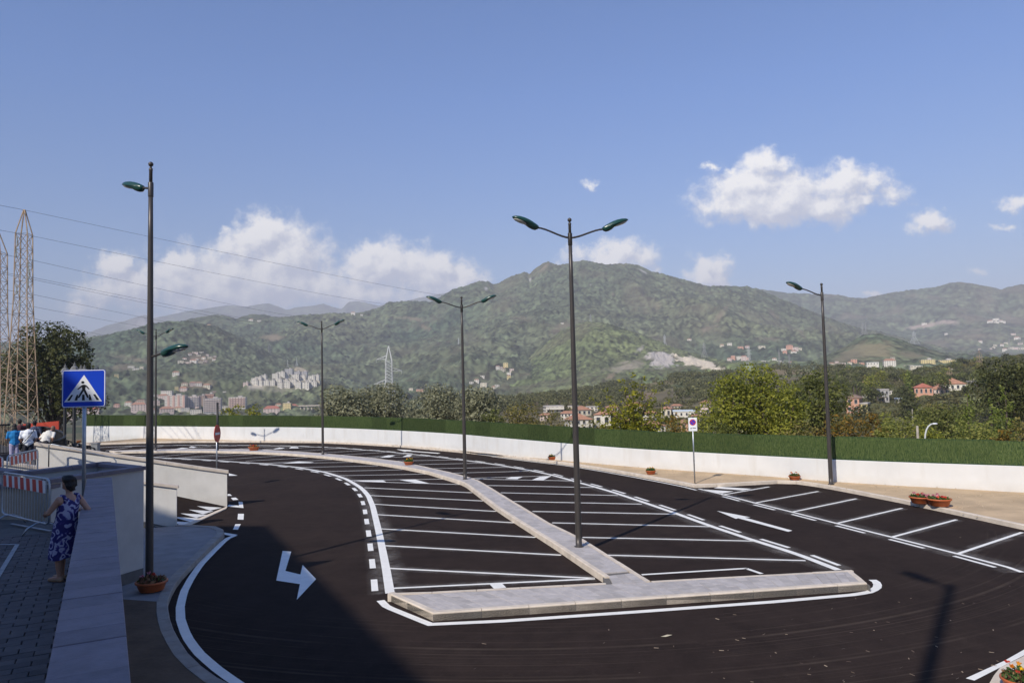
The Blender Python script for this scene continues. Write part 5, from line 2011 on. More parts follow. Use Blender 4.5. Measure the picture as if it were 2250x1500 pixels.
# woman leaning on the parapet, seen from behind; local +Y is the way she faces
wb = G(137, 1274, PZ)
wroot = thing('person', 'woman with short dark hair in a blue swirl patterned dress leaning back on the parapet', 'person', wb, math.radians(30))
wroot.scale = (.94, .94, .94)
wroot.rotation_euler = (0, 0, math.radians(68))
hipL, hipR = (-.09, -.07, .84), (.09, -.07, .84)
nk = (.0, -.135, 1.335)
shL, shR = (-.165, -.125, 1.265), (.165, -.125, 1.265)
elL, elR = (-.245, .0, 1.07), (.235, -.26, 1.065)
haL, haR = (-.10, .17, 1.04), (.30, -.05, 1.05)
caps = [((0, -.08, .98), (0, -.125, 1.22), .135, .13), (hipL, (-.085, .0, .45), .085, .055), ((-.085, .0, .45), (-.08, -.02, .22), .052, .050), ((-.08, -.02, .22), (-.075, -.03, .07), .045, .034),
        (hipR, (.06, .05, .45), .085, .055), ((.06, .05, .45), (.05, .08, .22), .052, .05), ((.05, .08, .22), (.05, .07, .07), .045, .034),
        ((-.075, -.04, .05), (-.10, .12, .035), .038, .030), ((.05, .06, .05), (.06, .22, .035), .038, .03),
        (nk, (.0, -.115, 1.43), .052, .05), ((-.145, -.125, 1.245), (.145, -.125, 1.245), .07, .07),
        (shL, elL, .056, .042), (elL, haL, .042, .028), (shR, elR, .056, .042), (elR, haR, .042, .028)]
hand(caps, haL, (.1, .95, -.2), (-.6, .1, .6))
hand(caps, haR, (.3, .9, -.1), (.6, -.3, .5))
ells = [((.0, -.10, 1.505), (.075, .095, .115)), ((0, -.08, .90), (.16, .12, .14)), ((.0, -.005, 1.485), (.018, .022, .02)), ((.0, -.05, 1.44), (.048, .05, .038)), ((-.075, -.10, 1.495), (.014, .022, .03)), ((.075, -.10, 1.495), (.014, .022, .03))]
link('body', skin_mesh('body', caps, ells, .011, SKIN, 3), wroot)
hm = skin_mesh('hair', [], [((0, -.135, 1.545), (.098, .105, .085)), ((0, -.175, 1.485), (.088, .066, .10)), ((0, -.11, 1.585), (.085, .095, .045)), ((0, -.19, 1.42), (.06, .035, .05)), ((0, -.05, 1.595), (.065, .05, .03))], .012, HAIR, 1)
dv_ = np.empty(len(hm.vertices) * 3)
hm.vertices.foreach_get('co', dv_)
dv_ = dv_.reshape(-1, 3)
nr_ = np.random.default_rng(4)
cen = np.array([.0, -.13, 1.51])
rad_ = dv_ - cen
dv_ += rad_ * (.22 * (vnoise(dv_[:, 0] * 42 + dv_[:, 1] * 30, dv_[:, 2] * 45, 9) - .5))[:, None]
hm.vertices.foreach_set('co', dv_.ravel())
link('hair', hm, wroot)
# dress: rings from hem to shoulders
md = bpy.data.materials.new('swirl_dress')
md.use_nodes = True
t = md.node_tree
b = t.nodes['Principled BSDF']
b.inputs['Roughness'].default_value = .8
tcx = t.nodes.new('ShaderNodeTexCoord')
vo = t.nodes.new('ShaderNodeTexVoronoi')
vo.inputs['Scale'].default_value = 3.6
nzd = t.nodes.new('ShaderNodeTexNoise')
nzd.inputs['Scale'].default_value = 5.0
t.links.new(tcx.outputs['Object'], nzd.inputs['Vector'])
vmd = t.nodes.new('ShaderNodeVectorMath')
vmd.operation = 'MULTIPLY_ADD'
t.links.new(nzd.outputs['Color'], vmd.inputs[0])
vmd.inputs[1].default_value = (.42, .42, .42)
t.links.new(tcx.outputs['Object'], vmd.inputs[2])
t.links.new(vmd.outputs[0], vo.inputs['Vector'])
sn = t.nodes.new('ShaderNodeMath')
sn.operation = 'MULTIPLY'
sn.inputs[1].default_value = 22.0
t.links.new(vo.outputs['Distance'], sn.inputs[0])
si = t.nodes.new('ShaderNodeMath')
si.operation = 'SINE'
t.links.new(sn.outputs[0], si.inputs[0])
rp = t.nodes.new('ShaderNodeValToRGB')
rp.color_ramp.interpolation = 'LINEAR'
E_ = rp.color_ramp.elements
E_[0].position, E_[0].color = .30, (.022, .018, .13, 1)
E_[1].position, E_[1].color = .92, (.38, .38, .52, 1)
e3 = E_.new(.45)
e3.color = (.035, .024, .17, 1)
e4 = E_.new(.70)
e4.color = (.09, .07, .26, 1)
ad = t.nodes.new('ShaderNodeMath')
ad.operation = 'MULTIPLY_ADD'
ad.inputs[1].default_value = .5
ad.inputs[2].default_value = .5
t.links.new(si.outputs[0], ad.inputs[0])
t.links.new(ad.outputs[0], rp.inputs[0])
t.links.new(rp.outputs[0], b.inputs['Base Color'])
rings = [(.35, .0, .01, .205, .175), (.50, .0, -.005, .20, .17), (.68, 0, -.035, .19, .16), (.86, 0, -.065, .185, .15), (.98, 0, -.085, .165, .135), (1.08, 0, -.10, .158, .13), (1.18, 0, -.118, .165, .135), (1.24, 0, -.128, .160, .115), (1.285, 0, -.132, .125, .085)]
dm = MB()
vs, fs = [], []
n = 40
for j, (z, cx, cy, rx, ry) in enumerate(rings):
    for k in range(n):
        a = 2 * math.pi * k / n
        w = 1 + (.05 * math.sin(a * 7 + j) * max(0, (1.0 - z)) if z < 1 else 0)
        vs.append((cx + rx * w * math.cos(a), cy + ry * w * math.sin(a), z + (.015 * math.sin(a * 3) if j == 0 else 0)))
for j in range(len(rings) - 1):
    for k in range(n):
        a, c = j * n + k, j * n + (k + 1) % n
        fs.append((a, c, c + n, a + n))
fs.append(tuple(range(len(vs) - n, len(vs))))
dm.add(vs, fs)
dm.build('dress', md, wroot, True)
for x in (-.115, .115):
    MB().tube([(x, -.215, 1.24), (x, -.17, 1.318), (x, -.12, 1.322), (x, -.055, 1.25)], .026, 8).build('dress_strap', md, wroot, True)
shoe = mat('tan_shoe', (.34, .21, .13), .6, .1, 5)
for a, c in (((-.073, -.065, .03), (-.10, .145, .024)), ((.05, .035, .03), (.06, .245, .024))):
    link('shoe', skin_mesh('shoe', [(a, c, .042, .036)], [], .012, shoe), wroot)


def stander(u, v_foot, z, rz, label, top_c, leg_c, hair_c, lean=0.0, long_hair=False, bag=False, shorts=False, height=1.7, arms='down', slim=1.0):
    base = G(u, v_foot, z)
    o = thing('person', label, 'person', base, rz)
    o.scale = (height / 1.7,) * 3
    ms, ml, mh = mat('cloth_' + label[:14].replace(' ', '_'), top_c, .85, .08, 6, bump=.3, bscale=14), mat('legs_' + label[:14].replace(' ', '_'), leg_c, .85, .1, 6), HAIR
    f = lambda y, zz: (y + lean * max(0, zz - .9) , zz - .35 * lean * max(0, zz - .9))
    P = lambda x, y, zz: (x, *f(y, zz))
    sk = [(P(0, .01, 1.42), P(0, .03, 1.53), .05, .048)]
    arms_ = []
    for s in (-1, 1):
        sh, el = P(s * .20, 0, 1.38), P(s * .26, -.02, 1.12)
        ha = P(s * .20, .16, .98) if arms == 'bent' else P(s * .26, .05, .88)
        sk += [(el, ha, .038, .028)]
        hand(sk, ha, (0, .6, -.8) if arms != 'bent' else (-s * .5, .8, -.1), (-s, .2, 0))
        arms_ += [(sh, tuple(Vector(sh).lerp(Vector(el), .85)), .062, .05), (sh, el, .05, .040)]
        sk += [(sh, el, .045, .038)]
        sk += [((s * .09, 0, .45), (s * .09, -.02, .08), .055, .038), ((s * .09, -.04, .05), (s * .10, .12, .035), .04, .03)]
    hd_ = Vector(P(0, .05 + .10 * lean, 1.60))
    el_ = [(hd_, (.075, .095, .115)), (hd_ + Vector((0, .095, -.01)), (.014, .02, .02))]
    link('body', skin_mesh('body', sk, el_, .018, SKIN, 2), o)
    sh_caps = [(P(0, 0, .95), P(0, 0, 1.33), .15 * slim, .155 * slim), (P(-.15, 0, 1.37), P(.15, 0, 1.37), .075, .075)] + [a for i, a in enumerate(arms_) if i % 2 == 0]
    link('shirt', skin_mesh('shirt', sh_caps, [(P(0, 0, .98), (.185 * slim, .14, .12)), (P(0, -.01, 1.22), (.20 * slim, .135, .16))], .02, ms, 3), o)
    zk = .46 if shorts else .08
    lc = []
    for s in (-1, 1):
        lc += [((s * .09, 0, .9), (s * .09, .01, .48), .10, .075), ((s * .09, .01, .48), (s * .09, -.01, zk), .072, .058)]
    link('shorts' if shorts else 'trousers', skin_mesh('legs', lc, [((0, 0, .92), (.17 * slim, .125, .12))], .02, ml, 3), o)
    hl = [(hd_ + Vector((0, -.025, .03)), (.086, .092, .10)), (hd_ + Vector((0, -.05, -.03)), (.076, .055, .085))]
    if long_hair:
        hl += [(hd_ + Vector((0, -.08, -.14)), (.11, .06, .16)), (hd_ + Vector((0, -.10, -.28)), (.10, .05, .14))]
    hmat = HAIR if hair_c is None else mat('hair_' + label[:10].replace(' ', '_'), hair_c, .6, .2, 20)
    link('hair', skin_mesh('hair', [], hl, .016, hmat, 2), o)
    shoes = mat('dark_shoe', (.05, .045, .04), .5, .1, 5)
    for s in (-1, 1):
        link('shoe', skin_mesh('shoe', [((s * .09, -.06, .04), (s * .10, .15, .035), .045, .036)], [], .016, shoes, 2), o)
    if bag:
        MB().tube([P(.17, -.06, 1.44), P(.06, -.17, 1.25), P(-.10, -.165, 1.05), P(-.2, -.06, .92)], .014, 6).build('bag_strap', M_BLACK, o, True)
        link('bag', skin_mesh('bag', [(P(-.24, .0, .80), P(-.24, .0, .92), .07, .07)], [], .02, M_BLACK), o)
    return o


stander(31, 1027, PZ, math.radians(38), 'woman with long dark hair in a blue top and pale lilac trousers', (.012, .17, .42), (.36, .34, .50), None, 0.05, True, height=1.66, arms='bent')
stander(61, 1031, PZ, math.radians(30), 'man in a white polo shirt and dark shorts with a shoulder bag strap', (.74, .76, .80), (.025, .025, .035), None, .06, bag=True, shorts=True, height=1.72, arms='bent')
stander(96, 1022, PZ, math.radians(2), 'stooping grey haired man in a pale cream shirt leaning over the ramp wall', (.66, .63, .57), (.03, .028, .035), (.16, .10, .07), .75, height=1.66, arms='bent', slim=1.1)
stander(74, 1012, PZ, math.radians(20), 'person in a dark grey top with shoulder straps, half hidden behind the man in white', (.06, .07, .11), (.04, .035, .045), None, .08, height=1.68)
stander(43, 1008, PZ, math.radians(45), 'dark haired person half hidden behind the woman in the blue top', (.08, .03, .035), (.05, .05, .06), None, .05, height=1.72)

# ------------------------------------------------------------------ lattice pylons and cables
M_RUST = mat('rusty_steel', (.37, .265, .175), .75, .3, 1.4)
M_PALE = mat('pale_steel', (.52, .53, .52), .6, .1, 1.0)
M_DIM = mat('grey_steel', (.30, .30, .30), .7, .1, 1.0)
M_PORC = mat('insulator', (.30, .32, .28), .3, .1, 3)


def pylon(base, H, wb_, wt, waist, rz, label, m_, arms, th, group=None, peak=.1, insul=True, nseg=12, fine=True):
    """Four legs, crossed bracing, a peaked top and cross arms (height share, reach left, reach right)."""
    o = thing('pylon', label, 'pylon', base, rz, group)
    prof = [(0, wb_ / 2), (waist, wt / 2 * 1.12), (1 - peak, wt / 2), (1, .04)]

    def hw(f):
        return float(np.interp(f, [a for a, _ in prof], [c for _, c in prof]))
    cs = ((-1, -1), (1, -1), (1, 1), (-1, 1))
    fr = sorted(set([i / nseg * (1 - peak) for i in range(nseg + 1)] + [1.0]))
    for sx_, sy_ in cs:
        MB().tube([(sx_ * hw(f), sy_ * hw(f), f * H) for f in (0, waist, 1 - peak, 1)], th, 4).build('leg', m_, o)
    br = MB()
    for i in range(len(fr) - 2):
        f0, f1 = fr[i], fr[i + 1]
        for k in range(4):
            a, c = cs[k], cs[(k + 1) % 4]
            p = lambda q, f: Vector((q[0] * hw(f), q[1] * hw(f), f * H))
            br.tube([p(a, f0), p(c, f1)], th * .45, 3, cap=False)
            br.tube([p(c, f0), p(a, f1)], th * .45, 3, cap=False)
            if i % 2 == 0 or fine:
                br.tube([p(a, f1), p(c, f1)], th * .4, 3, cap=False)
    tag(br.build('bracing', m_, o), kind='stuff')
    for (f, l, r_) in arms:
        for s, reach in ((-1, l), (1, r_)):
            if reach <= 0:
                continue
            w = hw(f)
            a = MB()
            tip = Vector((s * reach, 0, f * H))
            for sy_ in (-1, 1):
                a.tube([(s * w, sy_ * w, f * H), tip], th * .7, 4)
                a.tube([(s * w, sy_ * w, f * H + reach * .28), tip], th * .7, 4)
            for q in (.3, .6):
                a.tube([Vector((s * w, 0, f * H)).lerp(tip, q), Vector((s * w, 0, f * H + reach * .28)).lerp(tip, q)], th * .5, 3)
            ao = a.build('cross_arm', m_, o)
            if insul:
                il = H * .055
                MB().lathe([(th * .8, -il), (th * 1.6, -il * .8), (th * .8, -il * .6), (th * 1.6, -il * .4), (th * .8, -il * .2), (th * .6, 0)], tip, 6).build('insulator', M_PORC if fine else m_, ao)
    return o


def pylon_px(u, vb, vt, depth, wpx, label, m_, arms=(), **k):
    b_ = AT(u, vb, depth)
    H_ = AT(u, vt, depth).z - b_.z
    s = depth / FPX
    return pylon(b_, H_, wpx * s, k.pop('wt', wpx * .3) * s, k.pop('waist', .6), k.pop('rz', .3), label, m_, arms, k.pop('th', max(.06, .55 * s)), **k)


# two big rusty towers at the left
gz_ = near_z(70)
p1 = AT(47, 955, 68)
t1 = AT(51, 461, 68)
pylon((p1.x, p1.y, -.8), t1.z + .8, 2.2, 1.0, .64, .15, 'tall rusty lattice pylon rising behind the people at the left', M_RUST, (), .055, 'rusty lattice pylons beside the plaza', peak=.10, nseg=14)
p2 = AT(-12, 955, 73)
t2 = AT(-7, 507, 73)
pylon((p2.x, p2.y, -.8), t2.z + .8, 2.6, 1.2, .62, .1, 'second rusty lattice pylon cut off by the left picture edge', M_RUST, (), .055, 'rusty lattice pylons beside the plaza', peak=.10, nseg=14)
ins = MB()
# insulator strings hanging along the tower's cage
for i, (u, v) in enumerate(((36, 545), (63, 575), (37, 625), (64, 590), (44, 660), (38, 520), (62, 610))):
    pp = AT(u, v, 67.2)
    s_ = MB().lathe([(.02, -.9)] + [(.07 if k % 2 else .03, -.9 + .9 * k / 14) for k in range(14)] + [(.02, 0)], (0, 0, 0), 6)
    oo = s_.build('insulator_string', M_PORC)
    oo.location = pp
    tag(oo, 'glass insulator string hanging on the rusty pylon cage', 'insulator', 'insulator strings on the rusty pylon')
CAB = mat('cable', (.10, .10, .105), .6, .1, 1)
cabs = [(51, 461, 68, 1062, 655, 900, 'topmost'), (63, 517, 68, 905, 668, 900, 'second'), (64, 570, 68, 700, 693, 900, 'third'), (64, 608, 68, 645, 704, 900, 'fourth'), (64, 612, 68, 600, 704, 900, 'fifth'), (64, 645, 68, 480, 712, 900, 'sixth'), (64, 672, 68, 410, 716, 900, 'seventh'), (64, 697, 68, 300, 735, 900, 'lowest')]
for (u0, v0, d0, u1, v1, d1, nm) in cabs:
    a, c = AT(u0, v0, d0), AT(u1, v1, d1)
    pts = []
    for i in range(40):
        s = (i / 39) ** 2
        p = a.lerp(c, s)
        p.z -= 4 * 3.0 * s * (1 - s)
        pts.append(p)
    back_ = a + (a - c).normalized() * 60
    mm = MB().tube([back_] + pts, [.016] * 5 + [.016 + .14 * (i / 36) ** 2 for i in range(36)], 4, cap=False)
    tag(mm.build('power_cable', CAB), f'{nm} power cable running from the rusty pylon across the sky', 'cable', 'power cables strung from the rusty pylons')

# the white pylon and the other far ones
pylon_px(856, 905, 760, 260, 34, 'white lattice pylon with three long cross arms behind the grey green trees', M_PALE, ((.80, 4.2, 0), (.62, 0, 4.4), (.43, 5.0, 0)), wt=13, waist=.45, th=.16, rz=.05, peak=.22, nseg=16)
far_py = [(592, 786, 755, 1900, 11, 'thin grey pylon alone on the wooded slope above the white terraces', M_DIM), (1647, 815, 760, 700, 13, 'pale pylon standing at the skyline of the low dry hill', M_PALE), (1548, 786, 752, 1500, 11, 'grey pylon above the pale quarry face', M_DIM),
          (1461, 762, 735, 1700, 8, 'first small pylon on the ridge left of the quarry', M_PALE), (1395, 724, 700, 2200, 8, 'small pylon half way up the main mountain', M_DIM), (2156, 852, 770, 420, 24, 'large rusty pylon on the village hillside', M_RUST), (2090, 888, 806, 330, 20, 'rusty pylon in front of the red roofed farmhouse', M_RUST),
          (2009, 757, 727, 2100, 16, 'wide grey pylon on the far slope right of the dry hill', M_PALE), (1997, 770, 751, 1400, 7, 'small pale pylon low on the dry hill shoulder', M_PALE), (1896, 737, 708, 1500, 6, 'left of the twin masts on top of the dry hill', M_DIM), (1903, 738, 708, 1500, 6, 'right of the twin masts on top of the dry hill', M_DIM),
          (2219, 776, 740, 1000, 9, 'grey pylon near the right end of the hillside village', M_DIM), (2243, 778, 738, 1000, 9, 'last grey pylon at the right picture edge', M_DIM), (1298, 712, 690, 1790, 7, 'twin mast on the green spur above the orange roofs', M_DIM), (652, 803, 786, 1750, 4, 'thin mast above the white hillside terraces', M_PALE), (632, 807, 790, 1750, 4, 'thin mast over the left of the white terraces', M_PALE),
          (1008, 762, 742, 2000, 5, 'thin pale mast on the slope left of the two armed lamp', M_PALE), (1713, 806, 768, 690, 6, 'slim mast on the skyline between the yellow green trees', M_DIM), (1735, 807, 778, 690, 7, 'lower slim mast right of its taller neighbour on the skyline', M_DIM)]
for (u, vb, vt, d, w, lab, mm) in far_py:
    big_ = w > 15
    Hh = (vb - vt) / FPX * d
    pylon_px(u, vb, vt, d, w, lab, mm, ((.82, Hh * .13, Hh * .13), (.68, Hh * .16, Hh * .16)) if w > 6 else (), wt=w * .28, waist=.5, th=(.26 if d < 600 else .22) / FPX * d, group='pylons and masts on the hills', nseg=9 if big_ else 6, fine=False, insul=False, peak=.14)

# ------------------------------------------------------------------ trees
def tubeset(segs, n=6):
    m = MB()
    for path, rad in segs:
        m.tube(path, rad, n)
    return m


def crown_arrays(lobes, count, size, rr, shell=.55, up=.35, aspect=.6):
    C = np.array([c for c, r in lobes], dtype=float)
    Rr = np.array([r if hasattr(r, '__len__') else (r, r, r) for c, r in lobes], dtype=float)
    vol = Rr.prod(1) ** .75
    pick = rr.choice(len(lobes), count, p=vol / vol.sum())
    d = rr.normal(0, 1, (count, 3))
    d /= np.linalg.norm(d, axis=1)[:, None]
    rad = shell + (1.06 - shell) * rr.random(count) ** .7
    clump = .86 + .28 * vnoise(d[:, 0] * 2.6 + pick * 7.1, d[:, 2] * 2.6 + d[:, 1] * 2.1, 5)
    P = C[pick] + d * Rr[pick] * (rad * clump)[:, None]
    ext = max(np.ptp(P[:, 0]), np.ptp(P[:, 2]))
    hole = vnoise(P[:, 0] / ext * 11 + P[:, 1] / ext * 7, P[:, 2] / ext * 11 - P[:, 1] / ext * 5, 31)
    keep = (hole > .30) | (rr.random(count) < .25)
    P, d = P[keep], d[keep]
    count = len(P)
    nrm = d * .8 + rr.normal(0, .65, (count, 3))
    nrm[:, 2] += up
    nrm /= np.linalg.norm(nrm, axis=1)[:, None]
    t1 = np.cross(nrm, rr.normal(0, 1, (count, 3)))
    t1 /= np.linalg.norm(t1, axis=1)[:, None]
    t2 = np.cross(nrm, t1)
    s = size * rr.uniform(.55, 1.45, count)[:, None]
    V = np.empty((count, 4, 3))
    for k, (x, y) in enumerate(((-.5, 0), (0, -.5), (.5, 0), (0, .5))):
        V[:, k] = P + t1 * x * s + t2 * y * s * aspect
    V[:, 2] += nrm * s * .10
    return V.reshape(-1, 3), np.arange(4 * count).reshape(count, 4)


BARK = mat('bark', (.085, .065, .05), .95, .3, 4, bump=.5)
LV = {
    'dark': leaf_mat('leaf_dark', (.038, .048, .014), (.115, .118, .036), .3),
    'olive': leaf_mat('leaf_olive', (.165, .17, .095), (.33, .32, .195), .32),
    'yellow': leaf_mat('leaf_yellow_green', (.125, .155, .022), (.40, .385, .055), .44),
    'bright': leaf_mat('leaf_bright', (.12, .15, .02), (.44, .40, .03), .45),
    'brown': leaf_mat('leaf_brownish', (.10, .105, .028), (.31, .25, .07), .4),
    'orange': leaf_mat('leaf_orange', (.06, .075, .018), (.36, .20, .03), .38),
    'mid': leaf_mat('leaf_mid', (.075, .095, .022), (.23, .235, .06), .4),
    'light': leaf_mat('leaf_light', (.14, .17, .035), (.37, .36, .09), .44),
    'conifer': leaf_mat('leaf_conifer', (.10, .145, .026), (.27, .30, .06), .4)}


def ground_at(u, depth):
    d = ray(u, horizon(u))
    x, y = d.x / d.y * depth, depth
    return Vector((x, y, near_z(math.hypot(x, y)) - .1))


def tree(u, vtop, wpx, depth, style, label, nlobe=9, leaves=4200, size=.16, seed=0, name='tree', low=.15, tall=None, group=None, shape='round', sparse=False):
    rr = np.random.default_rng(1000 + seed)
    g = ground_at(u, depth)
    H_ = AT(u, vtop, depth).z - g.z
    W_ = wpx / FPX * depth
    o = thing(name, label, 'bush' if name == 'bush' else 'tree', g, 0, group)
    lobes, limbs = [], []
    if shape == 'cone':
        for k in range(9):
            f = k / 8
            z = H_ * (.12 + .86 * f)
            r_ = W_ / 2 * (1 - f) ** .8 + .12
            for q in range(max(1, int(5 * (1 - f)))):
                a = rr.uniform(0, 6.28)
                lobes.append(((r_ * .55 * math.cos(a), r_ * .55 * math.sin(a), z), (r_ * .6, r_ * .6, H_ * .075)))
        limbs.append(([(0, 0, 0), (0, 0, H_ * .95)], [.13, .02]))
    elif shape == 'fan':
        limbs.append(([(0, 0, 0), (.05, 0, H_ * .3)], [.14, .11]))
        for k, (ax, top_, r_) in enumerate(((-.46, .74, .34), (-.30, .83, .34), (-.12, .92, .40), (.03, .985, .40), (.16, .95, .36), (.33, .90, .34), (-.02, .72, .62), (-.24, .6, .55), (.20, .66, .6), (.42, .70, .40), (.47, .52, .45), (-.44, .5, .42), (0, .45, .72), (.25, .42, .6), (-.25, .40, .6))):
            for j in range(4):
                f = .55 + .15 * j
                z0 = H_ * .28
                lobes.append(((ax * W_ * f, rr.normal(0, .25), z0 + (H_ * top_ - z0) * f), r_ * (.95 - .16 * j) * W_ / 4.6))
            limbs.append(([(.05, 0, H_ * .28), (ax * W_ * .5, 0, H_ * (.28 + (top_ - .28) * .55)), (ax * W_, rr.normal(0, .2), H_ * top_ * .97)], [.06, .04, .012]))
    else:
        th_ = H_ * low
        limbs.append(([(0, 0, 0), (rr.normal(0, .05), rr.normal(0, .05), th_ + H_ * .15)], [max(.06, H_ * .028), max(.05, H_ * .02)]))
        for k in range(nlobe):
            a = 2 * math.pi * (k * .618) + rr.uniform(-.4, .4)
            f = (k + .5) / nlobe
            z = th_ + (H_ - th_) * (.25 + .62 * f ** .85)
            rad = W_ / 2 * (.62 if f < .75 else .34) * math.sqrt(rr.uniform(.35, 1.0))
            r_ = W_ * rr.uniform(.17, .25) * (1.15 - .45 * f)
            if z + r_ > H_ * 1.0:
                z = H_ - r_ * rr.uniform(.9, 1.05)
            lobes.append(((rad * math.cos(a), rad * math.sin(a) * .8, z), (r_ * 1.1, r_ * 1.1, r_ * .85)))
            limbs.append(([(0, 0, th_ * .9), (rad * .45 * math.cos(a), rad * .4 * math.sin(a), th_ + (z - th_) * .55), (rad * math.cos(a), rad * math.sin(a) * .8, z)], [H_ * .013, H_ * .009, H_ * .004]))
        lobes.append(((0, 0, th_ + (H_ - th_) * .45), (W_ * .30, W_ * .28, (H_ - th_) * .36)))
    tubeset(limbs).build('trunk', BARK, o, True)
    V, F = crown_arrays(lobes, leaves, size, rr, .35 if sparse else .55)
    # fit the crown to the surveyed width and height
    lo_, hi_ = np.percentile(V[:, 0], 1), np.percentile(V[:, 0], 99)
    k_ = W_ / max(hi_ - lo_, .1)
    V[:, :2] = (V[:, :2] - [(lo_ + hi_) / 2, 0]) * k_
    V[:, 2] *= H_ / np.percentile(V[:, 2], 99.6)
    me = npmesh('crown', V, F, LV[style])
    link('crown', me, o)
    return o


tree(122, 713, 195, 104, 'dark', 'big dark rounded tree behind the plaza and the rusty pylon', 16, 17000, .36, 1, low=.22)
tree(768, 850, 120, 80, 'olive', 'left grey green olive tree behind the screen', 10, 7500, .23, 2, low=.1)
tree(850, 843, 130, 82, 'olive', 'middle grey green olive tree with the white pylon behind it', 11, 8000, .23, 3, low=.1)
tree(965, 846, 140, 72, 'olive', 'grey green olive tree left of the second double lamp', 11, 8000, .22, 4, low=.1)
tree(1052, 850, 110, 68, 'olive', 'grey green olive tree right behind the second double lamp', 10, 7000, .22, 5, low=.1)
tree(910, 880, 60, 84, 'olive', 'small grey green bush in the gap between the olive trees', 6, 1600, .16, 6, 'bush', low=.05)
tree(514, 890, 52, 94, 'bright', 'left of two small yellow green citrus trees behind the screen', 6, 1600, .2, 7, low=.15)
tree(563, 887, 50, 95, 'bright', 'right of two small yellow green citrus trees behind the screen', 6, 1600, .2, 8, low=.15)
tree(1148, 884, 95, 62, 'brown', 'rounded brownish green bush right of the olive trees', 9, 3800, .14, 9, 'bush', low=.05)
tree(1086, 900, 60, 60, 'mid', 'low dark green bush under the last olive tree', 6, 1800, .14, 10, 'bush', low=.05)
tree(1215, 903, 80, 57, 'brown', 'thin reddish bush left of the tall central lamp post', 8, 1500, .13, 11, 'bush', low=.05, sparse=True)
tree(1300, 925, 90, 52, 'brown', 'sparse low shrub in front of the orange roofs', 7, 900, .13, 12, 'bush', low=.05, sparse=True)
tree(1388, 827, 152, 52, 'bright', 'young branching yellow green tree with upward shoots beside the orange roofs', leaves=5200, size=.15, seed=13, shape='fan')
tree(1478, 912, 60, 50, 'orange', 'rusty leaved shrub right of the branching young tree', 6, 1400, .13, 14, 'bush', low=.05)
tree(1520, 905, 80, 52, 'light', 'pale green shrub behind the no parking board', 7, 1800, .13, 15, 'bush', low=.05)
tree(1600, 822, 130, 46, 'yellow', 'left bushy yellow green tree above the screen', 12, 6500, .15, 16, low=.12)
tree(1665, 800, 140, 47, 'yellow', 'tallest bushy yellow green tree above the screen', 13, 7200, .15, 17, low=.12)
tree(1730, 850, 90, 45, 'yellow', 'lower yellow green tree between the tall one and the dark tree', 9, 3600, .15, 18, low=.12)
tree(1795, 816, 130, 52, 'mid', 'dark green tree behind the right lamp post', 12, 6500, .16, 19, low=.12)
tree(1850, 905, 110, 41, 'orange', 'hedge like bush with orange leaves right of the right lamp post', 9, 3400, .12, 20, 'bush', low=.04)
tree(1915, 908, 62, 43, 'orange', 'small dark orange leaved bush on the screen line', 7, 1800, .12, 21, 'bush', low=.04)
tree(1990, 916, 120, 46, 'light', 'wide pale green bush behind the curved white lamp', 9, 3600, .13, 22, 'bush', low=.04)
tree(2075, 888, 150, 60, 'mid', 'broad mid green bush below the rusty pylon', 11, 4800, .17, 23, 'bush', low=.05)
tree(2122, 868, 62, 52, 'conifer', 'left pale green conifer with drooping tips', leaves=2600, size=.16, seed=24, shape='cone')
tree(2172, 882, 70, 50, 'conifer', 'middle pale green conifer of the small group', leaves=2600, size=.16, seed=25, shape='cone')
tree(2206, 852, 64, 53, 'conifer', 'right tall pale green conifer in front of the big dark tree', leaves=2600, size=.16, seed=26, shape='cone')
tree(2222, 790, 150, 78, 'dark', 'big dark tree at the right picture edge', 14, 8500, .24, 27, low=.1)
tree(2320, 788, 170, 76, 'dark', 'further big dark tree cut by the right picture edge', 12, 6500, .24, 28, low=.1)
tree(2140, 925, 150, 41, 'light', 'yellowish low bush along the screen near the right edge', 10, 4200, .12, 29, 'bush', low=.03)
tree(2200, 945, 70, 39, 'orange', 'orange tinted low bush at the right end of the screen', 7, 2000, .12, 30, 'bush', low=.03)
tree(2265, 915, 110, 42, 'brown', 'brownish bush at the right picture edge', 9, 3200, .13, 31, 'bush', low=.03)
tree(2040, 935, 90, 41, 'yellow', 'yellow green low bush right of the curved white lamp', 8, 2600, .12, 32, 'bush', low=.03)
tree(1945, 930, 60, 40, 'light', 'small pale bush left of the thin post behind the screen', 6, 1600, .12, 33, 'bush', low=.03)
tree(1760, 925, 100, 41, 'brown', 'brown green low shrub along the screen left of the right lamp', 8, 2600, .12, 34, 'bush', low=.03)
tree(1580, 920, 90, 43, 'mid', 'mid green low shrub under the left bushy yellow green tree', 8, 2400, .12, 35, 'bush', low=.03)
tree(700, 893, 40, 90, 'olive', 'small olive shoot at the left end of the olive row', 5, 900, .16, 36, 'bush', low=.05)

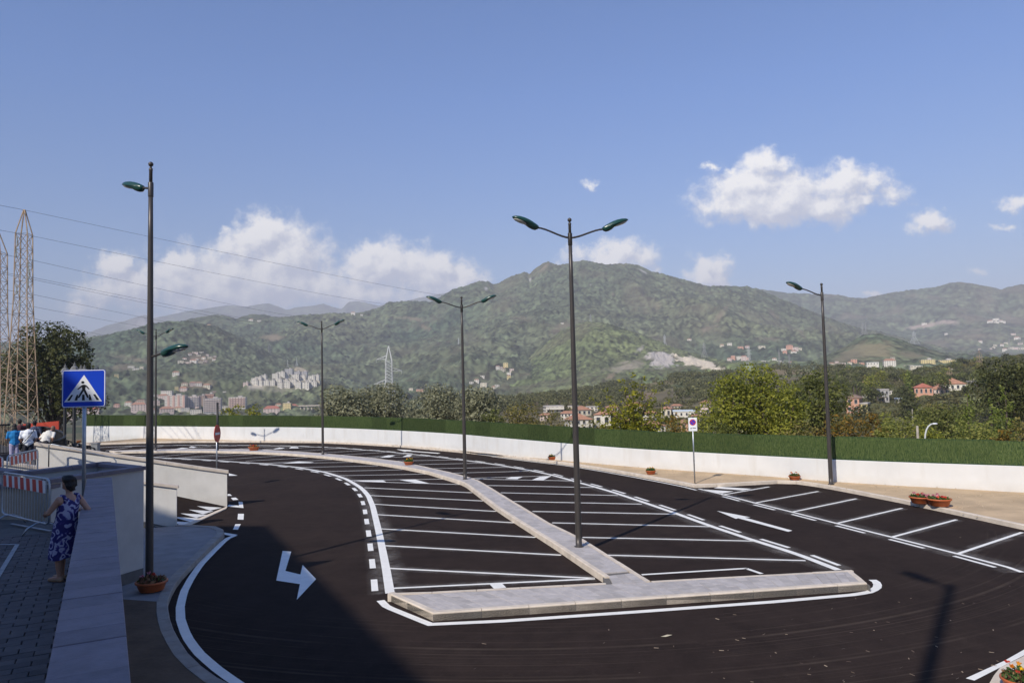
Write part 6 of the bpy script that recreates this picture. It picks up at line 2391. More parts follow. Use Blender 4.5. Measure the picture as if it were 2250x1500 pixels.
# mid distance trees on the village hillside: six kinds, copied
M_TREE = []
for k in range(7):
    rr = np.random.default_rng(300 + k)
    o = thing('tree', 'x', 'tree', (0, 0, -500))
    H_ = 1.0
    lobes = []
    if k == 5:
        for j in range(7):
            f = j / 6
            lobes.append(((0, 0, .12 + .8 * f), (.17 * (1 - f) + .03, .17 * (1 - f) + .03, .1)))
    else:
        for j in range(8):
            a, f = rr.uniform(0, 6.28), rr.random()
            r_ = rr.uniform(.16, .26)
            rad = .30 * math.sqrt(rr.random())
            lobes.append(((rad * math.cos(a), rad * math.sin(a), .35 + .5 * f * (1 - rad)), (r_, r_, r_ * .8)))
    MB().tube([(0, 0, -.05), (0, 0, .5)], [.03, .018], 5).build('trunk', BARK, o)
    V, F = crown_arrays(lobes, 620, .085, rr, .5)
    link('crown', npmesh('crown', V, F, LV[['dark', 'mid', 'mid', 'brown', 'dark', 'conifer', 'yellow'][k]]), o)
    M_TREE.append(o)
tones = ['very dark green', 'mid green', 'plain green', 'brownish green', 'blackish green', 'slim conical', 'yellowish green']
used = set()
zone_txt = [((1830, 1935), 'above the pink house'), ((1935, 2010), 'near the bend of the hillside road'), ((2010, 2110), 'round the red roofed farmhouse'), ((2110, 2290), 'on the slope below the right skyline')]


def mid_tree(u, r, h, k, lab):
    g = mid.ground(u, r)
    key = k
    if key not in used:
        used.add(key)
        c = M_TREE[k]
    else:
        c = copy_tree(M_TREE[k])
    c.location = g - Vector((0, 0, .3))
    c.rotation_euler = (0, 0, R.uniform(0, 6.28))
    w = R.uniform(.9, 1.25)
    c.scale = (h * w, h * w, h)
    c['label'] = lab
    c['group'] = 'trees on the village hillside'
    return c


clear = [(1848, 1908, 874, 915), (2002, 2122, 842, 876), (1928, 1956, 856, 890), (2090, 2172, 827, 846)]
made = 0
while made < 215:
    u, r = R.uniform(1835, 2300), 190 + 430 * R.random() ** .8
    g = mid.ground(u, r)
    h = R.uniform(4, 8.5)
    pu_, pv_ = proj(np.array([g.x, g.y, g.z + h * .7]))
    if any(a < pu_ < b_ and c < pv_ < d_ for a, b_, c, d_ in clear) and R.random() < .93:
        continue
    zt_ = next((tx for (a, b_), tx in zone_txt if a <= u < b_), 'on the slope below the right skyline')
    k = R.choice([0, 1, 1, 2, 2, 3, 4, 0, 6] + ([5] if R.random() < .3 else []))
    size_ = 'small' if h < 5.2 else 'medium' if h < 6.8 else 'tall'
    row = 'far' if r > 430 else 'middle' if r > 300 else 'lower'
    mid_tree(u, r, h, k, f'{size_} {tones[k]} tree among the {row} trees {zt_}')
    made += 1
for (u, r, h, k) in ((1995, 330, 9, 5), (2178, 520, 7, 0), (2208, 540, 9, 0), (2150, 530, 6.5, 4), (2135, 560, 6, 4)):
    mid_tree(u, r, h, k, f'{tones[k]} tall tree on the right skyline {int(h)} metres high' if u > 2100 else 'slim bluish cone tree above the farmhouse')
# far wood on the mid hill: one mass
allV, allF, off = [], [], 0
rr = np.random.default_rng(9)
protoV = []
for k in range(6):
    lobes = [((rr.normal(0, .2), rr.normal(0, .2), .3 + .5 * rr.random()), (rr.uniform(.2, .34),) * 3) for _ in range(6)]
    protoV.append(crown_arrays(lobes, 90, .2, rr, .6))
cntw = 0
tries = 0
while cntw < 2300 and tries < 14000:
    tries += 1
    u = rr.uniform(990, 2330)
    r = 330 + 300 * rr.random() ** .7 if u < 1850 else rr.uniform(440, 640)
    g = mid.ground(u, r)
    pu_, pv_ = proj(np.array([g.x, g.y, g.z + 3]))
    bare_ = [(1640, 1800, 803, 828), (1395, 1505, 826, 868), (1370, 1440, 858, 882), (1200, 1400, 884, 905), (2090, 2200, 808, 830), (1150, 1230, 880, 895)]
    if any(a < pu_ < b_ and c < pv_ < d_ for a, b_, c, d_ in bare_) and rr.random() < .85:
        continue
    if fbm(np.array([g.x / 45]), np.array([g.y / 45]), 3, 88)[0] < .36:
        continue
    V, F = protoV[cntw % 6]
    h = rr.uniform(3.5, 6.5)
    a = rr.uniform(0, 6.28)
    ca, sa = math.cos(a), math.sin(a)
    W = V * h
    allV.append(np.stack([W[:, 0] * ca - W[:, 1] * sa + g.x, W[:, 0] * sa + W[:, 1] * ca + g.y, W[:, 2] + g.z - .8], -1))
    allF.append(F + off)
    off += len(V)
    cntw += 1
wood = link('wood', npmesh('wood', np.concatenate(allV), np.concatenate(allF), leaf_mat('leaf_wood', (.075, .085, .03), (.21, .20, .08), .32)))
tag(wood, 'dark wood covering the low hill between the orange roofs and the skyline', 'wood', kind='stuff')
# low shrubs and rough growth on the village hillside: nobody could count them
allV, allF, off, cs_ = [], [], 0, 0
while cs_ < 1500:
    if rr.random() < .72:
        u, r = rr.uniform(1815, 2320), rr.uniform(170, 560)
    else:
        u, r = rr.uniform(1150, 1600), rr.uniform(160, 380)
    g = mid.ground(u, r)
    V, F = protoV[cs_ % 6]
    h = rr.uniform(1.0, 3.2)
    W = V * h
    allV.append(np.stack([W[:, 0] * 1.6 + g.x, W[:, 1] * 1.6 + g.y, W[:, 2] + g.z - .35 * h], -1))
    allF.append(F + off)
    off += len(V)
    cs_ += 1
ug = link('undergrowth', npmesh('undergrowth', np.concatenate(allV), np.concatenate(allF), leaf_mat('leaf_undergrowth', (.07, .075, .025), (.22, .19, .07), .3)))
tag(ug, 'rough low growth covering the banks of the village hillside', 'undergrowth', kind='stuff')
# palms beside the pink house
PALM = leaf_mat('palm_leaf', (.05, .065, .02), (.15, .15, .05), .3)
for i, (u, vt, r) in enumerate(((1872, 848, 290), (1880, 843, 292), (1888, 852, 288))):
    g = mid.ground(u, r)
    top_ = AT(u, vt, g.y).z
    h = max(5, top_ - g.z)
    o = thing('palm_tree', ['left', 'tallest', 'right'][i] + ' palm of the three thin palms above the pink house', 'palm tree', g, 0, 'thin palms above the pink house')
    MB().tube([(0, 0, -.3), (.1, 0, h)], [.22, .15], 6).build('trunk', BARK, o)
    V = []
    for k in range(16):
        a = k * .393 * 1.6
        el = R.uniform(-.5, .9)
        d = Vector((math.cos(a) * math.cos(el), math.sin(a) * math.cos(el), math.sin(el)))
        s = Vector((-math.sin(a), math.cos(a), 0)) * .22
        b0 = Vector((.1, 0, h))
        V += [b0 - s * .3, b0 + s * .3, b0 + d * 1.1 + s + Vector((0, 0, .15)), b0 + d * 1.1 - s + Vector((0, 0, .15)), b0 + d * 1.1 + s, b0 + d * 1.1 - s, b0 + d * 2.0 - Vector((0, 0, .7)) - s * .2, b0 + d * 2.0 - Vector((0, 0, .7)) + s * .2]
    V = np.array([tuple(v) for v in V])
    F = np.array([[8 * k + j for j in q] for k in range(16) for q in ((0, 1, 2, 3), (5, 4, 7, 6))])
    link('crown', npmesh('crown', V, F, PALM), o)

# ------------------------------------------------------------------ houses
WALLC = {'white': (.68, .63, .54), 'cream': (.60, .54, .41), 'yellow': (.64, .52, .25), 'pink': (.55, .36, .29), 'palepink': (.60, .48, .42), 'salmon': (.58, .31, .21), 'grey': (.40, .385, .375), 'brown': (.33, .24, .19), 'stone': (.44, .38, .30)}
WM = {k: mat('house_' + k, c, .9, .08, .25) for k, c in WALLC.items()}
RM = {'tile': mat('roof_tile', (.37, .19, .12), .9, .2, .8), 'red': mat('roof_red', (.38, .13, .085), .85, .15, .6), 'flat': mat('roof_flat', (.46, .42, .38), .9, .15, .4), 'brown': mat('roof_brown', (.26, .17, .12), .9, .2, .8), 'sheet': mat('roof_sheet', (.60, .66, .70), .6, .08, .3)}
M_WIN = mat('window_glass', (.045, .05, .06), .25, .2, .5, spec=.6)
M_FRAME = mat('window_frame', (.5, .46, .4), .7, .1, 2)
M_BALC = mat('balcony', (.55, .42, .36), .85, .1, .5)
WIN_ME = MB().box((0, 0, 0), (1, .12, 1)).mesh('window', M_WIN)
FRAME_ME = (lambda m: (m.box((0, -.03, .54), (1.16, .16, .09)), m.box((0, -.05, -.55), (1.2, .22, .1)), m.box((-.545, -.03, 0), (.08, .16, 1)), m.box((.545, -.03, 0), (.08, .16, 1)), m)[-1])(MB()).mesh('frame', M_FRAME)


def house(p, w, h, label, wall='white', roof='flat', rz=0.0, dp=None, floors=2, cols=3, single=False, group=None, cat='house', name='house', win=True, rh=None, balc=False, strips=None):
    """p: middle of the foot of the front. Windows are parts of their own when single, else one joined part."""
    dp = dp or w * .7
    o = thing(name, label, cat, p, rz, group)
    MB().box((0, dp / 2, (h - 3) / 2), (w, dp, h + 3)).build('wall', WM[wall], o)
    r = MB()
    if roof in ('flat', 'sheet'):
        r.box((0, dp / 2, h + .12), (w + .3, dp + .3, .3))
        if floors > 2:
            r.box((w * .15, dp / 2, h + 1.2), (w * .25, dp * .4, 2.2))
    else:
        rh = rh or min(w, dp) * .26
        e_ = .35
        if w >= dp:
            a, c = Vector((-w / 2 + dp * .3, dp / 2, h + rh)), Vector((w / 2 - dp * .3, dp / 2, h + rh))
            q = [(-w / 2 - e_, -e_, h), (w / 2 + e_, -e_, h), (w / 2 + e_, dp + e_, h), (-w / 2 - e_, dp + e_, h)]
            r.add(q + [a, c], [(0, 1, 5, 4), (1, 2, 5), (2, 3, 4, 5), (3, 0, 4), (3, 2, 1, 0)])
        else:
            a, c = Vector((0, w * .3, h + rh)), Vector((0, dp - w * .3, h + rh))
            q = [(-w / 2 - e_, -e_, h), (w / 2 + e_, -e_, h), (w / 2 + e_, dp + e_, h), (-w / 2 - e_, dp + e_, h)]
            r.add(q + [a, c], [(0, 1, 4), (1, 2, 5, 4), (2, 3, 5), (3, 0, 4, 5), (3, 2, 1, 0)])
    r.build('roof', RM[roof], o)
    if win:
        fh = h / floors
        cw = w / cols
        J = MB()
        for f in range(floors):
            for c in range(cols):
                x, z = -w / 2 + cw * (c + .5), fh * (f + .55)
                ww, hh = (min(1.5, cw * .42), min(1.6, fh * .5)) if single else (min(1.3, cw * .3), min(1.4, fh * .42))
                if single:
                    wo = link('window', WIN_ME, o)
                    wo.location = (x, -.01, z)
                    wo.scale = (ww, 1, hh)
                    link('frame', FRAME_ME, wo)
                else:
                    J.box((x, -.02, z), (ww, .16, hh))
        n2 = max(1, int(cols * dp / w))
        for f in range(floors):
            for c in range(n2):
                y, z = dp * (c + .5) / n2, fh * (f + .55)
                for s in (-1, 1):
                    J.box((s * (w / 2 + .02), y, z), (.16, min(1.5, dp / n2 * .42), min(1.6, fh * .5)))
        tag(J.build('windows', M_WIN, o), kind='stuff')
        if balc:
            B = MB()
            for f in range(1, floors):
                B.box((0, -.5, fh * f + .45), (w * .96, 1.0, .95))
            tag(B.build('balconies', WM[strips] if strips else M_BALC, o), kind='stuff')
        elif strips:
            B = MB()
            for c in range(cols):
                if c % 2:
                    B.box((-w / 2 + cw * (c + .5), -.25, h / 2), (cw * .9, .5, h * .98))
            tag(B.build('bays', WM[strips], o), kind='stuff')
    return o


def place(surf, u, vb):
    if surf == 'valley':
        d = ray(u, vb)
        zv = VALLEY_Z - 1.5
        t_ = (zv - EYE) / d.z if d.z < -1e-4 else 60
        t_ = min(t_, 1900 / math.hypot(d.x, d.y))
        q = Vector((d.x * t_, d.y * t_, EYE + d.z * t_))
        return q
    if isinstance(surf, (int, float)):
        return AT(u, vb, surf)
    return surf.hit(u, vb)


def H(surf, u, vb, wpx, hpx, label, **k):
    p = place(surf, u, vb)
    s = p.y / FPX
    k.setdefault('group', None)
    k.setdefault('rz', -math.atan2(p.x, p.y) * .8 + R.uniform(-.25, .25))
    return house(p, wpx * s, hpx * s, label, **k)


Z5 = lambda zx, zy: (250 + zx * .2133, 790 + zy * .2133)
# --- white terraced apartments on the slope
terr = [(1720, 185, 75, 46, 'white'), (1665, 190, 60, 44, 'white'), (1775, 190, 60, 40, 'white'), (1800, 165, 78, 50, 'grey'), (1893, 170, 62, 46, 'grey'), (1958, 168, 66, 44, 'grey'), (1866, 208, 70, 44, 'white'), (1935, 208, 70, 44, 'white'), (2040, 215, 66, 48, 'white'), (2085, 218, 56, 52, 'white'),
        (1450, 232, 54, 38, 'white'), (1495, 228, 50, 44, 'white'), (1540, 222, 48, 52, 'white'), (1448, 275, 70, 46, 'white'), (1500, 272, 66, 48, 'white'), (1560, 270, 66, 46, 'white'), (1622, 266, 66, 50, 'white'), (1690, 262, 70, 52, 'white'), (1760, 246, 60, 40, 'white'), (1820, 240, 60, 38, 'cream'),
        (1715, 306, 50, 58, 'white'), (1778, 304, 66, 60, 'white'), (1845, 292, 60, 60, 'white'), (1895, 290, 56, 60, 'white'), (1965, 296, 84, 62, 'white'), (2060, 290, 66, 48, 'white'), (2100, 262, 50, 40, 'cream'), (1358, 268, 50, 22, 'palepink'), (2010, 250, 60, 38, 'white')]
for i, (zx, zy, w, h, c) in enumerate(terr):
    u, v = Z5(zx, zy)
    row = 'upper' if zy < 195 else 'second' if zy < 245 else 'third' if zy < 280 else 'lowest'
    side = 'left' if zx < 1640 else 'middle' if zx < 1880 else 'right'
    H(left_hill, u, v + 1, w * .2133, h * .2133 + 1, f'{"bare grey" if c == "grey" else c} terraced apartment block in the {side} of the {row} row on the hillside', wall=c, floors=3, cols=3, group='white terraced apartments on the slope', cat='apartment block', name='apartment_block', rz=.12 + R.uniform(-.05, .05), dp=14)
# --- apartment towers in the valley town
H(left_hill, 385, 897, 41, 28, 'pink and white striped apartment tower, largest of the valley town', wall='white', strips='pink', floors=8, cols=8, cat='apartment block', name='apartment_block', single=False, rz=.25)
H(left_hill, 420.5, 897, 32, 24, 'grey pink apartment block right of the striped tower', wall='palepink', floors=7, cols=6, balc=True, strips='grey', cat='apartment block', name='apartment_block', rz=.2)
H(left_hill, 444, 892, 14, 22, 'narrow brownish apartment block behind the grey one', wall='brown', floors=7, cols=3, cat='apartment block', name='apartment_block', rz=.2)
H(left_hill, 460, 889, 20, 24, 'brown brick coloured apartment block further back in the town', wall='brown', floors=7, cols=4, balc=True, strips='salmon', cat='apartment block', name='apartment_block', rz=.2)
H(left_hill, 467, 910, 36, 32, 'grey apartment block nearest the green screen', wall='grey', floors=8, cols=7, balc=True, strips='palepink', cat='apartment block', name='apartment_block', rz=.25)
H(left_hill, 520, 898, 35, 25, 'pink and white apartment block right of the round sign', wall='white', strips='pink', floors=7, cols=6, balc=True, cat='apartment block', name='apartment_block', rz=.2)
town = [(540, 372, 105, 45, 'white', 'flat', 'white house with a stepped roof above the pink tower'), (270, 465, 90, 36, 'cream', 'brown', 'cream gabled villa left of the tall lamp post'), (255, 532, 140, 66, 'palepink', 'tile', 'wide pink house just left of the tall lamp post'), (150, 490, 64, 36, 'white', 'tile', 'small white house with a red roof at the left of the town'), (25, 500, 56, 30, 'pink', 'tile', 'small pink house at the far left of the town'),
        (500, 432, 86, 36, 'palepink', 'tile', 'pale pink house under the stepped roof house'), (550, 548, 130, 36, 'palepink', 'tile', 'long low pink houses at the foot of the striped tower'), (850, 562, 110, 44, 'white', 'flat', 'white shed like house left of the grey block'), (655, 535, 74, 30, 'cream', 'tile', 'cream house below the grey pink block'), (1135, 520, 74, 36, 'white', 'flat', 'white house between the grey block and the pink block'),
        (705, 335, 86, 36, 'palepink', 'tile', 'pink farm house on the lower slope'), (725, 268, 60, 22, 'cream', 'brown', 'cream hut on the lower slope'), (820, 285, 60, 36, 'palepink', 'tile', 'left of the houses on the lower slope terrace'), (880, 280, 60, 36, 'white', 'tile', 'middle of the houses on the lower slope terrace'), (950, 290, 70, 28, 'cream', 'tile', 'right of the houses on the lower slope terrace'), (650, 322, 36, 40, 'yellow', 'flat', 'narrow yellow house on the lower slope'),
        (640, 182, 64, 36, 'white', 'tile', 'lone white house in the woods'), (230, 108, 60, 20, 'white', 'flat', 'white hut in the woods behind the near lamp post'), (280, 112, 36, 22, 'cream', 'flat', 'cream hut in the woods behind the near lamp post'), (175, 108, 60, 20, 'white', 'flat', 'white hut left of the near lamp post in the woods'), (25, 192, 38, 28, 'yellow', 'flat', 'small yellow house above the crossing sign'), (60, 100, 50, 20, 'cream', 'flat', 'cream hut above the crossing sign'),
        (1620, 555, 160, 40, 'palepink', 'red', 'long house with a red roof left of the viaduct'), (1840, 555, 140, 40, 'palepink', 'red', 'long house with a red roof under the viaduct'), (1780, 515, 80, 60, 'yellow', 'flat', 'yellow house between the two long red roofs'), (445, 475, 60, 50, 'palepink', 'flat', 'pink house squeezed left of the striped tower'), (430, 385, 50, 26, 'white', 'flat', 'white hut by the thin lamp post in the town'), (960, 400, 120, 26, 'cream', 'flat', 'cream low block behind the brown apartments'), (1140, 345, 34, 12, 'white', 'flat', 'white canopy on the sandy embankment'), (1690, 490, 60, 26, 'cream', 'tile', 'cream house behind the long red roofs'), (390, 555, 90, 30, 'white', 'tile', 'white house at the foot of the tall lamp post'), (740, 545, 80, 36, 'white', 'flat', 'white low house below the grey pink block'), (1030, 345, 40, 18, 'brown', 'flat', 'small brown block behind the town')]
for zx, zy, w, h, c, rf_, lab in town:
    u, v = Z5(zx, zy)
    H(left_hill if u < 640 and zy > 100 else main, u, v, w * .2133, h * .2133, lab, wall=c, roof=rf_, floors=2 if h < 50 else 3, cols=3 if w < 80 else 5, group='houses of the valley town')
H(left_hill, 182, 914, 62, 10, 'long low house with a red roof behind the crossing sign post', wall='palepink', roof='red', floors=1, cols=6)
H(left_hill, 157, 925, 16, 22, 'pale pink house end below the crossing sign', wall='palepink', roof='tile', floors=2, cols=2)
# viaduct
vp0, vp1 = place(left_hill, 655, 900), place(left_hill, 712, 903)
s_ = vp0.y / FPX
va = thing('viaduct', 'pale concrete road viaduct at the foot of the white terraces', 'bridge', (vp0.x, vp0.y, vp0.z))
dvv = vp1 - vp0
hv = 9 * s_
MB().prism([(0, 0), (dvv.x, dvv.y), (dvv.x, dvv.y + 9), (0, 9)], hv * .72, hv).build('deck', WM['stone'], va)
for k in range(7):
    MB().box((dvv.x * (k + .5) / 7, dvv.y * (k + .5) / 7 + 4, hv * .3), (2, 4, hv * .85)).build('pier', WM['stone'], va)
# sandy embankment
# --- tiny houses scattered over the slopes
tiny = []


def scatter(surf, pts, txt, cols_, group):
    for i, (u, v, w, h) in enumerate(pts):
        c = cols_[i % len(cols_)]
        H(surf, u, v, w, h, f'tiny {c.replace("palepink", "pale pink")} house {txt}', wall=c, roof='flat' if i % 3 else 'tile', floors=2, cols=2, group=group)


scatter(left_back, [(551, 706, 9, 4), (571, 708, 9, 4), (556, 723, 7, 4), (568, 723, 8, 4), (544, 722, 5, 3), (583, 722, 5, 3)], 'in the notch of the green hill by the cables', ['white'], 'tiny houses in the notch')
scatter(left_back, [(482, 722, 6, 5), (492, 719, 7, 5), (486, 717, 5, 3), (460, 717, 9, 3), (501, 721, 5, 3), (474, 719, 5, 3)], 'on the saddle of the left hills', ['yellow', 'cream', 'white'], 'tiny houses on the saddle')
scatter(left_hill, [(418, 782, 7, 4), (428, 779, 12, 3), (436, 786, 8, 4), (447, 790, 8, 5), (456, 783, 6, 4), (462, 791, 9, 5), (470, 795, 8, 4), (452, 797, 7, 4), (440, 798, 8, 3), (425, 797, 14, 4), (412, 799, 16, 4), (396, 800, 12, 5), (405, 790, 8, 3), (473, 786, 6, 3), (444, 777, 8, 3), (433, 793, 6, 4)], 'in the hamlet beside the lower lamp head', ['white', 'palepink', 'cream'], 'tiny houses of the hamlet')
scatter(main, [(778, 692, 9, 4), (797, 695, 5, 4), (1240, 715, 7, 3), (1517, 750, 9, 3), (902, 858, 9, 5), (921, 864, 15, 5)], 'standing alone on the main mountain', ['white', 'white', 'white', 'white', 'cream', 'salmon'], 'lone tiny houses on the mountain')
scatter(main, [(1094, 815, 8, 8), (1102, 813, 8, 6), (1113, 812, 10, 10), (1108, 815, 7, 5), (1118, 825, 9, 7), (1124, 820, 9, 5), (1119, 832, 8, 6), (1104, 815, 9, 4), (1061, 832, 9, 4)], 'in the pale cluster behind the second lamp', ['white', 'palepink', 'yellow', 'cream'], 'tiny houses of the pale cluster')
scatter(main, [(1048, 841, 10, 6), (1062, 852, 14, 9), (1036, 846, 9, 5), (1085, 856, 9, 6), (1093, 853, 9, 5)], 'rising over the olive trees', ['white', 'cream'], 'tiny houses over the olive trees')
scatter(main, [(1590, 762, 9, 4), (1607, 760, 10, 5), (1630, 766, 12, 4), (1645, 766, 9, 5), (1677, 766, 14, 4), (1726, 772, 10, 4), (1738, 774, 14, 8), (1750, 773, 12, 6), (1760, 770, 10, 4), (1747, 778, 12, 3), (1728, 777, 9, 5)], 'on the shelf below the brown slope', ['cream', 'white', 'salmon', 'palepink'], 'tiny houses on the shelf')
scatter(main, [(1604, 795, 9, 7), (1613, 793, 9, 8), (1625, 792, 10, 8), (1636, 792, 12, 9), (1643, 796, 9, 6)], 'with a red roof in the row behind the yellow green trees', ['palepink', 'salmon', 'white'], 'tiny houses behind the yellow green trees')
scatter(main, [(1668, 799, 8, 4), (1680, 800, 9, 5), (1692, 798, 8, 4), (1703, 799, 9, 7), (1714, 799, 9, 5), (1726, 800, 10, 4), (1740, 800, 10, 4), (1676, 796, 6, 3)], 'in the white row on the skyline wood', ['white', 'white', 'grey'], 'tiny houses of the white row')
scatter(dry_hill, [(1829, 802, 10, 4), (1852, 803, 14, 5), (1879, 798, 12, 8), (1868, 800, 9, 4), (1840, 800, 8, 4), (1895, 802, 10, 4)], 'at the foot of the dry grass hill', ['cream', 'palepink', 'salmon'], 'tiny houses under the dry hill')
H(1000, 1918, 802, 24, 6, 'long white shed at the foot of the dry hill', wall='white', roof='sheet', floors=1, cols=4, rz=-.3)
H(1000, 1956, 805, 24, 13, 'white three storey building with a reddish roof at the foot of the dry hill', wall='white', roof='tile', floors=3, cols=5, rz=-.3)
H(1010, 1962, 793, 9, 8, 'small ruined cream tower behind the white building', wall='stone', roof='flat', floors=2, cols=2, rz=-.3)
H(990, 2003, 808, 30, 6, 'long beige shed under the dry hill', wall='stone', roof='flat', floors=1, cols=5, rz=-.3)
H(960, 2014, 808, 24, 5, 'pale beige shed beside the yellow block', wall='cream', roof='sheet', floors=1, cols=4, rz=-.3)
H(1000, 2040, 805, 28, 15, 'left yellow apartment block behind the wood', wall='yellow', roof='flat', floors=5, cols=6, rz=-.3, cat='apartment block')
H(1005, 2082, 804, 34, 13, 'right longer yellow apartment block behind the wood', wall='yellow', roof='flat', floors=4, cols=8, rz=-.3, cat='apartment block')
H(995, 2058, 808, 18, 7, 'white house between the two yellow blocks', wall='white', roof='flat', floors=2, cols=4, rz=-.3)
scatter(back, [(2184, 709, 8, 5), (2192, 705, 7, 5), (2199, 705, 7, 5), (2206, 708, 7, 4), (2211, 713, 9, 4), (2196, 713, 9, 4), (2181, 714, 8, 4), (2038, 716, 10, 4), (2085, 737, 6, 4)], 'in the white hamlet high on the right slope', ['white'], 'tiny houses of the high hamlet')
scatter(back, [(2158, 753, 8, 4), (2190, 763, 7, 3), (2232, 737, 9, 4), (2240, 747, 12, 5), (2216, 756, 8, 3), (2245, 758, 9, 4), (2205, 766, 7, 4), (2187, 765, 6, 3), (2140, 775, 6, 3), (2130, 776, 6, 3), (2225, 770, 10, 5), (2236, 768, 9, 5), (2212, 772, 10, 5), (2247, 770, 9, 5), (2180, 770, 5, 3), (2155, 770, 6, 3)], 'scattered above the right skyline trees', ['white', 'cream', 'palepink'], 'tiny houses above the right skyline trees')
# --- village on the right, near enough to show windows
H(mid, 1871, 911, 26, 33, 'salmon pink house beside the yellow wing, partly behind the dark tree', wall='salmon', roof='brown', floors=2, cols=2, single=True, rz=-.55, dp=8)
H(mid, 1890, 908, 22, 19, 'pale yellow wing of the pink house group', wall='yellow', roof='flat', floors=2, cols=2, single=True, rz=-.55, dp=7)
H(mid, 1943, 884, 17, 27, 'narrow grey two storey house with a terrace by the road', wall='grey', roof='flat', floors=2, cols=2, single=True, rz=-.3, dp=7)
H(mid, 1937, 884, 8, 10, 'small brown hut below the narrow grey house', wall='brown', roof='brown', floors=1, cols=1, single=True, rz=-.3, dp=4)
H(mid, 2027, 873, 36, 16, 'long salmon farmhouse with a bright red roof', wall='salmon', roof='red', floors=1, cols=4, single=True, rz=-.45, dp=8)
H(mid, 2063, 868, 34, 12, 'pale pink wing of the farmhouse with a brown red roof', wall='palepink', roof='tile', floors=1, cols=4, single=True, rz=-.45, dp=8)
H(mid, 2092, 859, 52, 14, 'white house with an orange tiled roof behind the rusty pylon', wall='white', roof='tile', floors=1, cols=5, single=True, rz=-.5, dp=9)
H(mid, 2058, 855, 22, 10, 'small brick coloured house between the farmhouse roofs', wall='salmon', roof='tile', floors=1, cols=2, single=True, rz=-.45, dp=7)
H(mid, 1979, 886, 18, 8, 'low white shed above the road wall', wall='white', roof='sheet', floors=1, cols=2, rz=-.3, dp=5)
H(mid, 2168, 842, 8, 13, 'narrow bright yellow house by the large rusty pylon', wall='yellow', roof='flat', floors=2, cols=1, single=True, rz=-.4, dp=6)
H(mid, 2202, 817, 22, 7, 'white house with a red roof on the upper right slope', wall='white', roof='tile', floors=1, cols=3, rz=-.4, dp=7)
H(mid, 2155, 832, 30, 7, 'long pale shed below the upper slope', wall='cream', roof='sheet', floors=1, cols=4, rz=-.4, dp=6)
H(mid, 1950, 868, 16, 8, 'white garden wall house under the round tree', wall='white', roof='flat', floors=1, cols=2, rz=-.3, dp=4)
gh = AT(2110, 842, 400)
g_o = thing('greenhouse', 'long low greenhouse covered with dusty green netting', 'greenhouse', gh, -.45)
MB().tube([(-9, 2, 0), (9, 2, 0)], 2.0, 10).build('cover', mat('green_netting', (.14, .22, .18), .8, .15, .5), g_o, True)
for k in range(7):
    MB().tube([(-9 + 3 * k, 2 + 2.03 * math.cos(a), 2.03 * math.sin(a)) for a in [math.pi * j / 8 for j in range(9)]], .06, 4).build('hoop', M_DIM, g_o)
rw_ = AT(1925, 905, 262)
MB_ = MB().box((0, .5, 0), (8.0, .5, 3.4))
tag(MB_.build('retaining_wall', WM['grey']), 'grey concrete retaining wall right of the yellow house', 'wall').location = rw_ + Vector((0, 0, .7))
rd = thing('hillside_road', 'grey road climbing between the walls of the village', 'road', kind='structure')
pts = [AT(u, v, y) for u, v, y in ((1958, 892, 275), (1965, 892, 275), (1964, 872, 320), (1960, 872, 320))]
MB().add([tuple(p) for p in pts], [(0, 1, 2, 3)]).build('road_surface', mat('road_grey', (.2, .2, .2), .9, .1, 1), rd)
# --- orange roofs behind the branching young tree
H(mid, 1219, 906, 40, 13, 'white house with rows of balconies left of the orange roofs', wall='white', roof='flat', floors=2, cols=4, single=True, rz=.1, dp=8, balc=True, strips='white')
H(mid, 1283, 914, 32, 13, 'house with the upper orange roof right of the central lamp', wall='cream', roof='tile', floors=1, cols=3, single=True, rz=.2, dp=7)
H(mid, 1275, 946, 50, 24, 'white house with a wide orange roof behind the central lamp', wall='white', roof='tile', floors=2, cols=4, single=True, rz=.15, dp=7)
H(mid, 1322, 938, 36, 26, 'white house with a steep orange roof behind the sparse shrub', wall='white', roof='tile', floors=1, cols=2, single=True, rz=-.2, dp=9)
H(mid, 1400, 905, 40, 12, 'low house with an orange roof behind the branching tree', wall='cream', roof='tile', floors=1, cols=4, rz=.1, dp=7)
H(mid, 1462, 920, 22, 20, 'pale yellow house with a hipped orange roof right of the branching tree', wall='cream', roof='tile', floors=1, cols=2, single=True, rz=-.3, dp=6)
H(mid, 1500, 918, 46, 13, 'long white shed right of the pale yellow house', wall='white', roof='sheet', floors=1, cols=4, rz=-.2, dp=7)
H(mid, 1546, 912, 22, 24, 'pinkish house behind the no parking board', wall='palepink', roof='tile', floors=2, cols=2, single=True, rz=-.3, dp=7)
H(mid, 1440, 950, 40, 14, 'low white house just over the screen behind the branching tree', wall='white', roof='tile', floors=1, cols=3, rz=.1, dp=6)
H(mid, 1505, 948, 26, 18, 'house with a rusty orange roof low behind the screen', wall='salmon', roof='tile', floors=1, cols=2, single=True, rz=-.1, dp=6)
H(mid, 1345, 905, 22, 9, 'far low orange roofed house left of the branching tree', wall='cream', roof='tile', floors=1, cols=3, rz=.1, dp=6)

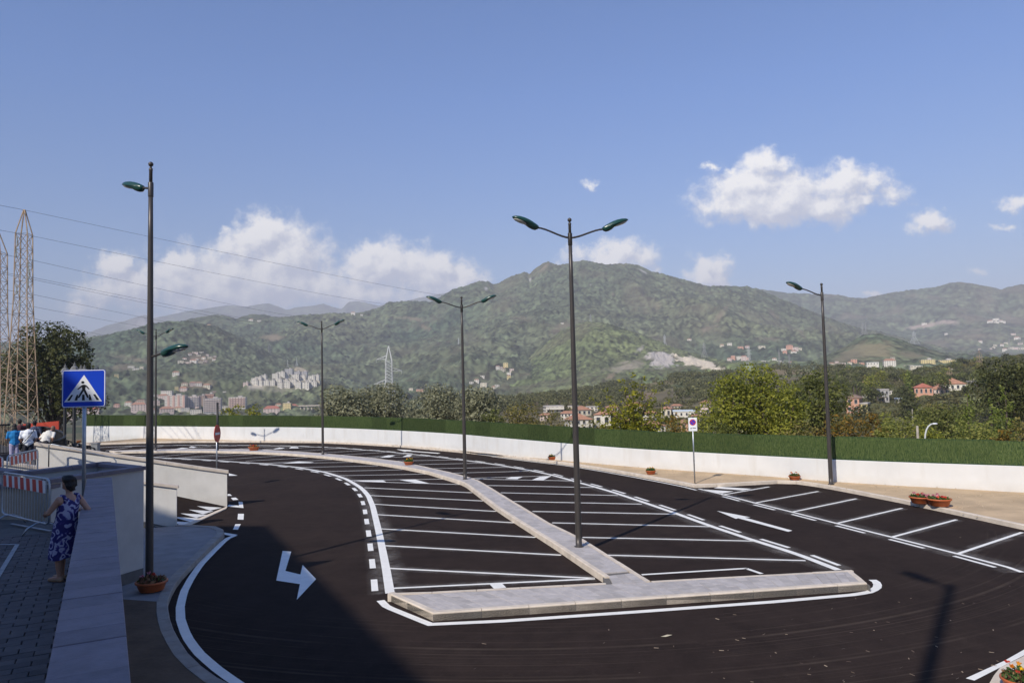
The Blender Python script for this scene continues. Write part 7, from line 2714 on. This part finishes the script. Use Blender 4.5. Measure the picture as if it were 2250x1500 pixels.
more = [(1905, 872, 16, 7, 'white', 'flat', 'low white garden house above the palms'), (1985, 862, 12, 7, 'cream', 'tile', 'small cream house in the trees above the road'), (2140, 848, 20, 8, 'white', 'flat', 'low white house right of the greenhouse'), (2125, 832, 22, 6, 'cream', 'flat', 'pale terrace house above the greenhouse'), (2075, 838, 12, 6, 'white', 'tile', 'white cottage above the farmhouse roofs'),
        (2035, 838, 14, 6, 'palepink', 'tile', 'pale pink cottage in the wood above the farmhouse'), (2190, 836, 18, 9, 'palepink', 'tile', 'pale pink house left of the big right tree'), (1900, 850, 14, 7, 'cream', 'tile', 'cream house in the wood above the palms'), (2085, 818, 16, 6, 'white', 'flat', 'white house high in the wood left of the large rusty pylon'), (2180, 800, 14, 6, 'stone', 'flat', 'stone hut near the right skyline'),
        (1245, 925, 30, 16, 'white', 'tile', 'white house with an orange roof left of the central lamp'), (1300, 903, 26, 9, 'white', 'flat', 'flat white house behind the upper orange roof'), (1340, 922, 26, 14, 'salmon', 'tile', 'salmon house half hidden by the branching tree'), (1425, 925, 30, 14, 'white', 'tile', 'white house seen through the right side of the branching tree'), (1372, 940, 34, 12, 'white', 'tile', 'white house low behind the branching tree'), (1525, 930, 20, 12, 'cream', 'tile', 'cream house behind the pale green shrub'),
        (1195, 925, 24, 12, 'palepink', 'tile', 'pale pink house behind the thin reddish bush'), (1258, 900, 22, 7, 'cream', 'flat', 'cream flat roofed block beyond the balconied house'), (1482, 900, 22, 8, 'cream', 'tile', 'cream house above the long white shed')]
for u, v, w, h, c, rf_, lab in more:
    H(mid, u, v, w, h, lab, wall=c, roof=rf_, floors=1 if h < 9 else 2, cols=max(2, int(w / 7)), single=True, rz=R.uniform(-.4, .2), group='houses of the village')
# ------------------------------------------------------------------ curved white lamp and thin post behind the screen
wl = AT(2033, 975, 37)
wo = thing('curved_lamp', 'pale lamp post with a curved neck behind the screen at the right', 'street lamp', (wl.x, wl.y, -1.5))
zt_ = AT(2040, 931, 37).z + 1.5
x0 = .0
pth = [(0, 0, 0), (0, 0, zt_ - .75), (.03, 0, zt_ - .5), (.10, 0, zt_ - .28), (.20, 0, zt_ - .12), (.32, 0, zt_ - .03), (.42, 0, zt_)]
MB().tube(pth, .04, 8).build('post', M_PALE, wo, True)
MB().ell((.52, 0, zt_), (.15, .08, .045), 10).build('lamp_head', M_WHITE, wo, True)
tp_ = AT(2017.5, 975, 37)
to_ = thing('post', 'thin grey wooden post beside the curved pale lamp', 'post', (tp_.x, tp_.y, -1.5))
MB().tube([(0, 0, 0), (0, 0, AT(2017, 935, 37).z + 1.5)], [.07, .055], 8).build('shaft', mat('old_wood', (.34, .30, .25), .9, .2, 5), to_, True)
for (u, vt, vb, r) in ((1978, 832, 852, 380), (2005, 898, 912, 150), (1877, 852, 875, 270)):
    a, c = AT(u, vb, r), AT(u, vt, r)
    o = thing('utility_pole', f'thin grey utility pole {"above the road" if u == 1978 else "by the hidden flat roof" if u == 2005 else "between the palms"} on the village hillside', 'utility pole', a)
    MB().tube([(0, 0, -2), (0, 0, c.z - a.z)], [.14, .10], 6).build('shaft', mat('old_wood', (.34, .30, .25), .9, .2, 5), o)

# ------------------------------------------------------------------ the building beside the plaza and the tall lamp behind the photographer (outside the picture; they cast the shade)
BH = 22.0
off_ = BH / math.tan(SUN_EL)
sh = Vector((.55, .835)) * off_
Kc = V2(G(568, 1159)) - sh
K2 = V2(G(892, 1502)) - sh
d2 = (K2 - Kc).normalized()
Lc = Vector((-12.6, 27.2)) - sh
dl = Vector((5.5, -14.5)).normalized()
bp_ = [Kc, Kc + d2 * 40, Lc + dl * 40 - Vector((6, 0)), Lc + dl * 26, Lc]
bld = thing('tall_building', 'tall pale building beside the plaza whose shade falls on the lane', 'building', (Kc.x, Kc.y, 0))
MB().prism([(p.x - Kc.x, p.y - Kc.y) for p in bp_], -1.0, BH).build('wall', WM['cream'], bld)
MB().prism([(p.x - Kc.x, p.y - Kc.y) for p in bp_], BH, BH + .3).build('roof', RM['flat'], bld)
tpx = V2(G(2090, 1285))
hgt_ = 19.0
tb = tpx - Vector((.55, .835)) * (hgt_ / math.tan(SUN_EL))
tl = thing('street_lamp', 'very tall street lamp behind the photographer', 'street lamp', (tb.x, tb.y, PZ))
MB().lathe([(.16, 0), (.10, hgt_ - PZ)], n=10).build('post', M_POLE, tl, True)
aa = az_of(V2(G(2035, 1270)) - tpx)
MB().tube([(0, 0, hgt_ - PZ - .3), (math.cos(aa) * .5, math.sin(aa) * .5, hgt_ - PZ - .15)], .04, 6).build('arm', M_POLE, tl)
luminaire(tl, Vector((math.cos(aa) * .45, math.sin(aa) * .45, hgt_ - PZ - .15)), aa, .2, 1.15)

# ------------------------------------------------------------------ hazy air
hz = bpy.data.materials.new('haze')
hz.use_nodes = True
t = hz.node_tree
for n in list(t.nodes):
    if n.type != 'OUTPUT_MATERIAL':
        t.nodes.remove(n)
pv = t.nodes.new('ShaderNodeVolumePrincipled')
HAZE_DENSITY = 1.65e-4
pv.inputs['Color'].default_value = (.88, .88, .96, 1)
pv.inputs['Density'].default_value = HAZE_DENSITY
pv.inputs['Anisotropy'].default_value = -0.12
t.links.new(pv.outputs[0], t.nodes['Material Output'].inputs['Volume'])
hb_ = MB().box((0, 0, 0), (26000, 26000, 1)).build('haze', hz)
tops, lows = 30.0, 0.0
for rg in (main, left_hill, left_back, spur, dry_hill, back, peaks, mid):
    tops = max(tops, float(rg.Z.max()))
    lows = min(lows, float(rg.Z.min()))
lows = min(lows, float(gz.min()))
hb_.scale = (1, 1, tops + 30 - (lows - 1))
hb_.location = (0, 0, (tops + 30 + lows - 1) / 2)
tag(hb_, kind='stuff')
for o in M_TREE:
    if o.location.z < -400:
        for c in list(o.children):
            bpy.data.objects.remove(c)
        bpy.data.objects.remove(o)
print('tops', tops, 'lows', lows, 'objects', len(bpy.data.objects), 'tris', sum(len(o.data.loop_triangles) or sum(len(p.vertices) - 2 for p in o.data.polygons) if o.type == 'MESH' and len(o.data.polygons) < 5000 else (2 * len(o.data.polygons) if o.type == 'MESH' else 0) for o in bpy.data.objects))
